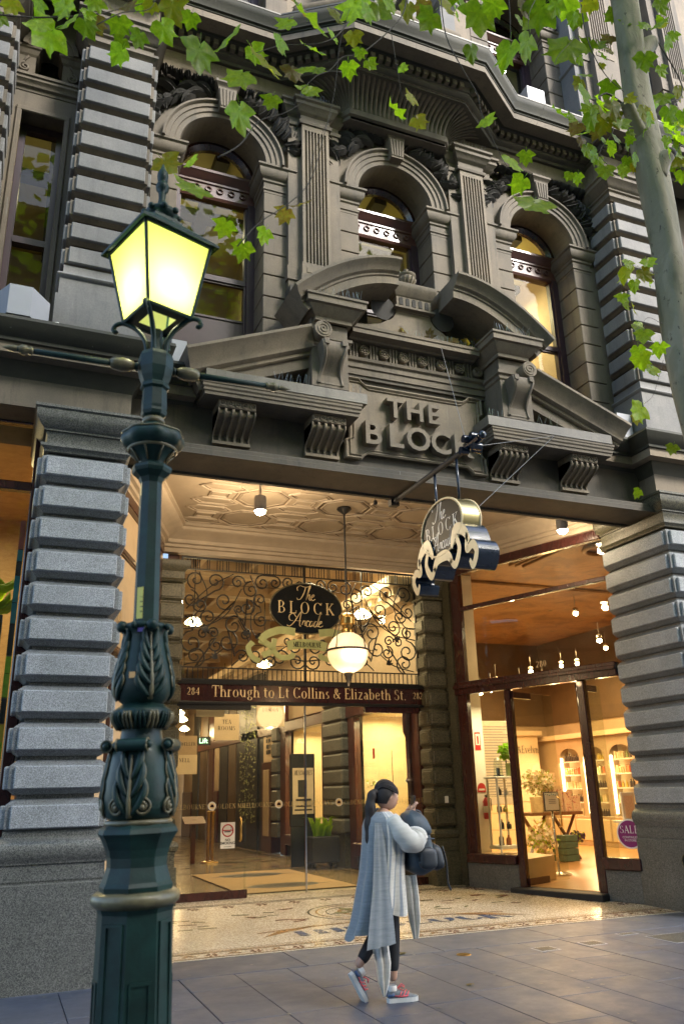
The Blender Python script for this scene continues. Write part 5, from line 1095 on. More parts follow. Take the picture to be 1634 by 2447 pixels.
sh = E('bookcase', None, (-.25, 9.6, 0), 'tall dark case of drawers inside the left shop window', 'cabinet')
mb = MB(); mb.box(-.9, -.12, 9.9, 10.3, .5, 3.6); O(mb, 'carcass', 'dk', sh)
for k in range(8): mb = MB(); mb.box(-.85, -.17, 9.87, 9.9, .6 + .37 * k, .93 + .37 * k); mb.box(-.35, -.22, 9.85, 9.87, .74 + .37 * k, .78 + .37 * k, 1); O(mb, 'drawer', ['blackm', 'brass'], sh)
mb = MB(); rr = random.Random(8)
for k in range(60): acanthus(mb, (-.45 + rr.uniform(-.3, .3), 10.0 + rr.uniform(-.2, .2), 3.6 + rr.uniform(0, .3)), rr.uniform(0, pi), .3, .04)
O(mb, 'pot_plant', 'leaf1', None, True, (0, 0, 0), 'leafy green plant on top of the dark drawer case', 'plant')
rr = random.Random(3); st = E('colour_strip', None, (.0, 9.15, 2), 'strip of stacked coloured book spines beside the left window frame', 'books'); z = .9
while z < 4.4: h_ = rr.uniform(.12, .38); O(MB().box(-.035, .02, 9.1, 9.22, z, z + h_ - .01), 'spine', rr.choice(['bk1', 'bk2', 'bk3', 'bk4', 'dk']), st); z += h_
lamp_light('AREA', 'window_lamp', (-1.0, 10.6, 5.5), 44, (1, .74, .36), lb, (2.0, 1.0))
# ------------------------------------------------------------------ arcade hall behind the glass doors
m, nt, p = principled('dark_hall_mosaic'); v = wpos(nt); setc(nt, p.inputs['Base Color'], ramp(nt, noise(nt, wpos(nt, (1, 3, 1)), 3, 7, .75), [(.3, (.07, .05, .03)), (.5, (.2, .15, .09)), (.7, (.32, .25, .16))])); p.inputs['Roughness'].default_value = .2; MT['mosaicd'] = m  # hall floor tones, darker than the porch mosaic
MT['oxred'] = wood('arcade_timber', (.045, .012, .010), (.085, .024, .018), .3, (1, 1, .3))
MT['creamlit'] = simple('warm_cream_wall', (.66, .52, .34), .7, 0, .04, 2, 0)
hall = E('arcade_hall', BL, (XC, 20, .1))
hf = tag(O(MB().add([(XC - 2.7, 13.6, .09), (XC + 2.7, 13.6, .09), (XC + 2.7, 36, .1), (XC - 2.7, 36, .1)], [(0, 1, 2, 3)]), 'arcade_floor', 'mosaicd'), 'patterned mosaic floor of the arcade hall', kind='structure')
def hinlay(polys, mat, nm, z=.104):
    mb = MB()
    for P in polys: mb.add([(x, y, z) for x, y in P], [tuple(range(len(P)))])
    O(mb, nm, mat, hf)
rr = random.Random(21)
hinlay([[(XC - 2.4 + .0, y), (XC + 2.1, y), (XC + 2.1, y + .04), (XC - 2.4, y + .04)] for y in (13.9, 17.6, 17.75, 21.6, 21.75, 26)] + [line(XC + 1.9, 14, XC + 1.9, 35, .05), line(XC + 1.75, 14, XC + 1.75, 35, .03)], 't_blk', 'floor_line')
P = []; Q = []
for k in range(190):
    x, y = XC + rr.uniform(-1.9, 1.7), rr.uniform(17.8, 30); (P if k % 2 else Q).append(line(x, y, x + rr.uniform(.15, .5), y + rr.uniform(-.12, .12), rr.uniform(.05, .14)))
hinlay(P, 't_red', 'floor_motif'); hinlay(Q, 't_grn', 'floor_motif')
mt_ = tag(O(MB().box(3.75, 5.75, 13.55, 17.2, .101, .112), 'door_mat', MT.setdefault('mat', simple('tan_coir_mat', (.30, .20, .10), .9, 0, .12, 30, .3))), 'large tan coir door mat inside the glass doors', 'mat')
for cy in (14.35, 16.4):
    mb = MB(); mb.prism([(4.72 + .62 * cos(k * pi / 16), cy + .34 * sin(k * pi / 16)) for k in range(32)], .112, .114, 0, 'z'); O(mb, 'printed_oval', 'dk', mt_)
    mb = MB(); mb.prism([(3.9, cy - .02), (4.1, cy - .06), (5.4, cy - .06), (5.6, cy + .02), (5.4, cy - .0), (4.1, cy)], .1125, .1135, 0, 'z'); O(mb, 'printed_flourish', 'dk', mt_)
XR = XC + 2.2
def seg(y0, y1, z0, z1, mat, nm, o=0.0, th=.2): return O(MB().cbox(XR - o, XR + th, y0, y1, z0, z1, .012), nm, mat, hall)
O(MB().box(XC - 2.4, XC - 2.2, 13.5, 36, 0, 6.4), 'hall_wall', 'oxred', hall)
O(MB().box(XC - 2.4, XC + 3.2, 34, 34.2, 0, 7), 'hall_end_wall', 'creamd', hall)
seg(13.4, 13.85, .1, 3.05, 'oxred', 'timber_column', .02)
mb = MB(); mb.lathe([(.09, .6), (.06, .7), (.06, 1.0), (.08, 1.02), (.05, 1.1), (.05, 1.7), (.09, 1.75), (.05, 1.8), (.05, 2.5), (.09, 2.6), (.09, 3.1)], 12, (XR - .05, 13.75)); O(mb, 'turned_colonnette', 'oxred', hall, 40)
# first lit window
seg(13.85, 16.35, .36, .6, 'oxred', 'window_sill', .12); seg(13.85, 16.35, .1, .36, 'dk', 'stall_riser', .0); seg(16.35, 16.7, .1, 3.4, 'oxred', 'timber_column', .02); seg(13.4, 18.1, 3.1, 3.4, 'oxred', 'window_head', .04)
def display(y0, y1, z0, z1, mat, en):
    mb = MB(); mb.add([(XR + .12, y0, z0), (XR + 1.3, y0, z0), (XR + 1.3, y1, z0), (XR + .12, y1, z0), (XR + .12, y0, z1), (XR + 1.3, y0, z1), (XR + 1.3, y1, z1), (XR + .12, y1, z1)], [(0, 1, 2, 3), (4, 7, 6, 5), (0, 4, 5, 1), (1, 5, 6, 2), (2, 6, 7, 3)])
    O(mb, 'window_display', mat, hall); O(MB().box(XR + .05, XR + .056, y0, y1, z0, z1), 'window_pane', 'glass', hall)
    lamp_light('AREA', 'display_lamp', (XR + .6, (y0 + y1) / 2, z1 - .08), en * 1.15, (1, .74, .42), hall, (.8, (y1 - y0) * .8))
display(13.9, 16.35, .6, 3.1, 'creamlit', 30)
O(MB().box(XR + .9, XR + .95, 14.3, 15.2, .6, 2.6), 'display_panel', 'ply', hall)
for y0 in (16.75, ):
    p = E('hall_pier', hall, (XR, y0, 0))
    for k in range(9): O(MB().cbox(XR - .16, XR + .2, y0, y0 + 1.15, .75 + .33 * k, 1.05 + .33 * k, .04), 'granite_block', 'gran_d', p)
    O(MB().box(XR - .1, XR + .2, y0 + .05, y0 + 1.1, .1, 3.8), 'pier_core', 'gran_o', p)
seg(18.0, 18.25, .1, 3.4, 'oxred', 'timber_column', .04); seg(18.2, 20.9, .36, .6, 'oxred', 'window_sill', .08); seg(18.2, 20.9, .1, .36, 'dk', 'stall_riser'); display(18.25, 20.9, .6, 3.1, 'creamlit', 30); seg(18.0, 36, 3.1, 3.35, 'oxred', 'window_head', .06)
seg(20.9, 21.3, .1, 3.9, 'oxred', 'timber_column', .05)
for k in range(8): O(MB().cbox(XR - .12, XR + .2, 21.4, 21.9, .5 + .4 * k, .86 + .4 * k, .03), 'granite_block', 'gran_d', hall)
sp_ = seg(22.0, 22.9, 2.4, 4.3, 'creamlit', 'sign_pilaster', .03); seg(22.0, 22.9, .1, 2.4, 'oxred', 'pilaster_base', .08); seg(22.2, 22.7, .5, 2.2, 'creamd', 'pilaster_panel', .1)
for k in range(11):
    mb = MB(); rr2 = random.Random(k); 
    for q in range(3): mb.box(XR - .045, XR - .035, 22.2 + .15 * q, 22.2 + .15 * q + rr2.uniform(.05, .13), 2.6 + .15 * k + rr2.uniform(0, .03), 2.72 + .15 * k)
    O(mb, 'ornament_strip', 'dk', hall)
seg(22.9, 23.4, .1, 5, 'dk', 'dark_column', .02); seg(23.4, 25.2, .1, 5, 'dk', 'leafy_pillar', .06)
mb = MB(); rr2 = random.Random(9)
for k in range(300):
    yy_, zz = 23.45 + rr2.random() * 1.7, .8 + rr2.random() * 3.4; a = rr2.uniform(0, pi); w = rr2.uniform(.03, .07)
    mb.add([(XR - .09, yy_ - w * cos(a), zz - w * sin(a)), (XR - .12, yy_ + .4 * w * sin(a), zz - .4 * w * cos(a)), (XR - .09, yy_ + w * cos(a), zz + w * sin(a)), (XR - .12, yy_ - .4 * w * sin(a), zz + .4 * w * cos(a))], [(0, 1, 2, 3)])
O(mb, 'gilded_leaves', 'ribbon', hall)
for i, (y0, y1, m_) in enumerate(((25.3, 25.8, 'dk'), (25.9, 26.8, 'umber'), (26.9, 28.0, 'dk'), (28.1, 28.7, 'creamd'), (28.9, 29.6, 'oxred'), (29.8, 31.0, 'umber'), (31.2, 32.2, 'dk'), (32.2, 33.8, 'creamd'))):
    seg(y0, y1, 1.7 if m_ == 'creamd' else .1, 4.6, m_, 'shop_bay', .03); 
    if m_ == 'creamd': seg(y0, y1, .1, 1.7, 'oxred', 'bay_base', .06)
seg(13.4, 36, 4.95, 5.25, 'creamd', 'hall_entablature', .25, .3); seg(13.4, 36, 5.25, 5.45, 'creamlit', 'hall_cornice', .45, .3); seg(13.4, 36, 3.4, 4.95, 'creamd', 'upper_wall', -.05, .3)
for k in range(40): O(MB().box(XR - .34, XR - .26, 13.5 + .5 * k, 13.7 + .5 * k, 5.1, 5.24), 'cornice_block', 'creamlit', hall) if k < 24 else None
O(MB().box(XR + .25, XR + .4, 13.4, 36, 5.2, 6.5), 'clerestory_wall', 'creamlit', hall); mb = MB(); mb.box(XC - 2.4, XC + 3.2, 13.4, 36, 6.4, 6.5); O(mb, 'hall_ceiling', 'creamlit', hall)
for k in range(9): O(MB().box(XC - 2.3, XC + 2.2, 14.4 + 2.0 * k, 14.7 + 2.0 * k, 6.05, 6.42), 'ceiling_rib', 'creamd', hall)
for k in range(3): O(MB().box(XC - 1.3 + 1.1 * k, XC - 1.2 + 1.1 * k, 13.6, 33, 6.15, 6.41), 'ceiling_rib', 'creamd', hall)
MT['e_pend'] = emit('lit_pendant_glass', (1, .75, .42), 4)
for k, (x, y, z) in enumerate(((6.35, 14.4, 4.85), (5.9, 19.5, 4.6), (6.1, 23.5, 4.1), (5.4, 27, 3.9), (5.7, 29, 4.3), (3.4, 16.2, 4.9), (6.3, 31, 3.9))):
    g = E('pendant_lamp', None, (x, y, z), ('lit pendant lamp seen high through the right end of the iron grille', 'lit pendant lamp hanging above the middle glass doors', 'lit pendant lamp in front of the leafy pillar in the hall', 'small lit pendant lamp beside the hanging placards', 'lit pendant lamp near the far dark shop bays', 'lit pendant lamp seen through the left end of the iron grille', 'smallest and farthest lit pendant lamp of the arcade hall')[k], 'lamp', 'pendant lamps of the arcade hall')
    mb = MB(); mb.lathe([(0, .15), (.05, .14), (.17, .04), (.19, 0), (.12, -.04), (0, -.06)], 14); O(mb, 'glass_shade', 'e_pend', g, 40, (x, y, z))
    O(MB().tube([(0, 0, .14), (0, 0, 6.4 - z)], .012, 5), 'flex', 'iron', g, True, (x, y, z)); lamp_light('POINT', 'pendant_bulb', (x, y, z - .15), 16 if k else 8, (1, .68, .34), g, .12)
lamp_light('AREA', 'hall_fill_light', (XC, 17, 6.0), 42.2, (1, .72, .38), hall, (3, 5)); lamp_light('AREA', 'hall_fill_light', (XC, 25, 6.0), 42.2, (1, .66, .32), hall, (3, 9)); lamp_light('AREA', 'skylight_glow', (XC + 1.2, 14.2, 5.9), 51.5, (1, .85, .6), hall, (1.4, 1.0))  # first two area lights are unseen, added to fill the hall; no cove
def placard(x, y, z, w, h, txt, lab, mat='cream', sz=.12, n=3):
    t = tag(O(MB().box(-w / 2, w / 2, -.01, .01, -h / 2, h / 2), 'hanging_placard', mat, None, False, (x, y, z)), lab, 'placard')
    for i, s_ in enumerate(txt):
        mb = MB(); serif(mb, s_, sz, t=.16); O(mb, 'placard_lettering', 'ink', t, loc=(x, y - .013, z + h * .12 - i * sz * 1.5))
    O(MB().box(-w / 2, -w / 2 + .01, -.004, .004, h / 2, h / 2 + .6), 'hanger', 'iron', t, loc=(x, y, z)); O(MB().box(w / 2 - .01, w / 2, -.004, .004, h / 2, h / 2 + .6), 'hanger', 'iron', t, loc=(x, y, z)); return t
placard(5.1, 20.0, 3.15, .62, .62, ('TEA', 'ROOMS'), 'cream TEA ROOMS placard hanging inside the glass doors', sz=.10)
placard(5.35, 17.2, 3.2, .62, .5, ('LONDON',), 'cream round-badged placard hanging behind the middle of the doors', sz=.07)
placard(4.95, 24, 2.85, .62, .72, ('JEWELLER',), 'buff placard with a faint crest hanging left of the lift sign', 'creamd', .09)
placard(3.35, 14.3, 3.05, .5, .34, ('',), 'blank pale placard hanging just behind the left door', 'cream')
placard(4.2, 20.5, 2.3, .62, .45, ('NELL',), 'low pale placard with a grey disc hanging by the left wall', 'cream', .09)
MT['e_lift'] = emit('green_lit_sign', (.35, 1, .55), 1.0)
lf = tag(O(MB().box(-.22, .22, -.04, .04, -.12, .12), 'lift_sign', 'dk', None, False, (5.5, 24.3, 3.08)), 'small green lit LIFT sign hanging in the hall', 'sign')
text('Lift', .2, .002, 'e_lift', lf, (5.5, 24.25, 3.02), name='lit_lettering')
bd = E('poster_board', None, (6.2, 17.6, .1), 'dark upright board with a cream MENSWARES poster inside the right door', 'poster stand')
O(MB().cbox(5.93, 6.5, 17.6, 17.66, .9, 2.4, .01), 'board', 'blackm', bd); O(MB().box(5.98, 6.46, 17.585, 17.6, 1.15, 2.1), 'poster', 'cream', bd); O(MB().box(5.95, 6.48, 17.61, 17.65, .1, .9), 'board_leg', 'dk', bd)
letters('MENSWARES', .1, .42, 1.47, 1.95, 17.58, 'ink', bd, 'poster_lettering', .22)
for z0, z1, x0, x1 in ((1.5, 1.85, 6.1, 6.3), (1.42, 1.46, 6.05, 6.4), (1.3, 1.33, 6.05, 6.4), (1.22, 1.25, 6.02, 6.42)): O(MB().box(x0, x1, 17.578, 17.584, z0, z1), 'poster_print', 'dk', bd)
pl_ = E('planter_cart', None, (6.42, 17.0, .1), 'dark planter box on castors with spiky plant behind the glass', 'planter')
O(MB().cbox(6.12, 6.74, 16.8, 17.2, .22, .72, .02), 'box', 'blackm', pl_)
for x, y in ((6.2, 16.86), (6.66, 16.86), (6.2, 17.14), (6.66, 17.14)): O(MB().sphere((x, y, .155), .05, 8, 6), 'castor', 'iron', pl_, True)
mb = MB(); rr = random.Random(6)
for k in range(34):
    a, r = rr.uniform(0, 2 * pi), rr.uniform(.1, .34); x, y, h_ = 6.42 + rr.uniform(-.2, .2), 17.0 + rr.uniform(-.12, .12), rr.uniform(.25, .5)
    P_ = [(x, y, .7), (x + r * .4 * cos(a), y + r * .4 * sin(a), .7 + h_ * .8), (x + r * cos(a), y + r * sin(a), .7 + h_ * .85)]; w = .025
    mb.add([(P_[0][0] - w, P_[0][1], P_[0][2]), (P_[0][0] + w, P_[0][1], P_[0][2]), (P_[1][0] + w, P_[1][1], P_[1][2]), (P_[1][0] - w, P_[1][1], P_[1][2]), P_[2]], [(0, 1, 2, 3), (3, 2, 4)])
O(mb, 'spiky_leaves', 'leaf1', pl_)
bs_ = E('brass_barrier', None, (4.6, 20, .1), 'pair of brass posts with a small lectern beside the no smoking sign', 'barrier')
for x in (4.72, 4.82): mb = MB(); mb.lathe([(0, .1), (.16, .1), (.15, .13), (.04, .15), (.035, 1.15), (.05, 1.17), (.05, 1.22), (0, 1.24)], 12, (x, 20)); O(mb, 'brass_post', 'brass', bs_, 40)
mb = MB(); mb.prism([(19.7, .95), (20.1, 1.1), (20.1, 1.12), (19.7, .97)], 4.1, 4.6, 0, 'x'); mb.box(4.3, 4.4, 19.9, 20, .1, 1.05); O(mb, 'lectern', 'oxred', bs_)
def blossoms(cx, cy, cz, rx, ry, rz, n, seed, lab, name='flower_arrangement', sz=.06, mats=('petal', 'petal2', 'leaf1', 'leaf2'), vase=None, small=True):
    rr = random.Random(seed); t = E(name, None, (cx, cy, cz - rz), lab, 'flowers')
    B = [MB() for _ in mats]
    for k in range(n * 3):
        a, b, r = rr.uniform(0, 2 * pi), rr.uniform(-1, 1), rr.random() ** .45; c = Vector((cx + rx * r * cos(a) * sqrt(1 - b * b), cy + ry * r * sin(a) * sqrt(1 - b * b), cz + rz * r * b))
        q = rr.choice((0, 0, 0, 1, 2, 2, 3)) % len(mats); s_ = sz * rr.uniform(.5, 1.1)
        ax = Vector((rr.uniform(-1, 1), rr.uniform(-1.4, .3), rr.uniform(-.5, 1))).normalized(); u_ = ax.orthogonal().normalized(); w_ = ax.cross(u_)
        for j in range(6 if q < 2 else 2):
            t_ = j * 1.047 + k; d1 = u_ * cos(t_) + w_ * sin(t_); d2 = w_ * cos(t_) - u_ * sin(t_); l_ = s_ * (.8 if q < 2 else 1.6); ww = s_ * (.42 if q < 2 else .3)
            B[q].add([c, c + d1 * l_ * .6 + d2 * ww + ax * s_ * .25, c + d1 * l_ + ax * s_ * .15, c + d1 * l_ * .6 - d2 * ww + ax * s_ * .25], [(0, 1, 2, 3)])
    for b, m_, nm in zip(B, mats, ('petals', 'petals', 'leaves', 'leaves')):
        if b.v: O(b, nm, m_, t, True)
    if vase: mb = MB(); mb.lathe(vase, 16, (cx, cy)); O(mb, 'vase', 'glassy', t, 40)
    return t
MT['petal'] = simple('cream_petal', (.80, .74, .58), .6, 0, .15, 30, 0); MT['petal2'] = simple('blush_petal', (.78, .58, .42), .6, 0, .15, 30, 0); MT['petal3'] = simple('purple_petal', (.10, .06, .14), .6, 0, .3, 30, 0); MT['glassy'] = glass('vase_glass', (.85, .9, .85), .08)
blossoms(7.4, 14.3, 1.15, .3, .3, .38, 80, 2, 'cream bouquet low in the lit arcade window behind the phone', sz=.05)
blossoms(7.5, 14.75, 2.05, .13, .13, .14, 26, 3, 'small rose spray hanging high in the lit arcade window', 'hanging_flowers', .05)
blossoms(7.3, 16.0, 1.72, .25, .25, .1, 26, 12, 'cream blooms above the walker in the arcade window', 'hanging_flowers', .05)
for i, (x, y, z) in enumerate(((7.45, 14.6, 2.25), (7.6, 14.2, 1.62), (7.3, 15.3, 1.55), (7.6, 19.0, 2.4))):
    g = E('filament_bulb', None, (x, y, z), 'round filament bulb hanging in the lit arcade window', 'bulb', 'filament bulbs in the arcade windows'); O(MB().sphere((0, 0, 0), .07, 10, 7), 'bulb_glass', 'e_pend', g, True, (x, y, z)); O(MB().tube([(0, 0, .06), (0, 0, .8)], .008, 5), 'flex', 'iron', g, True, (x, y, z))
O(MB().box(-.0, .004, -.05, .05, -.1, .1), 'red_mark', 'red', None, False, (XR + .04, 15.5, 2.3), 'small red hand-shaped mark on the lit arcade window', 'decal')
# ------------------------------------------------------------------ the shop on the right
MT['floorb'] = wood('honey_floorboards', (.32, .17, .06), (.44, .26, .10), .28, (.6, 5, 1), .2)
MT['amber'] = None
m, nt, p = principled('painted_amber_ceiling'); v = wpos(nt)
c = ramp(nt, noise(nt, v, 1.1, 6, .65, .8), [(.35, (.16, .075, .022)), (.55, (.32, .17, .055)), (.7, (.24, .15, .06))]); c = mixc(nt, c, (.07, .06, .03), ramp(nt, noise(nt, wpos(nt, (1.5, 1.5, 1)), 2.6, 7, .75, 1.5), [(.56, (0, 0, 0)), (.64, (.75, .75, .75))]))
setc(nt, p.inputs['Base Color'], c); p.inputs['Roughness'].default_value = .5; MT['amber'] = m
SH = E('corner_shop', BL, (11, 14, .13))
sf = O(MB().prism([(7.46, 12.75), (8.6, 9.9), (8.75, 9.5), (15, 9.5), (15, 21), (7.46, 21)], .0, .128, 0, 'z'), 'shop_floor', 'floorb', SH)
O(MB().box(7.3, 8.37, 13.55, 13.7, .1, 5.6), 'shop_side_wall', 'white', SH)
O(MB().box(8.37, 15, 20.4, 20.6, .1, 5.6), 'shop_back_wall', 'creamd', SH); O(MB().box(14.75, 14.95, 9, 20.6, .1, 5.6), 'shop_right_wall', 'creamd', SH); O(MB().box(8.2, 8.37, 13.7, 20.6, .1, 5.6), 'shop_left_wall', 'cream', SH)
O(MB().prism([(7.46, 12.75), (8.6, 9.9), (8.75, 9.5), (15, 9.5), (15, 20.6), (7.46, 20.6)], 5.6, 5.7, 0, 'z'), 'shop_ceiling', 'amber', SH)
O(MB().box(8.9, 15, 9.4, 9.55, .1, 5.6), 'shop_front_wall', 'creamd', SH)
mb = MB(); 
for q in (0, .14, .3): mb.tube([(8.4 + q, 13.8, 5.57), (14.4 - q, 13.8, 5.57), (14.4 - q, 10.4 + q, 5.57)], .03, 6); mb.tube([(8.6 + q, 9.9, 5.57), (8.6 + q, 12.5, 5.57)], .03, 6)
for k in range(4): mb.tube([(9.6 + .5 * k + .35 * cos(a * pi / 10), 11.0 + .35 * sin(a * pi / 10), 5.56) for a in range(14)], .05, 6)
O(mb, 'ceiling_moulding', 'amber', SH, True)
O(MB().prism([(7.62, 12.6), (7.93, 11.85), (8.8, 12.3), (8.8, 13.5), (7.62, 13.5)], .128, .5, 0, 'z'), 'window_platform', 'cream', SH)
# fitted shelves along the right wall, X = 14.4
fx = 14.4; FS = E('fitted_shelves', SH, (fx, 18, .13))
O(MB().box(fx - .15, fx + .3, 15.2, 20.4, .13, .83), 'base_cupboard', 'creamd', FS)
for k in range(7): O(MB().cbox(fx - .17, fx - .14, 15.35 + .7 * k, 15.98 + .7 * k, .25, .76, .01), 'cupboard_door', 'cream', FS)
mb = MB()
for yc in (16.95, 18.0, 19.0):
    n = 12; A = [(yc + .42 * cos(pi - pi * i / n), 2.3 + .25 * sin(pi * i / n)) for i in range(n + 1)]
    for i in range(n): a, b = A[i], A[i + 1]; mb.add([(fx, a[0], a[1]), (fx, b[0], b[1]), (fx, b[0], 2.8), (fx, a[0], 2.8)], [(0, 1, 2, 3)])
for a, b in ((15.2, 16.53), (17.37, 17.58), (18.42, 18.58), (19.42, 20.4)): mb.box(fx, fx + .3, a, b, .83, 2.8)
O(mb, 'arched_front', 'creamd', FS); O(MB().box(fx + .3, fx + .33, 15.2, 20.4, .83, 2.8), 'shelf_back', 'creamlit', FS); O(MB().box(fx - .12, fx + .35, 15.1, 20.4, 2.8, 2.92), 'shelf_cornice', 'cream', FS)
MT['e_strip'] = emit('shelf_strip_light', (1, .78, .4), 3.5)
MT['pr1'] = simple('cream_carton', (.6, .5, .3), .5); MT['pr2'] = simple('yellow_bottle', (.5, .36, .06), .3); MT['pr3'] = simple('green_bottle', (.2, .24, .07), .3); MT['pr4'] = simple('coral_carton', (.5, .16, .07), .5); MT['pr5'] = simple('dark_bottle', (.05, .03, .02), .3)
PM = [mesh(MB().cbox(-.045, .045, -.035, .035, 0, .17, .006), 'product_box', m_) for m_ in ('pr1', 'pr4', 'pr1')]
bt = lambda m_: mesh(MB().lathe([(0, 0), (.035, 0), (.035, .12), (.014, .15), (.014, .19), (0, .19)], 8), 'product_bottle', m_, 40)
PM += [bt('pr2'), bt('pr3'), bt('pr2'), bt('pr5')]
rr = random.Random(31)
NW = {16.95: 'right', 18.0: 'middle', 19.0: 'left'}; SW = ['counter top', 'lowest shelf', 'second shelf', 'third shelf', 'top shelf']
CW = {'product_box0': 'cream carton', 'product_box1': 'coral carton', 'product_box2': 'cream carton'}
for yc in (16.95, 18.0, 19.0):
    O(MB().box(fx + .02, fx + .05, yc + .36, yc + .42, .9, 2.3), 'strip_light', 'e_strip', FS)
    lamp_light('AREA', 'niche_light', (fx - .02, yc + .2, 2.2), 8.42, (1, .75, .38), FS, (.1, .4), rot=(0, radians(40), 0))
    for k in range(5):
        z = .83 + .345 * k
        if k: O(MB().box(fx + .02, fx + .3, yc - .42, yc + .42, z - .03, z), 'shelf_board', 'white', FS)
        y = yc - .36; me = rr.choice(PM)
        while y < yc + .34:
            if rr.random() < .25: me = rr.choice(PM); y += .05
            o = OD(me, 'boxed_product' if me in PM[:3] else 'bottled_product', None, (fx + .12, y, z + .001), (0, 0, rr.uniform(-.1, .1)), rr.uniform(.85, 1.1)); tag(o, ('cream carton', 'coral carton', 'cream carton', 'yellow bottle', 'green bottle', 'yellow bottle', 'dark bottle')[PM.index(me)] + ' in a row on the ' + SW[k] + ' of the ' + NW[yc] + ' lit niche', 'product', 'boxed products on the arched shelves' if me in PM[:3] else 'bottles on the arched shelves'); y += .085 + rr.random() * .02
# panelled joinery with the shop name at the back
JN = E('panelled_joinery', SH, (12.5, 20.1, .13))
O(MB().box(10.4, 14.1, 19.95, 20.4, .13, 2.95), 'joinery_case', 'creamlit', JN); O(MB().box(10.3, 14.2, 19.85, 20.4, 2.95, 3.08), 'joinery_cornice', 'cream', JN)
for k in range(4): O(MB().cbox(10.5 + .9 * k, 11.3 + .9 * k, 19.93, 19.96, 1.2, 2.2, .012), 'panel', 'cream', JN)
letters('Crabtree&Evelyn', .2, 1.45, 8.6, 2.48, 19.92, 'ink', JN, 'name_lettering', .13)
O(MB().box(11, 13, 19.9, 19.93, 2.28, 2.33), 'panel_rail', 'cream', JN)
# things in the shop
tb = E('trestle_table', None, (10.9, 15.2, .13), 'timber trestle table with crossed legs in the corner shop', 'table')
MT['tblw'] = wood('brown_table_timber', (.10, .04, .015), (.18, .08, .03), .5)
O(MB().cbox(10.25, 11.5, 14.9, 15.6, 1.02, 1.08, .008), 'table_top', 'tblw', tb)
for x in (10.5, 11.25):
    for s in (-1, 1): O(MB().tube([(x + s * .28, 15.2, .13), (x - s * .28, 15.25, 1.02)], .04, 4), 'leg', 'tblw', tb)
blossoms(10.65, 15.2, 1.68, .42, .25, .26, 170, 5, 'cream flower bouquet on the trestle table', sz=.05, vase=[(0, 1.08), (.1, 1.08), (.13, 1.2), (.09, 1.4), (.11, 1.45)])
blossoms(10.2, 14.6, .6, .3, .3, .38, 90, 6, 'low pale roses in front of the trestle table', sz=.065)
blossoms(11.35, 15.0, .58, .17, .15, .12, 40, 7, 'dark purple hydrangeas beside the green crate', 'purple_flowers', .05, ('petal3', 'petal3', 'leaf1', 'leaf1'))
ct = E('green_crate', None, (10.97, 14.9, .13), 'tall green timber crate under the trestle table', 'crate'); MT['crt'] = simple('green_paint', (.06, .12, .09), .6)
for k in range(4): O(MB().cbox(10.77, 11.17, 14.75, 15.1, .14 + .125 * k, .255 + .125 * k, .006), 'slat', 'crt', ct)
rr = random.Random(17); labs = ['cream gift box at the left end of the trestle table', 'flower printed gift box beside the bouquet', 'tall cream gift box in the middle of the trestle table', 'pink gift box standing tallest behind the sign', 'floral carton at the right of the trestle table', 'dark floral gift box at the right end of the trestle table']
MT['gift'] = None
m, nt, p = principled('floral_print_carton'); v = wpos(nt); setc(nt, p.inputs['Base Color'], ramp(nt, noise(nt, v, 22, 3, .6), [(.4, (.5, .38, .24)), (.55, (.58, .48, .34)), (.62, (.4, .1, .1)), (.7, (.12, .16, .06))])); MT['gift'] = m
for k, (x, y, w, h_, m_) in enumerate(((10.42, 15.0, .2, .3, 'pr1'), (10.72, 14.98, .2, .25, 'gift'), (10.98, 15.05, .18, .5, 'gift'), (11.0, 15.35, .3, .78, 'petal2'), (11.18, 15.0, .18, .4, 'gift'), (11.38, 15.0, .2, .3, 'gift'))):
    o = tag(O(MB().cbox(-w / 2, w / 2, -.07, .07, 0, h_, .006), 'gift_box', m_, None, False, (x, y, 1.081)), labs[k], 'box'); O(MB().box(-w / 2 - .003, w / 2 + .003, -.073, .073, h_ - .06, h_ + .003), 'lid', m_, o, False, (x, y, 1.081))
ss = E('sign_stand', None, (9.22, 12.79, .13), 'chrome sign stand with a framed notice in the shop doorway', 'sign stand')
mb = MB(); mb.lathe([(0, .13), (.22, .13), (.22, .15), (.08, .18), (.03, .2), (0, .2)], 24, (9.22, 12.79)); O(mb, 'base', 'chrome', ss, 40); O(MB().tube([(9.22, 12.79, .18), (9.2, 12.79, 1.2)], .022, 10), 'pole', 'chrome', ss, True)
O(MB().cbox(9.03, 9.35, 12.76, 12.79, 1.17, 1.5, .006), 'frame', 'dk', ss); O(MB().box(9.05, 9.33, 12.752, 12.76, 1.19, 1.48), 'notice', 'white', ss)
mb = MB(); 
for z in (1.36, 1.33, 1.30): mb.box(9.12, 9.27, 12.749, 12.752, z, z + .012)
O(mb, 'notice_lines', 'ac', ss)
mb = MB()
for k in range(7): mb.sphere((9.07 + .04 * k, 12.75, 1.46 - .01 * (k % 3)), .012, 5, 3)
O(mb, 'floral_border', 'bk1', ss)
cb = E('display_cabinet', None, (8.5, 13.0, .5), 'slim white glass display cabinet on curved legs in the shop window', 'cabinet')
cx0, cx1, cy0, cy1 = 8.17, 8.56, 12.9, 13.25
for x in (cx0, cx1 - .03):
    for y in (cy0, cy1 - .03): O(MB().box(x, x + .03, y, y + .03, .62, 1.74), 'corner_post', 'white', cb)
O(MB().cbox(cx0 - .03, cx1 + .03, cy0 - .03, cy1 + .03, 1.74, 1.78, .008), 'top', 'white', cb); O(MB().cbox(cx0 - .02, cx1 + .02, cy0 - .02, cy1 + .02, .58, .64, .008), 'base_rail', 'white', cb)
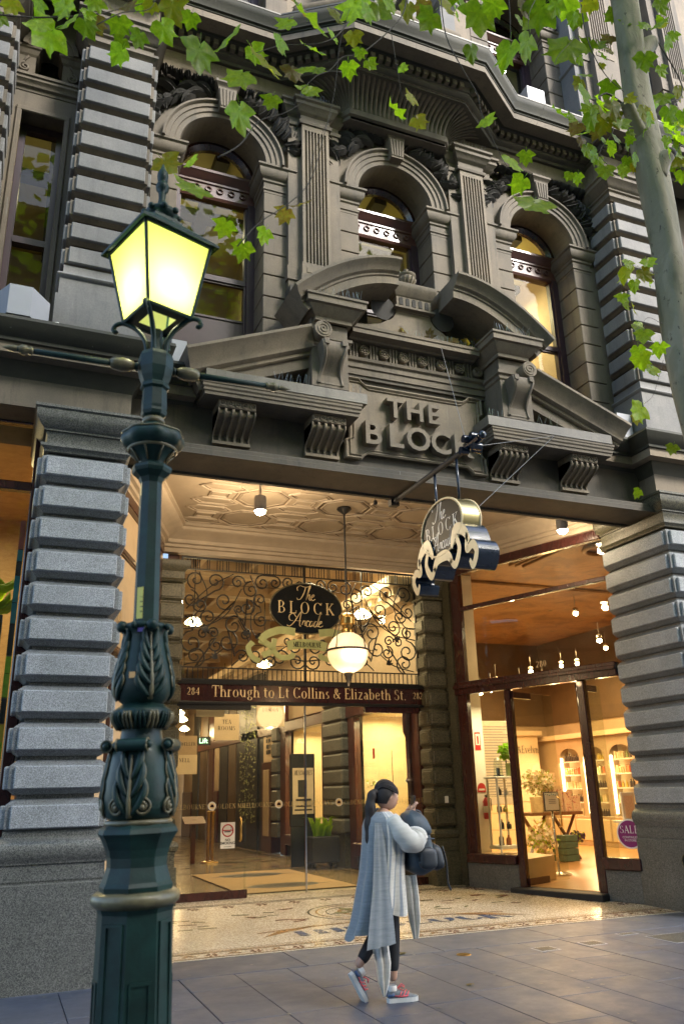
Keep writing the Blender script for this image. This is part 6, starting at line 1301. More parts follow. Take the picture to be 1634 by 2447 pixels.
for k in range(3): O(MB().box(cx0 + .03, cx1 - .03, cy0 + .03, cy1 - .03, .88 + .28 * k, .89 + .28 * k), 'glass_shelf', 'glassy', cb)
for x, s in ((cx0, -1), (cx1, 1)): O(MB().tube([(x, cy0, .6), (x + s * .03, cy0 - .02, .56), (x + s * .0, cy0, .51), (x + s * .04, cy0 - .03, .503)], .018, 6), 'curved_leg', 'white', cb, True)
for k, (x, z, m_, h_) in enumerate(((8.27, .64, 'dk', .2), (8.42, .64, 'pr4', .16), (8.3, .9, 'dk', .16), (8.45, .9, 'pr5', .12), (8.28, 1.18, 'dk', .14), (8.4, 1.18, 'pr2', .1), (8.3, 1.46, 'dk', .14), (8.45, 1.46, 'white', .1))):
    tag(OD(bt(m_), 'perfume_bottle', None, (x, 13.05, z), None, (1.3, 1.3, h_ / .19)), {'dk': 'black bottle', 'pr4': 'coral bottle', 'pr5': 'brown bottle', 'pr2': 'yellow bottle', 'white': 'white bottle'}[m_] + ' on the ' + ('floor', 'lower shelf', 'middle shelf', 'upper shelf')[k // 2] + ' of the slim white cabinet', 'bottle', 'bottles in the white cabinet')
tp = E('topiary', None, (8.5, 13.08, 1.78), 'small dark round topiary on top of the white cabinet', 'plant')
mb = MB(); rr = random.Random(77)
for k in range(90): 
    a, b = rr.uniform(0, 2 * pi), rr.uniform(-1, 1); c = (8.52 + .12 * cos(a) * sqrt(1 - b * b), 13.08 + .12 * sin(a) * sqrt(1 - b * b), 2.2 + .1 * b); acanthus(mb, c, rr.uniform(0, 6.3), .07, .025)
O(mb, 'leaf_ball', 'leaf1', tp, True); O(MB().tube([(8.52, 13.08, 1.78), (8.52, 13.08, 2.12)], .012, 6), 'stem', 'twig', tp)
mb = MB(); mb.lathe([(0, 0), (.09, 0), (.09, .02), (0, .02)], 14); mb.lathe([(.03, .02), (.035, .14), (0, .15)], 10, mi=1); bj = tag(O(mb, 'bell_jar', ['black', 'dk'], None, 40, (8.3, 13.02, 1.78)), 'glass bell jar over a dark bottle on the white cabinet', 'bell jar'); mb = MB(); mb.lathe([(.08, .02), (.08, .22), (.06, .30), (0, .33)], 16); O(mb, 'dome', 'glassy', bj, True, (8.3, 13.02, 1.78))
lx = tag(O(MB().cbox(-.05, .05, -.03, .03, 0, .22, .005), 'pale_carton', 'pr3', None, False, (8.5, 12.98, 1.781)), 'pale green carton beside the bell jar', 'box')
fe = E('fire_extinguisher', None, (8.28, 13.47, 1.05), 'red fire extinguisher hanging on the white wall', 'fire extinguisher')
mb = MB(); mb.lathe([(0, 1.06), (.06, 1.06), (.065, 1.08), (.065, 1.36), (.04, 1.41), (.02, 1.43), (0, 1.43)], 14, (8.28, 13.46)); O(mb, 'cylinder', 'red', fe, 40); mb = MB(); mb.lathe([(.066, 1.17), (.067, 1.17), (.067, 1.28), (.066, 1.28)], 14, (8.28, 13.46)); O(mb, 'label_band', 'white', fe)
mb = MB(); mb.tube([(8.28, 13.46, 1.42), (8.28, 13.44, 1.47), (8.23, 13.42, 1.45)], .014, 5); mb.tube([(8.28, 13.44, 1.44), (8.35, 13.42, 1.4), (8.35, 13.42, 1.2)], .01, 5); O(mb, 'valve', 'blackm', fe, True)
fs = tag(O(MB().box(-.06, .06, -.006, 0, -.16, .16), 'fire_sign', 'red', None, False, (8.24, 13.545, 2.42)), 'red upright fire extinguisher sign on the white wall', 'sign'); O(MB().box(-.045, .045, -.009, -.006, -.07, .13), 'white_field', 'white', fs, False, (8.24, 13.545, 2.42)); O(MB().box(-.018, .018, -.011, -.009, -.05, .09), 'pictogram', 'red', fs, False, (8.24, 13.545, 2.42))
mb = MB(); mb.prism([(.085 * cos(k * pi / 14), .1 * sin(k * pi / 14)) for k in range(15)] + [(-.085, -.06), (.085, -.06)][::1], -.006, 0); fd = tag(O(mb, 'fire_notice', 'red', None, False, (8.25, 13.545, 1.58)), 'round-topped red fire notice above the extinguisher', 'sign'); O(MB().box(-.06, .06, -.009, -.006, -.03, .0), 'white_band', 'white', fd, False, (8.25, 13.545, 1.58))
nb = tag(O(MB().cbox(-.42, .42, -.02, .02, -.85, .85, .01), 'text_panel', 'white', None, False, (9.85, 15.4, 2.1)), 'tall white panel of small print on the wall behind the topiary', 'panel')
mb = MB()
for k in range(26): mb.box(-.34, .34 - .1 * (k % 3), -.024, -.021, .72 - k * .055, .735 - k * .055)
O(mb, 'printed_lines', 'ac', nb, False, (9.85, 15.4, 2.1))
lft = E('leaflet_stand', None, (12.2, 14.4, .6), 'white wall shelf with a framed pink leaflet behind the right pane', 'stand')
dxx, dyy = 1.0, 0
lx0 = 10.38; ly = 12.35
O(MB().cbox(lx0 - .15, lx0 + .35, ly - .1, ly + .1, .95, .99, .006), 'shelf', 'white', lft); O(MB().cbox(lx0, lx0 + .3, ly - .02, ly + .02, .99, 1.46, .008), 'frame', 'white', lft); O(MB().box(lx0 + .05, lx0 + .25, ly - .025, ly - .02, 1.02, 1.4), 'leaflet', 'petal2', lft); O(MB().tube([(lx0 + .1, ly, .95), (lx0 + .35, ly + .05, .3)], .03, 6), 'brace', 'white', lft); lamp_ = None
# SALE sticker on the right pane of the splayed window
tS = 2.93; c = SA + SD * tS + SN * .012
mb = MB(); mb.prism([(.20 * cos(k * pi / 20), .20 * sin(k * pi / 20)) for k in range(40)], -.0005, .0005); mb.prism([(.18 * cos(k * pi / 20), .18 * sin(k * pi / 20)) for k in range(40)], -.002, -.001, 1)
MT['mag'] = simple('magenta_print', (.22, .008, .12), .5, 0, .05, 5, 0)
sl_ = E('sale_sticker', None, (c.x, c.y, .92), 'round magenta SALE sticker on the glass beside the granite pilaster', 'sticker'); ang = atan2(SD.y, SD.x)
o = O(mb, 'disc', ['white', 'mag'], sl_, False, (c.x, c.y, .92)); o.rotation_euler = (0, 0, ang)
mb = MB(); serif(mb, 'SALE', .10); o = O(mb, 'sticker_lettering', 'white', sl_, False, (c.x + SN.x * .004, c.y + SN.y * .004, .93)); o.rotation_euler = (0, 0, ang)
for s_, z in (('CONTINUES', .86), ('IN STORE', .82)): o = text(s_, .042, .0003, 'white', sl_, (c.x + SN.x * .004, c.y + SN.y * .004, z), (pi / 2, 0, ang), name='sticker_lettering')
# track lights on wires; last two added for porch lights reflected in glass
for i, (a, b, z) in enumerate(((8.92, 13.8, 3.55), (9.3, 14.6, 3.5), (9.6, 15.5, 3.55), (10.3, 15.0, 3.7), (10.9, 15.0, 3.75), (11.6, 16.4, 4.2), (12.2, 16.0, 4.3), (12.35, 15.6, 4.3), (12.4, 14.6, 4.5), (9.6, 12.0, 4.6), (10.4, 12.4, 4.2))):
    g = E('wire_spotlight', None, (a, b, z), 'tiny halogen spotlight on a wire, ' + ('leftmost of the low row', 'second of the low row', 'third of the low row', 'above the gold number 280', 'right of the gold number 280', 'left one of the far middle pair', 'right one of the far middle pair', 'just right of the far middle pair', 'nearest the granite pilaster', 'highest, added for a porch light reflected in the glass', 'second highest, added for a porch light reflected in the glass')[i], 'spotlight', 'wire spotlights in the corner shop')
    O(MB().sphere((0, 0, 0), .045, 8, 6), 'bulb', 'e_hot', g, True, (a, b, z)); O(MB().lathe([(.03, .02), (.05, .05), (.05, .10), (.0, .12)], 8), 'cap', 'chrome', g, True, (a, b, z)); O(MB().tube([(0, 0, .1), (0, 0, .35)], .006, 4), 'drop_wire', 'wire', g, True, (a, b, z))
for x, y, e_, w_ in ((10.2, 13.6, 46, 2.0), (12.6, 16.5, 85, 2.5), (11.0, 18.4, 60, 2.5), (12.5, 12.5, 22, 2.0)): lamp_light('AREA', 'shop_lamp', (x, y, 4.6), e_, (1, .60, .25), SH, (w_, w_))
lamp_light('AREA', 'cabinet_fill_light', (8.45, 12.7, 3.05), 16, (1, .74, .42), SH, (.8, .8)); lamp_light('POINT', 'shop_ceiling_fill', (9.6, 12.6, 4.5), 7, (1, .55, .2), SH, .2)  # unseen lights added to lift the white cabinet and the ceiling
for q in ((8.38, 14.75, 20.36, 20.4), ): O(MB().box(q[0], q[1], q[2], q[3], 3.25, 5.6), 'dark_upper_wall', MT.setdefault('umber', simple('umber_wall', (.09, .055, .025), .6, 0, .2, 2, 0)), SH)
O(MB().box(14.7, 14.75, 9.6, 20.36, 3.25, 5.6), 'dark_upper_wall', 'umber', SH)
LEAVES = [(-0.22,3.69,5.63,0.108),(-0.14,3.94,5.86,0.193),(-0.06,3.8,5.83,0.101),(0.03,3.98,6.07,0.12),(0.09,4.0,6.13,0.095),(0.14,3.55,5.78,0.085),(-0.08,3.51,5.62,0.106),(0.24,4.17,6.38,0.128),(0.24,3.71,5.72,0.076),(0.24,3.69,5.61,0.106),(0.39,4.3,6.47,0.111),(0.48,3.88,6.12,0.136),(0.57,4.17,6.68,0.163),(0.41,3.88,6.28,0.082),(0.68,4.01,6.44,0.101),(0.25,3.62,5.9,0.075),(-0.38,4.01,6.09,0.104),(-0.45,4.19,6.15,0.094),(0.73,3.92,6.07,0.194),(0.94,4.09,6.41,0.178),(1.04,4.04,6.09,0.174),(1.05,3.55,5.7,0.169),(1.13,4.11,6.43,0.135),(1.43,3.97,6.77,0.276),(1.41,3.74,6.4,0.216),(1.14,3.52,5.88,0.106),(1.6,4.19,6.71,0.151),(1.33,3.88,6.1,0.13),(1.58,4.08,6.41,0.108),(1.57,4.2,6.34,0.133),(1.72,4.07,6.99,0.128),(1.79,4.24,7.0,0.099),(1.4,3.82,6.07,0.1),(1.28,4.14,6.09,0.105),(0.98,3.86,5.6,0.17),(1.43,4.25,6.98,0.129),(0.58,4.2,5.37,0.152),(0.64,3.58,4.87,0.072),(0.68,3.61,4.71,0.155),(0.87,3.67,4.58,0.097),(1.28,4.27,5.08,0.101),(1.02,3.85,4.6,0.108),(1.33,4.0,5.05,0.096),(1.34,3.74,4.91,0.091),(-0.23,3.91,6.04,0.09),(0.04,3.81,5.97,0.077),(0.08,3.78,6.04,0.103),(0.34,3.97,6.37,0.083),(1.85,3.97,7.01,0.191),(2.16,4.22,7.42,0.189),(2.2,4.05,7.28,0.134),(2.45,4.24,7.57,0.141),(2.76,4.19,7.69,0.161),(3.03,4.29,7.91,0.168),(3.01,4.04,7.54,0.248),(2.84,3.63,7.08,0.145),(3.52,4.19,7.85,0.113),(3.65,4.27,7.72,0.209),(3.4,4.22,7.47,0.221),(3.59,3.96,7.72,0.273),(3.9,4.07,7.56,0.271),(3.61,3.67,7.33,0.103),(4.17,4.17,8.14,0.138),(2.82,3.96,6.97,0.126),(1.72,3.73,6.41,0.103),(1.68,3.55,6.06,0.07),(1.88,4.18,6.66,0.113),(2.1,4.29,6.9,0.093),(1.98,3.57,6.06,0.06),(2.38,4.14,6.5,0.098),(2.06,3.83,5.96,0.119),(2.1,3.62,5.71,0.099),(2.72,3.74,6.03,0.108),(3.19,4.12,6.16,0.16),(3.35,4.2,6.07,0.137),(2.9,3.54,5.2,0.208),(3.41,3.99,7.75,0.145),(3.35,3.54,7.2,0.132),(2.51,4.07,7.44,0.12),(1.86,3.76,6.72,0.122),(2.88,4.2,7.67,0.108),(4.41,4.88,7.79,0.16),(4.2,4.45,7.22,0.137),(4.77,4.9,8.34,0.122),(4.1,4.18,7.24,0.179),(4.03,3.97,6.89,0.144),(4.68,4.44,7.79,0.164),(4.13,3.93,6.86,0.161),(4.03,4.08,6.85,0.145),(4.15,4.37,7.06,0.125),(4.54,4.45,7.33,0.17),(4.31,4.04,6.85,0.129),(3.86,4.04,6.58,0.071),(4.71,4.68,7.4,0.125),(4.28,4.18,6.69,0.12),(4.69,4.76,7.26,0.146),(4.93,4.71,7.5,0.095),(4.26,4.24,6.52,0.13),(4.54,4.31,6.67,0.105),(4.66,4.37,6.86,0.097),(4.75,4.48,8.35,0.159),(4.78,4.44,8.43,0.127),(4.57,4.4,8.21,0.114),(4.4,4.46,7.83,0.112),(4.73,4.75,7.84,0.171),(4.49,4.36,7.33,0.158),(4.51,4.29,7.22,0.136),(4.57,4.55,7.33,0.121),(4.9,4.11,8.29,0.102),(5.14,4.17,8.45,0.136),(6.01,4.78,9.26,0.143),(5.48,4.37,9.12,0.156),(5.28,4.39,7.83,0.147),(4.74,3.91,7.0,0.149),(5.26,4.27,7.37,0.173),(5.35,4.42,7.38,0.166),(4.66,3.92,6.56,0.127),(5.39,4.45,7.16,0.124),(5.43,4.47,7.03,0.113),(4.71,3.95,6.88,0.111),(5.59,4.46,8.1,0.13),(5.38,4.32,7.61,0.166),(5.46,4.51,7.66,0.149),(5.01,4.22,7.06,0.118),(5.5,4.54,7.4,0.127),(5.39,4.56,7.21,0.126),(4.8,3.92,6.75,0.129),(4.13,3.95,8.04,0.133),(4.59,4.51,5.75,0.15),(5.1,4.77,5.98,0.121),(4.43,4.13,5.56,0.105),(4.41,4.31,5.67,0.09),(4.52,4.43,5.13,0.117),(4.26,4.19,4.68,0.134),(4.44,4.23,4.81,0.086),(4.17,4.18,4.21,0.146),(4.47,4.23,3.98,0.082)]
TWIGS = [(0.006,[(-0.5,3.9,5.84),(-0.22,3.9,5.93),(0.1,3.9,6.1),(0.23,3.9,6.2),(0.44,3.9,6.37),(0.54,3.9,6.53)]),(0.004,[(0.1,3.8,5.9),(0.23,3.8,6.05),(0.39,3.8,6.15),(0.43,3.8,6.31)]),(0.006,[(1.72,3.8,6.62),(1.62,3.8,6.44),(1.48,3.8,6.32),(1.23,3.8,6.2),(1.04,3.8,6.05)]),(0.005,[(1.7,3.9,6.26),(1.61,3.9,6.23),(1.51,3.9,6.15),(1.4,3.9,5.98)]),(0.005,[(0.82,3.7,5.07),(0.95,3.7,5.21),(1.06,3.7,5.42),(1.22,3.7,5.54),(1.36,3.7,5.69)]),(0.004,[(0.97,3.8,4.57),(1.1,3.8,4.77),(1.28,3.8,4.96),(1.42,3.8,5.17),(1.51,3.8,5.52),(1.6,3.8,5.95),(1.65,3.8,6.39),(1.73,3.8,6.74)]),(0.003,[(1.42,3.8,5.17),(1.45,3.8,5.4),(1.59,3.8,5.8)]),(0.006,[(2.26,3.9,7.27),(2.21,3.9,7.03),(2.09,3.9,6.81),(1.86,3.9,6.5),(1.71,3.9,6.4),(1.61,3.9,6.24),(1.49,3.9,6.14)]),(0.003,[(2.1,3.9,6.79),(2.12,3.9,6.59),(2.14,3.9,6.39),(2.16,3.9,6.22),(2.23,3.9,6.19)]),(0.005,[(2.48,3.8,7.23),(2.5,3.8,6.81),(2.63,3.8,6.52),(2.72,3.8,6.35),(2.74,3.8,6.18),(2.8,3.8,6.0),(2.89,3.8,5.79),(2.95,3.8,5.72)]),(0.007,[(4.15,4.1,8.32),(4.14,4.1,7.92),(4.19,4.1,7.64),(4.3,4.1,7.43),(4.47,4.1,7.32)]),(0.003,[(3.99,4.0,7.77),(3.89,4.0,7.58),(3.68,4.0,7.28),(3.65,4.0,7.08),(3.5,4.0,6.73),(3.38,4.0,6.47)]),(0.004,[(3.11,3.8,7.51),(3.09,3.8,7.16),(3.05,3.8,7.01),(2.84,3.8,7.01)]),(0.004,[(3.41,3.8,7.65),(3.29,3.8,7.39),(3.26,3.8,7.19)]),(0.012,[(4.66,4.3,7.44),(4.47,4.3,7.5),(4.3,4.3,7.36),(4.18,4.3,7.46)]),(0.005,[(4.62,4.4,7.47),(4.58,4.4,7.2),(4.38,4.4,6.89),(4.48,4.4,6.75)]),(0.008,[(5.35,4.4,8.63),(5.58,4.4,8.09),(5.33,4.4,7.67),(5.41,4.4,7.38),(5.2,4.4,7.01)]),(0.006,[(5.01,4.4,7.38),(5.3,4.4,7.77),(5.55,4.4,7.94)]),(0.002,[(4.55,4.2,5.06),(4.41,4.2,5.09),(4.32,4.2,4.99),(4.28,4.2,4.95)]),(0.002,[(4.49,4.2,4.72),(4.41,4.2,4.55),(4.32,4.2,4.38),(4.21,4.2,4.29)]),(0.002,[(4.6,4.2,5.55),(4.49,4.2,5.56),(4.34,4.2,5.56)])]
# ------------------------------------------------------------------ bracket sign hanging over the footpath
hs = E('bracket_sign', None, (4.6, 9.2, 5.27), 'round brass edged The BLOCK Arcade sign hanging from an iron pole', 'sign')
px = 4.6
O(MB().tube([(px, 9.27, 5.28), (px, 7.35, 5.27)], .035, 10), 'pole', 'blackm', hs, 40); O(MB().box(px - .06, px + .06, 9.2, 9.3, 5.22, 5.36), 'wall_bracket', 'iron', hs)
MT['navy'] = simple('dark_blue_enamel', (.012, .02, .035), .25, .1, .2, 8, 0, .3)
mb = MB(); mb.sphere((px, 6.98, 5.30), .05, 10, 7); mb.tube([(px, 7.38, 5.27), (px, 7.02, 5.29)], .045, 8)
for dx, dy, dz in ((-.05, 7.22, .07), (.05, 7.22, .07), (-.06, 7.28, -.05), (.06, 7.2, -.05), (0, 7.14, .08), (0, 7.1, -.06)): mb.tube([(px + dx - .05, dy, 5.27 + dz), (px + dx + .05, dy, 5.27 + dz)], .045, 10)
O(mb, 'scrolled_end', 'navy', hs, 40)
for yy_ in (7.56, 8.09): O(MB().tube([(px, yy_, 5.25), (px, yy_, 4.72)], .017, 8), 'hanger_rod', 'navy', hs, True)
cy_, cz_ = 7.81, 4.46; OV = [(cy_ + .48 * cos(2 * pi * k / 48), cz_ + .33 * sin(2 * pi * k / 48)) for k in range(48)]
MT['brassd'] = simple('satin_brass', (.50, .42, .20), .32, 1.0, .1, 3, 0)
mb = MB(); mb.add([(px + o, a, b) for o in (-.12, .12) for a, b in OV], [(k, (k + 1) % 48, 48 + (k + 1) % 48, 48 + k) for k in range(48)]); O(mb, 'brass_band', 'brassd', hs, True)
for s in (-1, 1):
    mb = MB(); mb.prism([(cy_ + (a - cy_) * .97, cz_ + (b - cz_) * .96) for a, b in OV], px + s * .112, px + s * .108, 0, 'x'); O(mb, 'sign_face', 'signface', hs)
    mb = MB(); mb.tube([(px + s * .12, a, b) for a, b in OV + OV[:1]], .014, 6); O(mb, 'gilt_rim', 'goldp', hs, True)
def sideface(mb, dy, dz, flip=1): mb.v = [(px - .1135 + p[1] * .5, cy_ + dy - p[0] * flip, cz_ + dz + p[2]) for p in mb.v]; return mb
mb = MB(); script(mb, 'The', .24, .06); O(sideface(mb, .02, .10), 'script_lettering', 'white', hs); mb = MB(); script(mb, 'Arcade', .22, .06); O(sideface(mb, -.02, -.25), 'script_lettering', 'white', hs)
mb = MB(); serif(mb, 'BLOCK', .155, track=.28); O(sideface(mb, 0, -.075), 'white_lettering', 'white', hs)
# gilt scroll ornament under the disc: thick cut-out ribbons
def cut(P, w, nm='scroll_ornament'):
    C = crom([(0, a, b) for a, b in P], 8); n = len(C); V = []
    for i, p in enumerate(C):
        d = (C[min(i + 1, n - 1)] - C[max(i - 1, 0)]).normalized(); t = i / (n - 1); hw = w * (.45 + .55 * sin(pi * t) ** .6) / 2
        for o in (-.13, .13):
            for s in (1, -1): V.append((px + o, p.y - d.z * hw * s, p.z + d.y * hw * s))
    mb = MB(); V = [(x, cy_ + (y - cy_) * 1.08, 4.14 + (z - 4.09) * 1.3) for x, y, z in V]
    mb.add(V, [f for i in range(n - 1) for f in ((4 * i, 4 * i + 2, 4 * i + 6, 4 * i + 4), (4 * i + 1, 4 * i + 5, 4 * i + 7, 4 * i + 3))] + [(0, 1, 3, 2), (4 * n - 4, 4 * n - 2, 4 * n - 1, 4 * n - 3)], 1)
    mb.add([(x, y, z) for x, y, z in V], [f for i in range(n - 1) for f in ((4 * i, 4 * i + 4, 4 * i + 5, 4 * i + 1), (4 * i + 2, 4 * i + 3, 4 * i + 7, 4 * i + 6))], 0)
    return O(mb, nm, ['goldp', 'navy'], hs)
for s in (-1, 1):
    yc = lambda a: cy_ + s * a
    cut([(yc(.20), 4.10), (yc(.30), 4.24), (yc(.46), 4.20), (yc(.56), 4.08)], .10); cut([(yc(.30), 4.20), (yc(.36), 4.06), (yc(.26), 3.94), (yc(.16), 4.0)], .075)
    cut([(yc(.52), 4.16), (yc(.50), 4.02), (yc(.62), 4.04), (yc(.68), 3.96), (yc(.60), 3.86), (yc(.54), 3.92)], .075)
cut([(cy_ - .2, 3.98), (cy_ - .1, 4.06), (cy_ + .1, 4.06), (cy_ + .2, 3.98)], .10)
for i, (a, b) in enumerate((((px, 7.3, 5.3), (XC + .35, 8.55, 7.36)), ((px, 7.3, 5.28), (XC + 1.95, 8.38, 6.2)), ((px, 8.4, 4.3), (XC + 1.95, 8.38, 6.2)), ((4.2, 9.2, 5.34), (XC - 1.5, 8.38, 6.25)))):
    O(MB().tube([a, b], .004, 4), 'guy_wire', 'wire', hs)
O(MB().tube([(4.35, 9.3, 5.85), (4.35, 9.3, 5.3)], .004, 4).lathe([(0, 5.3), (.025, 5.29), (.03, 5.24), (0, 5.23)], 8, (4.35, 9.3)), 'sensor', 'blackm', hs)
# ------------------------------------------------------------------ metal ducts on the ledges
def duct(pts, z0, z1, lab):
    mb = MB(); mb.prism(pts, z0, z1, 0, 'z'); return tag(O(mb, 'metal_duct', 'ac'), lab, 'duct')
duct([(-.55, 8.4), (-.40, 8.13), (-.17, 8.13), (.02, 8.4), (.02, 8.8), (-.55, 8.8)], 6.47, 6.83, 'grey metal box with sloping cheek on the ledge under the narrow window')
duct([(1.36, 8.85), (1.42, 8.62), (1.60, 8.62), (1.66, 8.85)], 6.46, 6.80, 'grey metal box half hidden behind the street lantern')
duct([(8.1, 8.62), (8.36, 8.62), (8.36, 8.84), (8.1, 8.84)], 6.46, 6.9, 'plain grey metal box on the ledge at the right end of the pediment')
duct([(7.2, 8.62), (7.55, 8.62), (7.55, 8.9), (7.2, 8.9)], 12.5, 12.95, 'white grey metal box on the high ledge under the blind')
tag(O(MB().tube([(.03, 8.3, 6.52), (.12, 8.28, 6.53), (.16, 8.27, 6.50), (.16, 8.27, 6.46)], .018, 8), 'drain_pipe', 'white', None, True), 'short white bent pipe beside the metal box', 'pipe')
# ------------------------------------------------------------------ street lamp
SL = E('street_lamp', None, (.583, 3.6, 0), 'dark green cast iron street lamp with a lit square lantern', 'street lamp'); LB = (.583, 3.6, 0)
SL.rotation_euler = (0, -.0172, 0)
oc = pi / 8 + .05
def LP(prof, nm, mat='lampg', seg=8, sm=False, rot=oc, **k): mb = MB(); mb.lathe(prof, seg, (0, 0), 0, rot, **k); return O(mb, nm, mat, SL, sm, LB)
LP([(0, 0), (.24, 0), (.24, .12), (.20, .16), (.175, .30), (.165, .34), (.160, .36), (.148, 1.17), (.155, 1.19), (0, 1.2)], 'base_shaft')
for k in range(8):
    a = oc + pi / 8 + k * pi / 4; mb = MB()
    zt = 1.13 if k % 2 == 0 else .93
    for z0, z1, x0, x1 in ((.42, zt, -.042, -.030), (.42, zt, .030, .042), (zt, zt + .012, -.042, .042), (.41, .42, -.042, .042)): mb.box(x0, x1, -.008, .012, z0, z1)
    mb.xform(Matrix.Rotation(a + pi / 2, 4, 'Z') @ Matrix.Translation((0, -.138, 0))); O(mb, 'panel_frame', 'lampg', SL, loc=LB)
LP([(.10, 1.19), (.155, 1.19), (.172, 1.205), (.176, 1.22), (.172, 1.235), (.158, 1.245), (.10, 1.25)], 'gilt_ring', 'lampb', 24, True)
LP([(.10, 1.24), (.145, 1.245), (.147, 1.265), (.138, 1.28), (.132, 1.30), (.121, 1.335), (.122, 1.37), (.130, 1.40), (.146, 1.435), (.158, 1.455)], 'octagon_waist')
LP([(.156, 1.45), (.163, 1.46), (.155, 1.478), (.140, 1.492), (.12, 1.496)], 'octagon_shoulder', 'lampg', 8)
LP([(.10, 1.49), (.134, 1.49), (.138, 1.50), (.134, 1.51), (.10, 1.512)], 'gilt_ring', 'lampb', 28, True)
bulb = [(.10, 1.51), (.128, 1.515), (.142, 1.56), (.144, 1.60), (.138, 1.66), (.126, 1.72), (.113, 1.78), (.10, 1.80), (.088, 1.83), (.083, 1.87), (.082, 1.90)]
LP(bulb, 'leaf_bulb', 'lampg', 28, True, 0)
LP([(.08, 1.89), (.10, 1.895), (.118, 1.905), (.124, 1.925), (.118, 1.945), (.105, 1.955), (.09, 1.965), (.08, 1.975)], 'leaf_collar', 'lampg', 32, True, 0, lobes=16, amp=.03)
vase = [(.08, 1.97), (.10, 1.985), (.113, 2.01), (.119, 2.04), (.117, 2.075), (.108, 2.12), (.095, 2.17), (.084, 2.22), (.079, 2.26), (.083, 2.28), (.095, 2.295), (.098, 2.305), (.09, 2.315), (.05, 2.32)]
LP(vase, 'vase', 'lampg', 28, True, 0)
def rad(prof, z):
    for (r0, z0), (r1, z1) in zip(prof, prof[1:]):
        if z0 <= z <= z1: return r0 + (r1 - r0) * (z - z0) / max(1e-6, z1 - z0)
    return prof[-1][0]
def onsurf(prof, a, z, o=.004): r = rad(prof, z) + o; return (r * cos(a), r * sin(a), z)
def leafrelief(prof, a0, z0, z1, hw, pairs, nm):
    mb = MB(); mg = MB()
    mg.tube([onsurf(prof, a0, z0 + (z1 - z0) * t / 10, .006) for t in range(11)], [.011 - .0007 * t for t in range(11)], 6)
    for k in range(pairs):
        f0 = .02 + .86 * k / pairs; w = hw * (1 - .45 * k / pairs)
        for s in (-1, 1):
            cl = []; n = 8; L_ = (z1 - z0) / pairs * 1.9
            for q in range(n + 1):
                t = q / n; zz = z0 + (z1 - z0) * f0 + L_ * t; aa = a0 + s * w * (sin(pi * .62 * t) ** .8) * (1 if t < .8 else 1 - (t - .8) * .6)
                cl.append((aa, min(zz, z1 + .02)))
            mb.tube([onsurf(prof, a, z, .004) for a, z in cl], [.004 + .011 * sin(pi * (q / n) * .9 + .25) for q in range(n + 1)], 6)
            mg.tube([onsurf(prof, a + s * .10 * sin(pi * q / n), z, .006) for q, (a, z) in enumerate(cl)], .0042, 5)
    O(mb, nm, 'lampg', SL, True, LB); O(mg, 'gilt_edge', 'lampb', SL, True, LB)
for k in range(4):
    a = -1.95 + .05 + k * pi / 2
    leafrelief(vase, a + .45, 1.985, 2.27, .50, 5, 'acanthus_leaf'); O(MB().sphere((.103 * cos(a + .45), .103 * sin(a + .45), 2.30), .026, 10, 7), 'leaf_tip', 'lampg', SL, True, LB); O(MB().sphere((.105 * cos(a + .45 + pi / 4), .105 * sin(a + .45 + pi / 4), 2.298), .016, 8, 6), 'leaf_tip', 'lampg', SL, True, LB)
    leafrelief(bulb, a - .1, 1.52, 1.76, .42, 3, 'acanthus_leaf')
    for s in (-1, 1):
        sp_ = []; sa = a - .1 + s * .36
        for q in range(22):
            t = q / 21; rr_ = .034 * (1 - .8 * t); th = pi / 2 + s * -1 * t * 3.4 * pi; sp_.append(onsurf(bulb, sa + rr_ * cos(th) / .14, 1.56 + rr_ * sin(th), .008))
        mb = MB(); mb.tube(sp_, .006, 6); mb.sphere(onsurf(bulb, sa, 1.56, .006), .012, 8, 6); O(mb, 'gilt_volute', 'lampb', SL, True, LB)
    b = a - .1; t_ = Vector((-sin(b), cos(b), 0)); c = Vector(onsurf(bulb, b, 1.80, .028)); mb = MB(); mb.tube([c - t_ * .062, c + t_ * .062], .025, 12)
    for s in (-1, 1): mb.sphere(c + t_ * .066 * s, .016, 8, 6)
    O(mb, 'leaf_roll', 'lampg', SL, 50, LB); mb = MB()
    for s in (-1, 1): e_ = c + t_ * .062 * s; mb.tube([e_ + (c - Vector((0, 0, c.z))).normalized() * .024 * cos(q * pi / 6) + Vector((0, 0, .024 * sin(q * pi / 6))) for q in range(13)], .004, 5)
    O(mb, 'gilt_edge', 'lampb', SL, True, LB)
for k in range(14):
    a = k * 2 * pi / 14; mb = MB(); cp = [(.124, 1.935), (.127, 1.92), (.122, 1.90), (.108, 1.88), (.098, 1.868)]
    for s in (-.10, 0, .10): mb.tube([((r + .002) * cos(a + s * (1 + i * .2)), (r + .002) * sin(a + s * (1 + i * .2)), z) for i, (r, z) in enumerate(cp)], .006, 5)
    O(mb, 'collar_leaf', 'lampb' if k % 2 else 'lampg', SL, True, LB)
LP([(.04, 2.30), (.056, 2.31), (.050, 2.98), (.060, 3.005), (.088, 3.03), (.094, 3.045), (.094, 3.058), (.07, 3.07), (.055, 3.08)], 'pole')
LP([(.055, 3.07), (.06, 3.09), (.085, 3.125), (.105, 3.14), (.11, 3.145)], 'bowl_neck', 'lampg', 16, True, 0); LP([(.11, 3.14), (.117, 3.146), (.117, 3.152), (.11, 3.156)], 'gilt_ring', 'lampb', 28, True, 0)
LP([(.11, 3.152), (.13, 3.165), (.145, 3.19), (.143, 3.215), (.125, 3.24), (.085, 3.262), (.055, 3.275), (.045, 3.29)], 'scalloped_bowl', 'lampg', 64, True, 0, lobes=8, amp=.035)
mb = MB()
